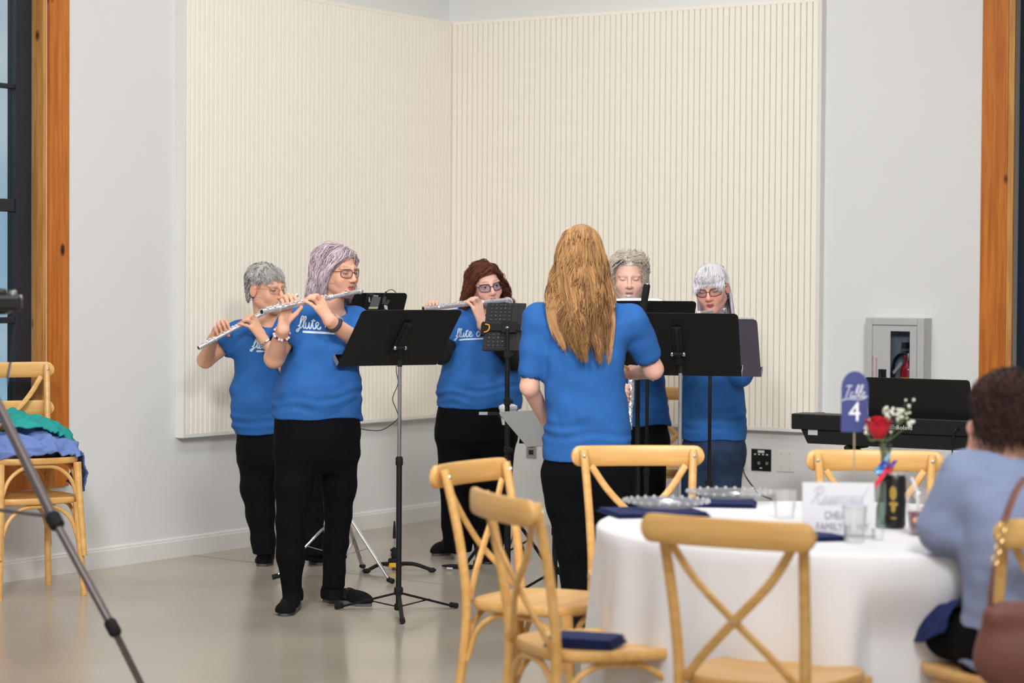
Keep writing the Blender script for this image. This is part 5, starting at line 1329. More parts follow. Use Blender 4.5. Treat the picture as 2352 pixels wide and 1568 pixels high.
def hair(per, H, N, length, c0, c1, seed=0, part=.012, sweep=.6, vol=(1.02, 1.14), wave=(.0, 0.), grav=.16, rad=(.0013, .003), bangs=0., extra=None, hairline=.062, side_u=-.02, back_u=-.09, g=((.075, .3), (.05, .75), (.0, 1.12), (-.05, 1.2), (-.12, 1.1)), jit=.1, under=1.03, step=.011, dark=None, flare=.0, stray=.03, top=1.0, hold=.75, nape=None, clump=(0, 0.)):
    """locks grown from the scalp over a shell of controlled volume; g: (height, azimuth) of the face opening"""
    rg = np.random.default_rng(seed); pts = []
    c = np.array([0, -.016, .034]); r0 = np.array([.0755, .0945, .08])
    def limit(p):
        az = np.arctan2(np.abs(p[:, 0]), p[:, 1])               # 0 front .. pi back
        return np.where(az < .75, hairline, np.where(az < 1.65, hairline + (side_u - hairline) * (az - .75) / .9, side_u + (back_u - side_u) * np.clip((az - 1.65) / .9, 0, 1)))
    while len(pts) < N:
        d = rg.normal(size=(N * 3, 3)); d /= np.linalg.norm(d, axis=1)[:, None]; p = c + d * r0; pts += list(p[p[:, 2] > limit(p)])
    p = np.array(pts[:N]); n = N; root = p.copy(); L = length(root, rg) if callable(length) else np.full(n, length)
    L = L * rg.uniform(.88, 1.08, n); layer = rg.uniform(vol[0], vol[1], n) ; loose = rg.random(n) < stray; layer = np.where(loose, layer + .08, layer)
    gu = np.array(sorted(g)); gz, ga = gu[:, 0], gu[:, 1]; gj = rg.uniform(0, .16, n)
    sgn = np.where(p[:, 0] + rg.normal(0, .012, n) > part, 1., -1.) * np.where(p[:, 1] < .0, np.clip(1 + p[:, 1] * 18, .05, 1), 1)
    v = np.stack([sgn * sweep * np.clip(1.1 - np.abs(p[:, 0] - part) * 6, .25, 1), np.where(p[:, 1] > .02, .05, -.45), np.where(p[:, 1] < -.01, -.25, 0.)], 1)
    isb = np.zeros(n, bool)
    if bangs:
        isb = (p[:, 1] > .0) & (p[:, 2] > hairline) & (np.abs(p[:, 0]) < .07); k = isb.sum()
        v[isb] = np.stack([.75 * p[isb, 0] / .06, np.full(k, 1.), np.full(k, -.05)], 1); L[isb] = bangs * rg.uniform(.88, 1.08, k) + np.clip(.085 - p[isb, 1], 0, 1) * .9
    v += rg.normal(0, jit, (n, 3)); v /= np.linalg.norm(v, axis=1)[:, None]
    m = int(max(7, min(22, L.max() / step))); st = (L / m)[:, None]; phs = rg.uniform(0, 6.28, (n, 3)); P_ = [p.copy()]
    gv = np.linalg.solve(H.R, np.array([0, 0, -1.]))
    for i in range(m):
        v = v + gv * (grav * (st / .011)); v /= np.linalg.norm(v, axis=1)[:, None]; po = p; p = p + v * st
        grow = np.clip((i + 1) / (m * .35), 0, 1); lay = 1 + (layer - 1) * grow + (top - 1) * np.clip((p[:, 2] - .03) / .07, 0, 1) * grow
        rl = r0 * lay[:, None]; rel = p - c; up_ = rel[:, 2] > 0
        az = np.arctan2(rel[:, 0] / r0[0], rel[:, 1] / r0[1]); lim = np.interp(p[:, 2], gz, ga) + gj
        fix = (~isb) & (np.abs(az) < lim) & (p[:, 2] < gz[-1]); s_ = np.where(np.abs(az) > .2, np.sign(az), np.where(root[:, 0] > part, 1., -1.)); az2 = np.where(fix, s_ * np.minimum(lim, np.abs(az) + .22), az)
        q = rel / rl; mm = np.linalg.norm(q, axis=1) + 1e-9; rho = np.hypot(q[:, 0], q[:, 1]) + 1e-9
        fac_u = 1 / mm; fl = 1 + flare * np.clip(-rel[:, 2] / .15, 0, 2); fac_l = fl / rho
        if nape is not None: fac_l = fac_l * (1 - nape * np.clip(-rel[:, 2] / .12, 0, 1) * (rel[:, 1] < 0))
        fac = np.where(up_, fac_u, fac_l); fac = np.where(fac > 1, fac, 1 + (fac - 1) * hold); fac = np.where((~up_) & (rel[:, 2] < -.16), np.clip(fac, .99, 1.02), fac)
        rr_ = np.hypot(rel[:, 0] / r0[0], rel[:, 1] / r0[1]) * fac
        np_ = np.stack([np.sin(az2) * rr_ * r0[0], np.cos(az2) * rr_ * r0[1], np.where(up_, rel[:, 2] * fac, rel[:, 2])], 1) + c
        fb = isb; np_[fb] = np.where((p[fb, 2] > .035)[:, None], np_[fb], np.stack([p[fb, 0], np.maximum(p[fb, 1], .093 - 9 * p[fb, 0] ** 2), p[fb, 2]], 1))
        p = np_; d = p - po; v = v * .5 + .5 * d / (np.linalg.norm(d, axis=1)[:, None] + 1e-9)
        P_.append(p.copy())
    Pt = np.stack(P_, 1)
    if wave[0] or clump[0]:
        u = np.linspace(0, 1, m + 1)[None, :, None]; ph = phs[:, None, :]; cl = np.round(np.arctan2(root[:, 0], root[:, 1]) * 7)[:, None, None]
        if clump[0]:
            sd_ = root[rg.integers(0, n, clump[0])] + 0; cid = np.argmin(((root[:, None] - sd_[None]) ** 2).sum(2), 1); cl = rg.uniform(0, 6.28, clump[0])[cid][:, None, None]; ph = ph * .35
            for q_ in range(clump[0]):
                w_ = cid == q_
                if w_.sum() > 2: mn = Pt[w_].mean(0, keepdims=True); Pt[w_] = Pt[w_] + (mn - Pt[w_]) * clump[1] * u ** 1.2
        Pt = Pt + wave[0] * (np.sin(ph * .35 + cl * 1.7 + wave[1] * np.arange(m + 1)[None, :, None] * (st[:, None, :] / .011))) * np.clip(u * 2.2, 0, 1)
    Wd = H.c + (Pt * H.s) @ H.R.T
    if extra is not None: Wd = extra(Wd, rg)
    mixf = rg.beta(1.2, 1.2, n)[:, None]; cols = np.array(lin(c0)) * (1 - mixf) + np.array(lin(c1)) * mixf
    if dark is not None:
        w = (rg.random(n) < dark[1] * np.clip(dark[2](root), 0, 1))[:, None]; cols = np.where(w, np.array(lin(dark[0])), cols)
    V_, f, C_ = strands_mesh(Wd, rg.uniform(*rad, n) * H.s, cols)
    a, b = np.meshgrid(np.linspace(0, math.pi, 28), np.linspace(0, 2 * math.pi, 44, endpoint=False), indexing='ij')
    sp = np.stack([np.sin(a) * np.cos(b), np.sin(a) * np.sin(b), np.cos(a)], -1).reshape(-1, 3); s_ = c + sp * r0 * under
    okv = s_[:, 2] > limit(s_) - .002; qd = np.array([(i * 44 + j, (i + 1) * 44 + j, (i + 1) * 44 + (j + 1) % 44, i * 44 + (j + 1) % 44) for i in range(27) for j in range(44)]); qd = qd[okv[qd].all(1)]
    ws = H.c + (s_ * H.s) @ H.R.T; n0 = len(V_)
    V_ = np.vstack([V_, ws]); f = np.vstack([f, qd + n0]); C_ = np.vstack([C_, np.repeat([np.array(lin(c0)) * .45 + np.array(lin(c1)) * .45], len(ws), 0)])
    return mesh_obj('hair', V_, f, M_hair, per, cols=C_)
def glasses(per, H, m, lw=.026, lh=.0185, sep=.0335, f=.102, u=-.004, r=.0017, thin=False, tint=None):
    mats = m; w = H.w
    root = None
    for sg in (-1, 1):
        pts = []
        for k in range(28):
            a = 2 * math.pi * k / 28; c_, s_ = math.cos(a), math.sin(a); e = 2 / 3.
            x = sg * sep + lw * abs(c_) ** e * np.sign(c_); z = u + lh * abs(s_) ** e * np.sign(s_) * (1.05 if s_ > 0 else 1); pts.append(w(x, f - .9 * x * x * 8, z))
        mb = MB(); mb.tube(pts + [pts[0], pts[1]], r * H.s, 8, caps=False)
        if root is None:
            mb.tube([w(-sep + lw, f - .0, u + .004), w(0, f + .003, u + .007), w(sep - lw, f, u + .004)], r * H.s, 8)
            for q in (-1, 1):
                x0 = q * (sep + lw); mb.tube([w(x0, f - .9 * x0 * x0 * 8, u + .008), w(q * .07, f - .045, u + .008), w(q * .079, .01, u + .006), w(q * .08, -.02, u - .008)], r * H.s, 8)
            first = mb; continue_pts = None
        else:
            first.v += [] ; n0 = len(first.v); first.v += mb.v; first.f += [tuple(i + n0 for i in q) for q in mb.f]
        if sg == -1: lens_a = pts; root = True
        else: lens_b = pts
    fr = first.build('eyeglasses', m, per)
    for L_ in (lens_a, lens_b):
        mb = MB(); mb.add([sum(L_) / len(L_)] + L_, [(0, i + 1, (i + 1) % len(L_) + 1) for i in range(len(L_))]); mb.build('lens', tint or M_lens, fr, fix=False)
    return fr

class Person:
    def __init__(s, label, base, theta):
        s.base = np.array([base[0], base[1], 0.]); s.th = math.radians(theta); s.fwd = np.array([math.cos(s.th), math.sin(s.th), 0]); s.left = np.array([-math.sin(s.th), math.cos(s.th), 0])
        s.e = thing('person', s.base, label, 'person', 'people in the hall')
    def rows(s, spec, Y):
        """(y px, x left px, x right px, half depth, forward shift) -> torso sections"""
        out = []; ca, sa = abs(s.left[0]), abs(s.fwd[0])
        for y, x0, x1, hd, fo in spec:
            a, b = P(x0, y, Y), P(x1, y, Y); app = np.linalg.norm(b - a) / 2; hw = math.sqrt(max(.05 ** 2, (app ** 2 - (hd * sa) ** 2))) / max(ca, .3)
            c = (a + b) / 2 + s.fwd * fo; out.append((c[2], c[:2], hw, hd))
        return out
    def box(s, pts, pad): 
        q = np.array(pts); return q.min(0) - pad, q.max(0) + pad
    def body(s, H, rows, arms, hands, legs, skin, neck=None, fine=.0034, **kw):
        """one continuous skin: head, neck, trunk, arms, hands, legs"""
        allp = [H.w(0, 0, .13), H.w(0, .12, -.1), H.w(0, -.12, 0), H.w(.1, 0, 0), H.w(-.1, 0, 0)] + [p for a in arms for p in a[0]] + [p for l in legs for p in l[0]] + [np.array([r[1][0], r[1][1], r[0]]) + s.left * k * r[2] for r in rows for k in (-1, 1)] + [np.array([r[1][0], r[1][1], r[0]]) + s.fwd * k * r[3] for r in rows for k in (-1, 1)] + [np.asarray(t) for h in hands for t in list(h[3]) + [h[4]]]
        lo, hi = s.box(allp, .09); lo[2] = max(lo[2], .02)
        hp = np.array([H.w(l, f, u) for l in (-.09, .09) for f in (-.115, .12) for u in (-.13, .13)]); fi = [[(hp[:, i].min(), hp[:, i].max())] for i in range(3)]
        for h in hands:
            q = np.array([h[0], h[1], h[2], h[4]] + list(h[3])); 
            for i in range(3): fi[i].append((q[:, i].min() - .02, q[:, i].max() + .02))
        F_ = Field(axis(lo[0], hi[0], fi[0], .007, fine), axis(lo[1], hi[1], fi[1], .007, fine), axis(lo[2], hi[2], fi[2], .009, fine))
        if rows: F_.loft(rows, s.fwd, s.left, .03, -.022)
        for pts, rs in legs: F_.chain(pts, rs, .02)
        if rows and legs:
            z0 = min(r[0] for r in rows); r0 = min(rows, key=lambda r: r[0])
            for pts, rs in legs: F_.cap(np.array([*r0[1], z0 + .03]), pts[0], .09, rs[0], .04)
        sh = [a[0][0] for a in arms]
        for a in sh: F_.cap(a - (a - sh[0]) * .12 - (a - sh[-1]) * .12, a, .036, .036, .03)
        nb = neck if neck is not None else (sh[0] + sh[-1]) / 2 + ZZ * .02
        F_.cap(nb - ZZ * .05, H.w(0, -.022, -.06), .062, .052 * H.s, .03)
        if len(sh) == 2:
            for a in sh: F_.cap(nb - ZZ * .015, a, .036, .028, .03)
        H.sculpt(F_, **{k: v for k, v in kw.items() if k in ('nose', 'jaw', 'cheek')})
        for pts, rs in arms: F_.chain(pts, rs, .018)
        for h in hands: hand(F_, *h)
        v, f = F_.mesh(); v = smooth_mesh(v, f, 1, .35)
        col = np.repeat([np.array(lin(skin))], len(v), 0); n_ = vnoise(v * 22, 3) * .05 + vnoise(v * 70, 4) * .03; col = col * (1 + n_)[:, None]
        H.paint(v, col, skin, **{k: w for k, w in kw.items() if k in ('blush', 'brow', 'lip', 'brow_w', 'eyes', 'iris')})
        for h in hands:
            for tpt in list(h[3]) + [h[4]]:
                w = np.exp(-(np.linalg.norm(v - tpt, axis=1) / .011) ** 2)[:, None] * .35; col = col * (1 - w) + np.array(lin((skin[0], skin[1] * .74, skin[2] * .72))) * w
        return mesh_obj('body', v, f, M_skin, s.e, cols=col)
    def shirt(s, rows, sleeves, m, neckp, neck_r=.066, folds=.0045, seed=0, hem_wave=.006, h=.0062, name='shirt', sh_r=.058, blouse=0., neck_dir=None, diag=1., k=.03, fdir=(5, 10), ridge=.45):
        """sleeves: list of (points, radii, open arm radius)"""
        pts = [np.array([r[1][0], r[1][1], r[0]]) + d * k_ * q for r in rows for d, q in ((s.left, r[2]), (s.fwd, r[3])) for k_ in (-1, 1)] + [p for sl in sleeves for p in sl[0]]
        lo, hi = s.box(pts, .12); F_ = Field(*[np.arange(a, b, h) for a, b in zip(lo, hi)])
        F_.loft(rows, s.fwd, s.left, .02)
        sh = [sl[0][0] for sl in sleeves]; mid = np.asarray(neckp)
        for a in sh: F_.cap(mid - ZZ * .035, a - ZZ * .0, sh_r + .008, sh_r, .05); F_.cap(mid - ZZ * .09, a - ZZ * .05, sh_r + .02, sh_r + .004, .05)
        for sl in sleeves: F_.chain(sl[0], sl[1], k)
        nd = nrm(neck_dir if neck_dir is not None else s.fwd * .35 + ZZ)
        rg = np.random.default_rng(seed); ph = rg.uniform(0, 6.28, 8)
        def fn(p):
            u = (p - s.base) @ s.left; w = (p - s.base) @ s.fwd; z = p[:, 2]
            q = np.stack([u * 3.2 + z * 1.6 * diag, w * 3.2, z * 5.5 - u * 1.8 * diag], 1)
            a = vnoise(q * 2.2, seed) * .45 + vnoise(q * 4.2 + 7, seed + 1) * .3
            fa, fb = fdir; r1 = vnoise(np.stack([u * fa + z * fa * diag * .6, w * 5, z * fb - u * fb * .6 * diag], 1) + 3, seed + 2); r2 = vnoise(np.stack([u * fa * 1.4 - z * fa * .8 * diag, w * 6, z * fb * 1.3 + u * fb * .4], 1) + 9, seed + 5)
            ridg = ((1 - np.abs(r1) * 3.2).clip(-1, 1) + (1 - np.abs(r2) * 3.2).clip(-1, 1) * .6) * ridge
            zb_ = min(r[0] for r in rows); ridg = ridg + .5 * np.exp(-((z - zb_ - .09 - .03 * np.sin(u * 9)) / .05) ** 2) * np.sin((z - zb_) * 130 + 3 * vnoise(np.stack([u * 6, w * 6, z * 0], 1), seed + 8))
            return a + .6 * ridg
        ends = [(sl[0][-1], sl[1][-1]) for sl in sleeves if sl[2]]
        def fn2(p):
            w = fn(p)
            for q, r_ in ends: w = w * np.clip((np.linalg.norm(p - q, axis=1) - r_) / .05, .12, 1)
            return w
        F_.noise(folds, fn2)
        F_.cap(mid + nd * .0 - ZZ * .012 + s.fwd * .018, mid + nd * .2, neck_r, neck_r * 1.1, .008, 's', mar=.06)
        for sl in sleeves:
            if sl[2]:
                a, b = sl[0][-2], sl[0][-1]; d = nrm(b - a); rc = min(sl[2] + .006, sl[1][-1] - .014); F_.cap(b - d * .005, b + d * .12, rc, rc, .003, 's', mar=.03)
        zb = min(r[0] for r in rows)
        v, f = F_.mesh(); v = smooth_mesh(v, f, 1, .4)
        u = (v - s.base) @ s.left; w = (v - s.base) @ s.fwd
        low = np.clip(1 - (v[:, 2] - zb) / .12, 0, 1); v[:, 2] += low * hem_wave * (np.sin(u * 22 + ph[0]) + .6 * np.sin(w * 31 + ph[1]))
        o = mesh_obj(name, v, f, m, s.e); s.sv, s.sf = v, f; return o
    def trousers(s, rows, legs, m, seed=0, folds=.004, h=.0075, name='trousers', crotch=None):
        pts = [np.array([r[1][0], r[1][1], r[0]]) + d * k_ * q for r in rows for d, q in ((s.left, r[2]), (s.fwd, r[3])) for k_ in (-1, 1)] + [p for l in legs for p in l[0]]
        lo, hi = s.box(pts, .11); F_ = Field(*[np.arange(a, b, h) for a, b in zip(lo, hi)])
        zl = min(rows, key=lambda r: r[0]); rows = list(rows) + [(zl[0] - .07, zl[1], zl[2] * .62, zl[3] * .6)]
        F_.loft(rows, s.fwd, s.left, .02)
        for p, r in legs: F_.cap(p[0], p[1], r[0] * .93, r[1], .04); F_.chain(p[1:], r[1:], .022)
        def fn(p):
            z = p[:, 2]; q = np.stack([p[:, 0] * 7, p[:, 1] * 7, z * 11 + p[:, 0] * 6], 1); low = np.clip(1.4 - z * 1.6, .35, 1.2)
            return (vnoise(q, seed) + .6 * vnoise(q * 2.3 + 5, seed + 1)) * low
        F_.noise(folds, fn)
        zc = min(p[-1][2] for p, r in legs); F_.D = np.maximum(F_.D, (zc + .008 * 0 - F_.zs)[None, None, :].astype(np.float32))
        v, f = F_.mesh(); v = smooth_mesh(v, f, 1, .4); o = mesh_obj(name, v, f, m, s.e)
        for p, r in legs:
            mb = MB(); q = p[-1]; n_ = 8; mb.tube([np.array([q[0], q[1], q[2] + .05 - (q[2] + .02) * k / (n_ - 1)]) for k in range(n_)], np.linspace(.045, .036, n_), 16); mb.build('sock', M_shoe, s.e)
        return o
    def shoe(s, heel, toe, w=.044, hgt=.075, m=None, sole=None, strap=False):
        heel, toe = np.asarray(heel, float), np.asarray(toe, float); heel[2] = toe[2] = 0; d = nrm(toe - heel); L = np.linalg.norm(toe - heel); sd = np.cross(ZZ, d)
        lo, hi = np.minimum(heel, toe) - .07, np.maximum(heel, toe) + .07; lo[2] = .012; hi[2] = hgt + .06
        F_ = Field(*[np.arange(a, b, .005) for a, b in zip(lo, hi)]); R = np.stack([sd, d, ZZ], 1)
        F_.ell(heel + d * .035 + ZZ * .04, (w * .82, .042, hgt * .72), R, .02); F_.ell(heel + d * L * .5 + ZZ * .026, (w * .9, L * .42, .045), R, .03); F_.ell(toe - d * .055 + ZZ * .022, (w, .06, .034), R, .03)
        F_.D = np.maximum(F_.D, (.014 - F_.zs)[None, None, :].astype(np.float32)); v, f = F_.mesh()
        o = mesh_obj('shoe', v, f, m or M_shoe, s.e)
        pts = [heel + d * (L * .5 + L * .5 * math.cos(a)) + sd * (w * (.98 + .12 * math.cos(a)) * math.sin(a)) for a in np.linspace(0, 2 * math.pi, 24, endpoint=False)]
        mb = MB(); mb.prism([p + ZZ * .001 for p in pts], ZZ * .019); mb.build('sole', sole or M_sole, o)
        if strap:
            mb = MB(); q = heel + d * L * .55; mb.tube([q + sd * w * .95 + ZZ * .03, q + sd * w * .5 + ZZ * .066, q + ZZ * .073, q - sd * w * .5 + ZZ * .066, q - sd * w * .95 + ZZ * .03], .012, 8, flat=(1, .25)); mb.build('strap', M_foam, o)
        return o
    def print_text(s, shirt, centre_px, width, Y, tilt=0., m=None, stroke=.0056, words='flute choir'):
        """lettering laid on the chest by casting rays onto the shirt"""
        bvh = BVHTree.FromPolygons([tuple(x) for x in s.sv], [tuple(int(i) for i in q) for q in s.sf])
        ps_, wd = script_strokes(words, .12, .55); k = width / wd
        d0 = ray(*centre_px); hit = bvh.ray_cast(Vector(CO), Vector(nrm(d0)))
        c = np.array(hit[0]) if hit[0] else P(*centre_px, Y)
        r = s.left * math.cos(tilt) + ZZ * math.sin(tilt); u = ZZ * math.cos(tilt) - s.left * math.sin(tilt)
        def pl(x, y):
            o = c + r * x + u * y + s.fwd * .3; h = bvh.ray_cast(Vector(o), Vector(-s.fwd))
            if h[0] is None: return c + r * x + u * y, s.fwd
            return np.array(h[0]), np.array(h[1]) if np.dot(h[1], s.fwd) > 0 else -np.array(h[1])
        paths = [p * k - np.array([width / 2, 0]) for p in ps_]
        # underline: a small flute drawn as a double bar
        bx = np.linspace(-width * .42, width * .52, 24)
        paths2 = [np.stack([bx, np.full(24, -.5 * k)], 1)]
        vs, fs = stroke_ribbon(paths, stroke, pl, .0022); v2, f2 = stroke_ribbon(paths2, stroke * 1.7, pl, .0022)
        n0 = len(vs); o = mesh_obj('lettering', vs + v2, fs + [tuple(i + n0 for i in q) for q in f2], m or M_lettr, shirt, smooth=False); return o

# ------------------------------------------------------------------ flutes
M_silver = mat('flute_silver', (246, 246, 250), .24, metal=.75)
M_hole = mat('bore_dark', (30, 20, 34), .7)
def flute(label, A, B, up, rad=.0106, lip_t=.16, curved=False, L=None):
    """A: crown end, B: foot end"""
    A, B = np.asarray(A, float), np.asarray(B, float); d = nrm(B - A); Ln = np.linalg.norm(B - A); up = nrm(np.asarray(up) - d * (np.asarray(up) @ d)); sd = np.cross(d, up)
    t = thing('flute', (A + B) / 2, label, 'flute', 'silver flutes held by the players')
    p = lambda x: A + d * x
    h0 = .30 * Ln
    m = MB(); m.lathe([(rad * 1.12, -.004), (rad * 1.2, 0), (rad * 1.2, .012), (rad * .95, .014)], A, 16, d); m.build('crown', M_silver, t)
    m = MB(); m.tube([p(.012), p(h0)], rad * .93, 16); m.build('headjoint', M_silver, t)
    for x in (h0, h0 + .012, Ln * .82):
        m = MB(); m.tube([p(x), p(x + .003), p(x + .007), p(x + .01)], [rad * 1.05, rad * 1.25, rad * 1.25, rad * 1.05], 16); m.build('ring', M_silver, t)
    m = MB(); m.ball(p(lip_t * Ln) + up * rad * .9, (.0125, .0205, .0045), 14, np.stack([sd, d, up], 1)); lp = m.build('lip_plate', M_silver, t)
    m = MB(); m.ball(p(lip_t * Ln) + up * (rad * .9 + .0035), (.005, .006, .002), 10, np.stack([sd, d, up], 1)); m.build('embouchure_hole', M_hole, lp)
    m = MB(); m.tube([p(h0 + .01), p(Ln - .004)], rad, 18, caps=False); m.lathe([(rad, Ln - .008), (rad * 1.18, Ln - .006), (rad * 1.18, Ln), (rad * .9, Ln)], A, 18, d, close=True); m.build('body', M_silver, t)
    m = MB(); m.lathe([(rad * .93, Ln - .03), (rad * .93, Ln - .001)], A, 16, d); m.build('bore', M_hole, t)
    # keywork: cups, rods and posts
    m = MB(); x0 = h0 + .045; xs = list(np.arange(x0, Ln * .8, .0195)) + list(np.arange(Ln * .845, Ln - .02, .021))
    for i, x in enumerate(xs):
        tl = (.25 if i % 2 else -.1); ax = nrm(up * math.cos(tl) + sd * math.sin(tl)); m.lathe([(.0065, 0), (.0082, .0015), (.0082, .004), (.007, .0052), (.002, .0046)], p(x) + ax * (rad + .0008), 12, ax)
    for off, a, b in ((sd * .011 + up * .006, x0 - .01, Ln * .8), (-sd * .011 + up * .006, x0 + .05, Ln * .78), (sd * .011 + up * .005, Ln * .835, Ln - .02)):
        m.tube([p(a) + off * rad / .0098, p(b) + off * rad / .0098], .0019, 6)
        for x in np.arange(a, b, .045): m.ball(p(x) + off * rad / .0098, .003, 6)
    kw = m.build('keywork', M_silver, t); kw['kind'] = 'stuff'
    if curved:
        # U-bend at the crown side for low flutes
        c0_ = A; lo_ = -up * .034; arc = [c0_ + d * .01 + lo_ * 0] + [c0_ + lo_ * .5 * (1 - math.cos(a)) - d * .017 * math.sin(a) * 1.2 for a in np.linspace(0, math.pi, 12)] + [c0_ + lo_ + d * .06]
        m = MB(); m.tube(arc, rad * 1.05, 14); m.build('curved_bend', M_silver, t)
    return t
def fpt(A, B, t, off=0, up=ZZ): return np.asarray(A) + (np.asarray(B) - np.asarray(A)) * t + nrm(up) * off
# ================================================================== the seven people
MPX = lambda Y: Y / F
def legs_px(spec, Y):
    return [([P(x, y, Y + (dy[0] if dy else 0)) for x, y, r, *dy in l], [r * MPX(Y) for x, y, r, *dy in l]) for l in spec]
def legs_skin(legs): return [([p for p in l[0]] + [np.array([l[0][-1][0], l[0][-1][1], .06])], [min(r * .7, .09 if i < len(l[1]) - 2 else .03) for i, r in enumerate(l[1])] + [.028]) for l in legs]
SK1, SK2, SK3, SK4, SK5, SK6, SK7 = (230, 176, 146), (228, 174, 148), (236, 186, 166), (234, 184, 164), (238, 192, 174), (232, 176, 154), (232, 176, 154)
def bracelet_pts(c, d, r, n=24):
    d = nrm(d); e1 = nrm(np.cross(d, [.2, .3, 1])); e2 = np.cross(d, e1); return [np.asarray(c) + r * (math.cos(2 * math.pi * k / n) * e1 + math.sin(2 * math.pi * k / n) * e2) for k in range(n)]

def person_1():
    Y = 11.95; p = Person('person in blue shirt farthest left, playing a flute, silver bracelet on wrist', P(655, 1290, Y)[:2], -74)
    A, B = P(681, 678, 11.90), P(456, 799, 11.55); up = V(0, -.45, 1)
    rows = p.rows([(995, 538, 742, .145, 0), (930, 529, 740, .15, 0), (880, 533, 733, .15, 0), (830, 541, 722, .14, 0), (790, 546, 712, .125, 0), (758, 550, 700, .105, 0)], Y)
    R = [P(549, 765, 11.92), P(472, 826, 11.85), P(489, 777, 11.67)]; L = [P(684, 762, 11.93), P(662, 848, 11.72), P(605, 779, 11.72)]
    f = lambda t, o=.015: fpt(A, B, t, o, up)
    hR = (R[2], P(521, 744, 11.69), P(493, 757, 11.62), [f(.69), f(.725), f(.765), f(.805)], f(.7, -.018), V(-.2, -.5, .8))
    hL = (L[2], P(586, 731, 11.73), P(577, 752, 11.68), [f(.52), f(.545), f(.575), f(.6)], f(.48, -.016), V(.1, -.7, .6))
    H = Head(P(612, 661, 11.93), math.radians(-40), math.radians(5), math.radians(-3), 1.06)
    tr = legs_px([[(592, 1040, 47), (594, 1120, 41), (598, 1180, 33), (605, 1240, 27), (607, 1272, 25)], [(692, 1040, 47), (702, 1120, 40), (711, 1180, 33), (715, 1240, 29), (717, 1272, 27)]], Y)
    p.body(H, rows, [(R, [.05, .041, .027]), (L, [.05, .04, .026])], [hR, hL], legs_skin(tr), SK1, neck=P(614, 727, 11.96), eyes='down', brow=(150, 130, 115), brow_w=.5, jaw=1.1, nose=1.02, blush=.3)
    sh = p.shirt(rows, [([R[0], R[0] + (R[1] - R[0]) * .42], [.062, .068], .048), ([L[0], L[0] + (L[1] - L[0]) * .5], [.062, .066], .046)], M_tee, P(614, 733, 11.95), seed=1, neck_r=.078, neck_dir=p.fwd * .9 + ZZ, folds=.0095)
    p.print_text(sh, (633, 801), .225, Y, -.02)
    p.trousers(p.rows([(970, 548, 735, .13, 0), (1030, 546, 740, .135, 0), (1062, 552, 735, .12, 0)], Y), tr, mat('black_jeans', (15, 18, 21), .9, spec=.15, var=.2, vscale=12, bump=.2, bscale=200), 3)
    g = G(603, 1300); p.shoe(g + V(.01, .2, 0), g + V(0, -.02, 0), .043, strap=True); g = G(727, 1297); p.shoe(g + V(-.03, .2, 0), g + V(.02, -.02, 0), .043)
    def ln(r, rg): return np.where(r[:, 2] > .06, .085, np.where(r[:, 1] < -.04, .045, .055))
    hair(p.e, H, 2600, ln, (224, 222, 220), (160, 156, 152), 1, part=-.02, sweep=.6, clump=(120, .5), wave=(.002, 1.), vol=(1.03, 1.14), grav=.1, bangs=.034, side_u=.012, back_u=-.085, jit=.28, hairline=.058, top=1.05, nape=.12, g=((.075, .3), (.05, .7), (.02, 1.25), (-.05, 1.7), (-.12, 1.7)), dark=((112, 108, 104), .5, lambda r: (-r[:, 1] * 12 + .2)))
    glasses(p.e, H, mat('gold_wire', (170, 140, 110), .3, metal=.8), .023, .016, .0325, r=.0009)
    d = nrm(L[1] - L[2]); c = L[2] + d * .02; q = bracelet_pts(c, d, .031); m = MB(); m.tube(q + [q[0], q[1]], .006, 8, caps=False); m.build('bracelet', M_chrome, p.e)
    flute('silver flute pointing down left, held by the leftmost player', A, B, up)
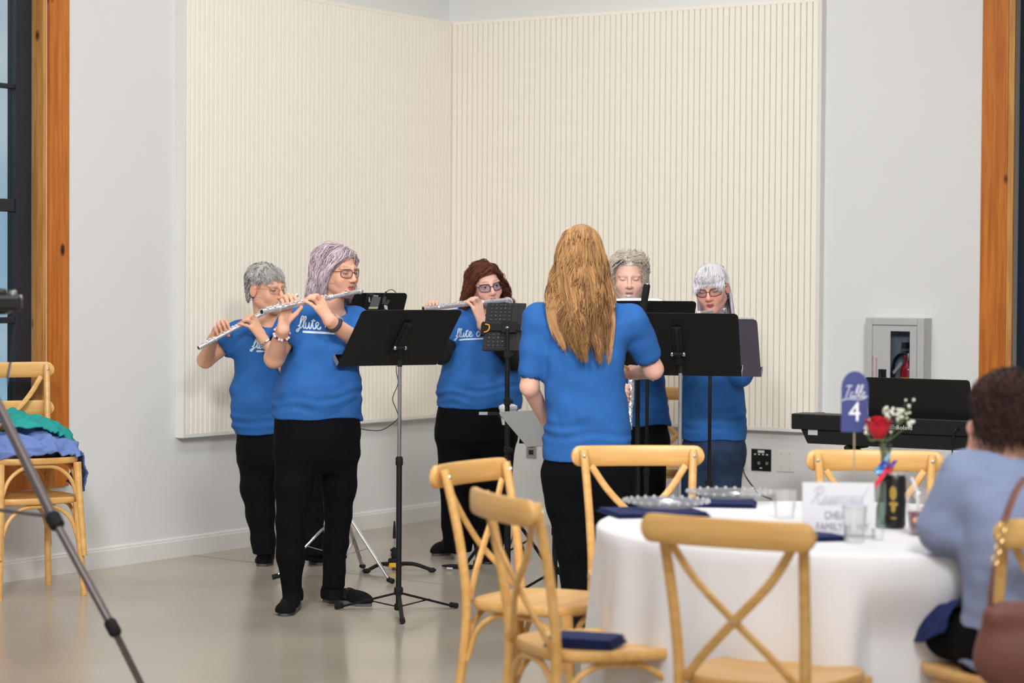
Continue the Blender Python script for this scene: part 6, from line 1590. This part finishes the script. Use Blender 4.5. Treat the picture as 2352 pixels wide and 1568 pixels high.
def person_2():
    Y = 10.36; p = Person('person in blue shirt at front left playing a flute, dark watch and beaded bracelet', P(712, 1395, Y)[:2], -64)
    A, B = P(829, 668, 10.36), P(601, 716, 9.86); up = V(0, -.35, 1)
    rows = p.rows([(961, 627, 828, .15, 0), (915, 631, 828, .17, .005), (885, 634, 827, .17, .01), (850, 645, 821, .16, .01), (800, 651, 818, .155, .012), (752, 664, 826, .12, 0)], Y)
    R = [P(674, 738, 10.27), P(630, 822, 10.18), P(650, 757, 10.01)]; L = [P(816, 738, 10.45), P(850, 806, 10.31), P(756, 735, 10.09)]
    f = lambda t, o=.015: fpt(A, B, t, o, up)
    hR = (R[2], P(667, 698, 10.06), P(646, 704, 10.0), [f(.655), f(.70), f(.745), f(.79)], f(.61, -.017) + V(0, -.012, 0), V(-.1, .2, 1))
    hL = (L[2], P(739, 685, 10.13), P(727, 708, 10.05), [f(.535), f(.555), f(.575), f(.6)], f(.5, -.017), V(.1, -.7, .6))
    H = Head(P(776, 621, 10.365), math.radians(-40), math.radians(6), math.radians(-2), .97)
    tr = legs_px([[(679, 1045, 52, -.04), (675, 1116, 43, -.06), (668, 1200, 34, -.07), (668, 1280, 31, -.07), (669, 1362, 23, -.06)], [(776, 1045, 50, .05), (780, 1116, 39, .07), (777, 1180, 31, .1), (770, 1250, 29, .12), (766, 1345, 26, .12)]], Y)
    p.body(H, rows, [(R, [.052, .043, .029]), (L, [.052, .045, .03])], [hR, hL], legs_skin(tr), SK2, neck=P(757, 712, 10.4), eyes='down', brow=(120, 90, 90), brow_w=.6, blush=.35, lip=(170, 80, 96), cheek=1.06)
    sh = p.shirt(rows, [([R[0], R[0] + (R[1] - R[0]) * .42], [.064, .072], .05), ([L[0], L[0] + (L[1] - L[0]) * .38], [.064, .07], .05)], M_tee, P(760, 709, 10.38), seed=4, neck_r=.066, folds=.0095)
    p.print_text(sh, (746, 757), .24, Y, -.06)
    p.trousers(p.rows([(940, 636, 822, .135, 0), (1000, 632, 826, .15, 0), (1048, 640, 820, .13, 0)], Y), tr, M_trou, 5)
    p.shoe(G(680, 1383), G(652, 1416), .046, .085, strap=True); p.shoe(G(742, 1380), G(852, 1392), .044, .08, strap=True)
    hair(p.e, H, 3000, .225, (230, 214, 218), (164, 140, 154), 2, part=.02, sweep=.8, vol=(1.08, 1.34), clump=(110, .6), wave=(.007, .5), grav=.17, hairline=.062, side_u=-.03, flare=.12, jit=.16, top=1.06)
    glasses(p.e, H, mat('tortoise_frame', (84, 44, 40), .3), .0255, .019, .0335, r=.0016)
    d = nrm(L[1] - L[2]); c = L[2] + d * .035; q = bracelet_pts(c, d, .0335); m = MB(); m.tube(q + [q[0], q[1]], .0095, 8, caps=False, flat=(1, 1)); wt = m.build('watch', mat('charcoal_strap', (54, 50, 62), .7), p.e)
    n = nrm(V(.5, -.2, .8) - d * (V(.5, -.2, .8) @ d)); Rw = np.stack([np.cross(d, n), d, n], 1); m = MB(); m.box(c + n * .036, (.032, .036, .011), Rw); m.build('watch_case', mat('pale_watch_case', (200, 190, 186), .25, metal=.5), wt, bevel=.004)
    d = nrm(R[1] - R[2]); c = R[2] + d * .03; q = bracelet_pts(c, d, .0345, 18)
    first = None
    for k, b in enumerate(q):
        m = MB(); m.ball(b, .0062, 8); o = m.build('bracelet_bead', mat('pearl_bead', (232, 222, 206), .3) if k % 3 else mat('purple_bead', (96, 50, 130), .3), p.e)
    flute('silver flute pointing left, held by the front-left player', A, B, up)
def person_3():
    Y = 12.3; p = Person('person in blue shirt over black sleeves playing behind the tablet', P(1090, 1270, Y)[:2], -82)
    A, B = P(1166, 688, 12.26), P(972, 709, 11.92); up = V(0, -.35, 1)
    rows = p.rows([(936, 1004, 1197, .16, 0), (900, 1001, 1200, .175, .01), (870, 1006, 1199, .175, .015), (835, 1016, 1192, .165, .015), (795, 1027, 1182, .15, .01), (755, 1036, 1172, .12, 0)], Y)
    R = [P(1046, 738, 12.27), P(1013, 812, 12.1), P(985, 730, 11.98)]; L = [P(1163, 737, 12.33), P(1182, 826, 12.16), P(1108, 746, 12.1)]
    f = lambda t, o=.016: fpt(A, B, t, o, up)
    hR = (R[2], P(1004, 712, 12.02), P(980, 716, 11.97), [f(.84), f(.88), f(.92), f(.96)], f(.8, -.017), V(-.1, .1, 1))
    hL = (L[2], P(1103, 693, 12.14), P(1088, 708, 12.06), [f(.445), f(.465), f(.49), f(.51)], f(.4, -.02), V(.1, -.7, .6))
    H = Head(P(1115, 652, 12.28), math.radians(-70), math.radians(8), math.radians(-10), 1.02)
    tr = legs_px([[(1048, 1000, 49), (1050, 1100, 42), (1051, 1200, 36), (1051, 1266, 34)], [(1140, 1000, 49), (1134, 1100, 42), (1126, 1200, 36), (1122, 1266, 34)]], Y)
    p.body(H, rows, [(R, [.055, .046, .03]), (L, [.055, .046, .029])], [hR, hL], legs_skin(tr), SK3, neck=P(1108, 716, 12.32), eyes='open', brow=(96, 60, 46), brow_w=.7, lip=(190, 110, 104), blush=.5, iris=(60, 62, 70))
    sh = p.shirt(rows, [([R[0], R[0] + (R[1] - R[0]) * .5], [.066, .074], 0), ([L[0], L[0] + (L[1] - L[0]) * .5], [.066, .074], 0)], M_tee, P(1108, 715, 12.3), seed=9, neck_r=.06, folds=.0095)
    p.print_text(sh, (1091, 773), .205, Y, .05, stroke=.0042)
    lo, hi = p.box(R + L, .1); F_ = Field(*[np.arange(a, b, .006) for a, b in zip(lo, hi)])
    for a in (R, L): e = a[2] + (a[1] - a[2]) * .3; F_.chain([a[0] + (a[1] - a[0]) * .35, a[1], e], [.058, .054, .042], .015)
    F_.noise(.004, lambda q: vnoise(q * V(14, 14, 22), 3)); v, fc = F_.mesh(); mesh_obj('undershirt_sleeves', v, fc, mat('black_jersey', (14, 15, 17), .85), p.e)
    p.trousers(p.rows([(905, 1012, 1190, .135, 0), (960, 1002, 1188, .16, 0), (1010, 1004, 1184, .14, 0)], Y), tr, M_trou, 7)
    p.shoe(G(1036, 1268), G(998, 1277), .044); p.shoe(G(1122, 1262), G(1120, 1296), .044)
    def ln(r, rg): return np.where(r[:, 1] > .05, .19, .235)
    hair(p.e, H, 2800, ln, (128, 74, 48), (72, 38, 26), 3, part=.028, sweep=.8, vol=(1.05, 1.22), clump=(120, .5), wave=(.012, .62), grav=.16, side_u=-.02, flare=.5, hairline=.055, jit=.16, top=1.05, g=((.075, .25), (.05, .7), (.0, 1.1), (-.05, 1.25), (-.12, 1.2)))
    glasses(p.e, H, mat('slate_blue_frame', (44, 50, 84), .3), .0262, .0195, .0345, r=.0021, tint=glass_mat('blue_lens', (222, 228, 244), .07))
    t = flute('silver alto flute with a curved head, held above the tablet', A, B, up, rad=.0125, lip_t=.2, curved=True)
def long_hair_back(per):
    def fn(Wd, rg):
        # keep the locks on the back side of the shirt (towards the viewer)
        z = Wd[..., 2]; lim = 9.75 - .105 - .04 * np.clip((1.34 - z) / .3, 0, 1) - .012 * np.sin(Wd[..., 0] * 40)
        low = np.clip((1.44 - z) / .06, 0, 1); y = Wd[..., 1]; Wd[..., 1] = np.where(y > lim, y * (1 - low) + lim * low, y)
        t = np.clip((1.42 - z) / .28, 0, 1); xc = .318 + .035 * t; Wd[..., 0] = xc + (Wd[..., 0] - xc) * (1 - .36 * t ** 1.3); return Wd
    return fn
def person_4():
    Y = 9.75; p = Person('person conducting with back turned in blue shirt, baton in right hand', P(1372, 1450, Y)[:2], 86)
    rows = p.rows([(1056, 1244, 1457, .14, 0), (1010, 1249, 1452, .14, 0), (960, 1252, 1446, .135, 0), (900, 1252, 1437, .13, 0), (850, 1250, 1436, .13, 0), (800, 1248, 1440, .125, 0), (745, 1244, 1446, .105, 0)], Y)
    Lr = [P(1236, 727, 9.75), P(1216, 888, 9.74), P(1256, 968, 9.93)]; Rr = [P(1452, 729, 9.73), P(1500, 848, 9.83), P(1462, 856, 10.04)]
    hL = (Lr[2], P(1275, 990, 10.0), P(1272, 1010, 9.98), [P(1292, 1003, 10.06), P(1292, 1010, 10.05), P(1290, 1018, 10.04), P(1286, 1024, 10.02)], P(1285, 980, 10.03), V(-.5, 0, .5))
    bt = P(1452, 850, 10.08)
    hR = (Rr[2], P(1449, 845, 10.09), P(1450, 861, 10.07), [P(1450, 852, 10.03), P(1447, 858, 10.03), P(1446, 864, 10.03), P(1448, 869, 10.03)], P(1440, 848, 10.05), V(-.9, .3, .2))
    H = Head(P(1336, 584, 9.78), math.radians(82), math.radians(4), 0, 1.08)
    tr = legs_px([[(1300, 1085, 56), (1308, 1160, 53), (1322, 1260, 45), (1327, 1340, 37), (1328, 1425, 33)], [(1402, 1085, 56), (1404, 1160, 50), (1408, 1260, 42), (1410, 1340, 36), (1411, 1425, 33)]], Y)
    p.body(H, rows, [(Lr, [.046, .038, .028]), (Rr, [.048, .042, .028])], [hL, hR], legs_skin(tr), SK4, neck=P(1340, 700, 9.77))
    p.shirt(rows, [([Lr[0], Lr[0] + (Lr[1] - Lr[0]) * .45, Lr[0] + (Lr[1] - Lr[0]) * .77], [.054, .057, .057], .041), ([Rr[0], Rr[0] + (Rr[1] - Rr[0]) * .4, Rr[0] + (Rr[1] - Rr[0]) * .68], [.056, .06, .062], .045)], M_tee, P(1340, 696, 9.77), seed=14, neck_r=.052, folds=.0095, neck_dir=ZZ, sh_r=.05, fdir=(11, 3.2), diag=.5, hem_wave=.004)
    p.trousers(p.rows([(1030, 1258, 1450, .125, 0), (1090, 1250, 1458, .14, 0), (1130, 1256, 1452, .12, 0)], Y), tr, M_trou, 11, folds=.006)
    for x in (1328, 1411): g = G(x, 1455); p.shoe(g + V(0, -.03, 0), g + V(.01, .2, 0), .043)
    def ln(r, rg): return (np.where(r[:, 1] > .03, .5, .5) - .16 * np.clip(-r[:, 2] / .08 + .2, 0, 1)) * np.where(r[:, 0] > .045, .86, 1.) * rg.uniform(.72, 1.12, len(r))
    hair(p.e, H, 3000, ln, (210, 164, 108), (132, 92, 60), 4, part=.0, sweep=.5, vol=(1.02, 1.14), clump=(38, .8), wave=(.02, .24), grav=.2, rad=(.0014, .0034), extra=long_hair_back(p), side_u=-.03, back_u=-.1, jit=.1, step=.018, flare=.3)
    # baton
    b0, b1 = P(1430, 839, 9.98), bt; d = nrm(b1 - b0)
    t = thing('baton', b1, 'pale wooden baton in the conductor right hand', 'baton')
    m = MB(); m.tube([b0, b0 + d * .01, b1], [.0045, .0065, .0065], 10); m.build('handle', mat('baton_wood', (236, 200, 146), .5), t)
    m = MB(); m.tube([b1, b1 + d * .26], [.003, .0015], 8); m.build('shaft', mat('baton_white', (236, 232, 222), .5), t)
def person_5():
    Y = 12.2; p = Person('person in blue shirt with eyes lowered behind the conductor, upright bass flute', P(1455, 1292, Y)[:2], -88)
    rows = p.rows([(976, 1368, 1541, .135, 0), (930, 1370, 1536, .14, 0), (880, 1378, 1528, .14, 0), (830, 1384, 1521, .135, 0), (785, 1388, 1517, .125, 0), (752, 1392, 1512, .105, 0)], Y)
    R = [P(1394, 750, 12.2), P(1372, 855, 12.0), P(1420, 902, 11.88)]; L = [P(1512, 750, 12.22), P(1524, 834, 12.02), P(1475, 775, 11.9)]
    A, B = P(1453, 735, 11.93), P(1446, 986, 11.85); up = V(.2, -1, .1)
    hR = (R[2], P(1437, 893, 11.85), P(1436, 918, 11.85), [P(1446, 893, 11.83), P(1447, 903, 11.83), P(1446, 913, 11.83), P(1445, 922, 11.83)], P(1447, 886, 11.88), V(-.2, -1, .2))
    hL = (L[2], P(1466, 760, 11.9), P(1468, 785, 11.89), [P(1456, 758, 11.9), P(1455, 768, 11.9), P(1455, 778, 11.9), P(1456, 788, 11.9)], P(1452, 752, 11.93), V(.3, -1, .1))
    H = Head(P(1443, 637, 12.22), math.radians(-89), math.radians(6), math.radians(0), 1.07)
    tr = legs_px([[(1418, 1020, 44), (1416, 1110, 38), (1414, 1200, 31), (1413, 1275, 27)], [(1492, 1020, 44), (1490, 1110, 38), (1488, 1200, 31), (1486, 1275, 27)]], Y)
    p.body(H, rows, [(R, [.048, .04, .026]), (L, [.048, .04, .026])], [hR, hL], legs_skin(tr), SK5, neck=P(1448, 725, 12.24), eyes='closed', brow=(176, 140, 122), brow_w=.5, lip=(176, 112, 108), blush=.35, nose=1.03)
    p.shirt(rows, [([R[0], R[0] + (R[1] - R[0]) * .55], [.06, .064], .044), ([L[0], L[0] + (L[1] - L[0]) * .55], [.06, .064], .044)], M_tee, P(1448, 731, 12.22), seed=21, neck_r=.072, folds=.006)
    p.trousers(p.rows([(950, 1380, 1530, .125, 0), (1000, 1374, 1536, .135, 0), (1040, 1378, 1532, .12, 0)], Y), tr, M_trou, 12)
    for x in (1413, 1488): g = G(x, 1300); p.shoe(g + V(0, .2, 0), g + V(0, -.02, 0), .043)
    def ln(r, rg): return np.where(r[:, 2] > .05, .12, .1)
    hair(p.e, H, 2600, ln, (246, 238, 226), (212, 200, 186), 5, part=-.005, sweep=1., vol=(1.06, 1.34), clump=(170, .4), wave=(.008, 1.1), rad=(.0014, .003), grav=.08, side_u=-.045, back_u=-.09, jit=.28, hairline=.068, top=1.06, g=((.08, .45), (.05, .8), (.0, 1.1), (-.05, 1.25), (-.12, 1.3)), dark=((96, 96, 96), .5, lambda r: ((r[:, 1] > .055) & (np.abs(r[:, 0]) < .02)) * 1.))
    t = flute('silver bass flute held upright beside the conductor elbow', A, B, up, rad=.0125, lip_t=.02)
    h0, h1 = P(1424, 690, 12.03), P(1512, 690, 12.03)
    m = MB(); m.tube(bez([h0 - V(.05, -.02, .01), h0, h1, h1 + V(.022, .004, -.012), h1 + V(.012, .004, -.034), h1 - V(.03, 0, .036)], 8), .0125, 14); m.build('head_tube', M_silver, t)
    m = MB(); lp = P(1444, 680, 12.05); m.ball(lp, (.024, .015, .008), 14); m.build('lip_plate', M_silver, t)
    m = MB(); m.tube(bez([h1 - V(.03, 0, .036), P(1470, 712, 11.98), P(1455, 728, 11.93), A], 8), .0115, 12); m.build('connecting_tube', M_silver, t)
def person_6():
    Y = 12.0; p = Person('person in blue shirt and dark jeans with glasses behind the wide music stand', P(1640, 1300, Y)[:2], -97)
    A, B = P(1664, 711, 12.0), P(1470, 738, 11.6); up = V(0, -.3, 1)
    rows = p.rows([(1008, 1566, 1713, .15, 0), (960, 1563, 1715, .158, .005), (910, 1565, 1712, .155, .01), (870, 1569, 1706, .15, .01), (830, 1573, 1701, .145, .005), (790, 1577, 1699, .13, 0), (762, 1582, 1694, .105, 0)], Y)
    R = [P(1584, 758, 11.98), P(1560, 832, 11.8), P(1520, 770, 11.66)]; L = [P(1694, 758, 12.0), P(1702, 862, 11.86), P(1625, 772, 11.8)]
    f = lambda t, o=.015: fpt(A, B, t, o, up)
    hR = (R[2], P(1530, 742, 11.74), P(1508, 744, 11.68), [f(.68), f(.72), f(.76), f(.8)], f(.64, -.016), V(-.1, .1, 1))
    hL = (L[2], P(1612, 742, 11.84), P(1600, 752, 11.78), [f(.38), f(.4), f(.42), f(.44)], f(.33, -.016), V(.1, -.7, .6))
    H = Head(P(1634, 660, 12.0), math.radians(-105), math.radians(14), math.radians(-6), 1.05)
    tr = legs_px([[(1604, 1045, 44), (1598, 1120, 39), (1594, 1190, 32), (1592, 1280, 27)], [(1672, 1045, 43), (1660, 1120, 40), (1654, 1190, 33), (1650, 1280, 27)]], Y)
    p.body(H, rows, [(R, [.05, .042, .027]), (L, [.05, .042, .027])], [hR, hL], legs_skin(tr), SK6, neck=P(1642, 735, 12.04), eyes='down', brow=(180, 160, 150), brow_w=.4, lip=(160, 66, 80), blush=.5, cheek=1.04)
    p.shirt(rows, [([R[0], R[0] + (R[1] - R[0]) * .6, R[1]], [.062, .064, .054], 0), ([L[0], L[0] + (L[1] - L[0]) * .5, L[1], L[1] + (L[2] - L[1]) * .25], [.062, .066, .056, .05], 0)], M_tee, P(1642, 741, 12.02), seed=25, neck_r=.072, folds=.006)
    p.trousers(p.rows([(980, 1575, 1708, .135, 0), (1030, 1570, 1711, .145, 0), (1062, 1576, 1704, .125, 0)], Y), tr, M_jean, 15)
    for x in (1594, 1652): g = G(x, 1312); p.shoe(g + V(.01, .2, 0), g + V(-.01, -.02, 0), .043)
    def ln(r, rg): return np.where(r[:, 1] > .02, .2, .34)
    hair(p.e, H, 2800, ln, (242, 240, 244), (214, 210, 218), 6, part=.0, sweep=.45, rad=(.0018, .0038), vol=(1.03, 1.13), wave=(.002, .3), grav=.2, bangs=.045, side_u=.0, back_u=-.09, jit=.1, g=((.075, .3), (.05, .85), (.0, 1.5), (-.05, 1.75), (-.12, 1.6)))
    glasses(p.e, H, mat('plum_frame', (48, 22, 40), .3), .0275, .0185, .0355, r=.0016)
    for sg in (1,):
        m = MB(); q = H.w(sg * .08, -.006, -.046); m.ball(q, .004, 8); m.ball(q - ZZ * .016, .0055, 8); m.tube([q, q - ZZ * .016], .0012, 6); m.build('earring', mat('teal_earring', (90, 130, 136), .3, metal=.4), p.e)
    m = MB(); q = H.w(.052, -.06, .082); m.ball(q, (.014, .014, .009), 10); m.build('hair_tie', mat('lilac_hair_tie', (150, 124, 160), .7), p.e)
    flute('silver flute just above the wide black music stand', A, B, up)
def person_7():
    Y = 6.1; p = Person('seated person in pale blue blouse at right edge, chin on hand', (1.362, 6.11), 113)
    M_bl = mat('pale_blue_blouse', (134, 147, 180), .8, var=.08, vscale=20, bump=.2, bscale=140)
    base = p.base; fwv, lf = p.fwd, p.left
    def b(z, f, hw, hd): c = base + fwv * f; return (z, c[:2], hw, hd)
    rows = [b(.47, .0, .18, .16), b(.56, .0, .17, .15), b(.68, .03, .155, .135), b(.80, .06, .155, .13), b(.9, .09, .15, .125), b(.965, .11, .135, .1)]
    shL = base + fwv * .12 + lf * .115 + ZZ * .97; shR = base + fwv * .12 - lf * .15 + ZZ * .97
    elL = P(2168, 1212, 6.2); wrL = P(2240, 1040, 6.34); elR = base + fwv * .3 - lf * .2 + ZZ * .8; wrR = base + fwv * .5 - lf * .08 + ZZ * .8
    H = Head(base + fwv * .17 + lf * -.04 + ZZ * 1.125, math.radians(112), math.radians(6), math.radians(0), 1.04)
    ck = P(2262, 1000, 6.32)
    hL = (wrL, P(2248, 985, 6.37), P(2238, 1000, 6.33), [P(2262, 962, 6.36), P(2258, 968, 6.34), P(2254, 976, 6.32), P(2250, 986, 6.31)], P(2268, 985, 6.38), V(-.6, -.6, .2))
    hR = (wrR, wrR + fwv * .08 + lf * .03, wrR + fwv * .08 - lf * .02, [wrR + fwv * .14 + lf * (.03 - .02 * k) + ZZ * -.015 for k in range(4)], wrR + fwv * .07 + lf * .06, ZZ)
    hips = [base + lf * k * .085 + ZZ * .54 for k in (1, -1)]; kn = [h + fwv * .41 - ZZ * .01 + lf * k * .03 for h, k in zip(hips, (1, -1))]; an = [k + fwv * .02 - ZZ * .45 for k in kn]
    lg = [([h, k, a], [.085, .062, .045]) for h, k, a in zip(hips, kn, an)]
    p.body(H, rows, [([shL, elL, wrL], [.048, .038, .026]), ([shR, elR, wrR], [.048, .038, .026])], [hL, hR], [([h, k, a, V(a[0], a[1], .05)], [.07, .05, .035, .035]) for h, k, a in zip(hips, kn, an)], SK7, neck=base + fwv * .125 - lf * .02 + ZZ * 1.0, blush=.4)
    p.shirt(rows, [([shL, shL + (elL - shL) * .5, elL, elL + (wrL - elL) * .35, elL + (wrL - elL) * .75], [.05, .056, .062, .056, .04], 0), ([shR, elR, wrR - nrm(wrR - elR) * .04], [.068, .08, .045], 0)], M_bl, base + fwv * .12 - lf * .02 + ZZ * 1.0, seed=31, neck_r=.075, folds=.006, name='blouse', sh_r=.06, neck_dir=ZZ + fwv * .2, k=.04, hem_wave=.012)
    p.trousers([(.46, base[:2], .17, .15), (.58, base[:2], .165, .14)], lg, M_trou, 18)
    for a in an: p.shoe(a - fwv * .06, a + fwv * .17, .043)
    def ln(r, rg): return np.where(r[:, 2] > .05, .13, .075)
    hair(p.e, H, 2600, ln, (74, 48, 38), (40, 26, 22), 7, part=.01, sweep=.6, vol=(1.04, 1.16), wave=(.003, .8), grav=.16, side_u=-.05, back_u=-.1, jit=.14, flare=.06)
    # napkin across the lap
    q = (hips[0] + kn[0]) / 2; z0 = .62
    cloth_heap('napkin', 'navy napkin spread over the lap of the seated guest', [[q + lf * .085 - fwv * .1 + ZZ * .02, q + lf * .05 - fwv * .1 + ZZ * .088, q - fwv * .1 + ZZ * .1, q - lf * .12 - fwv * .1 + ZZ * .09], [q + lf * .1 + ZZ * -.02, q + lf * .06 + ZZ * .07, q + ZZ * .09, q - lf * .12 + ZZ * .08], [q + lf * .09 + fwv * .12 + ZZ * -.01, q + lf * .06 + fwv * .12 + ZZ * .06, q + fwv * .12 + ZZ * .08, q - lf * .12 + fwv * .12 + ZZ * .075]], M_navyc, .004, 8, .006)['category'] = 'napkin'
    # handbag hung on the chair back
    M_bag = mat('mauve_leather', (122, 76, 68), .5, var=.12, vscale=12, bump=.25, bscale=90)
    hc = P(2342, 1480, 5.66); t = thing('handbag', hc - ZZ * .11, 'mauve leather handbag with gold chain hanging on the guest chair', 'handbag')
    F_ = Field(*[np.arange(c - e, c + e, .006) for c, e in zip(hc, (.2, .14, .2))])
    F_.ell(hc, (.105, .05, .1), None, .02); F_.ell(hc - ZZ * .04, (.115, .06, .075), None, .03); F_.ell(hc + V(-.03, -.01, .075), (.06, .035, .03), None, .03); F_.noise(.006, lambda q: vnoise(q * V(18, 18, 9), 3)); v, f = F_.mesh(); mesh_obj('pouch', smooth_mesh(v, f, 2), f, M_bag, t)
    st = bez([hc + V(-.075, -.005, .09), hc + V(-.07, .0, .16), hc + V(-.045, .03, .26), hc + V(.0, .08, .36), hc + V(.03, .1, .40)], 6)
    m = MB(); m.tube(st[:9], np.linspace(.02, .011, 9), 10, flat=(1, .35)); m.build('strap', M_bag, t)
    m = MB(); m.tube(st[14:], .011, 8, flat=(1, .3)); m.build('strap', M_bag, t)
    M_gld = mat('gold_metal', (206, 172, 116), .25, metal=.9); first = None
    for k in range(9):
        c = st[8] + (st[14] - st[8]) * k / 8; d = nrm(st[14] - st[8]); e = nrm(np.cross(d, V(0, 1, 0) if k % 2 else V(1, 0, .3))); r = [c + d * .011 * math.cos(a) + e * .007 * math.sin(a) for a in np.linspace(0, 2 * math.pi, 13)]
        m = MB(); m.tube(r, .0022, 6); m.build('chain_link', M_gld, t)
person_1(); person_2(); person_3(); person_4(); person_5(); person_6(); person_7()
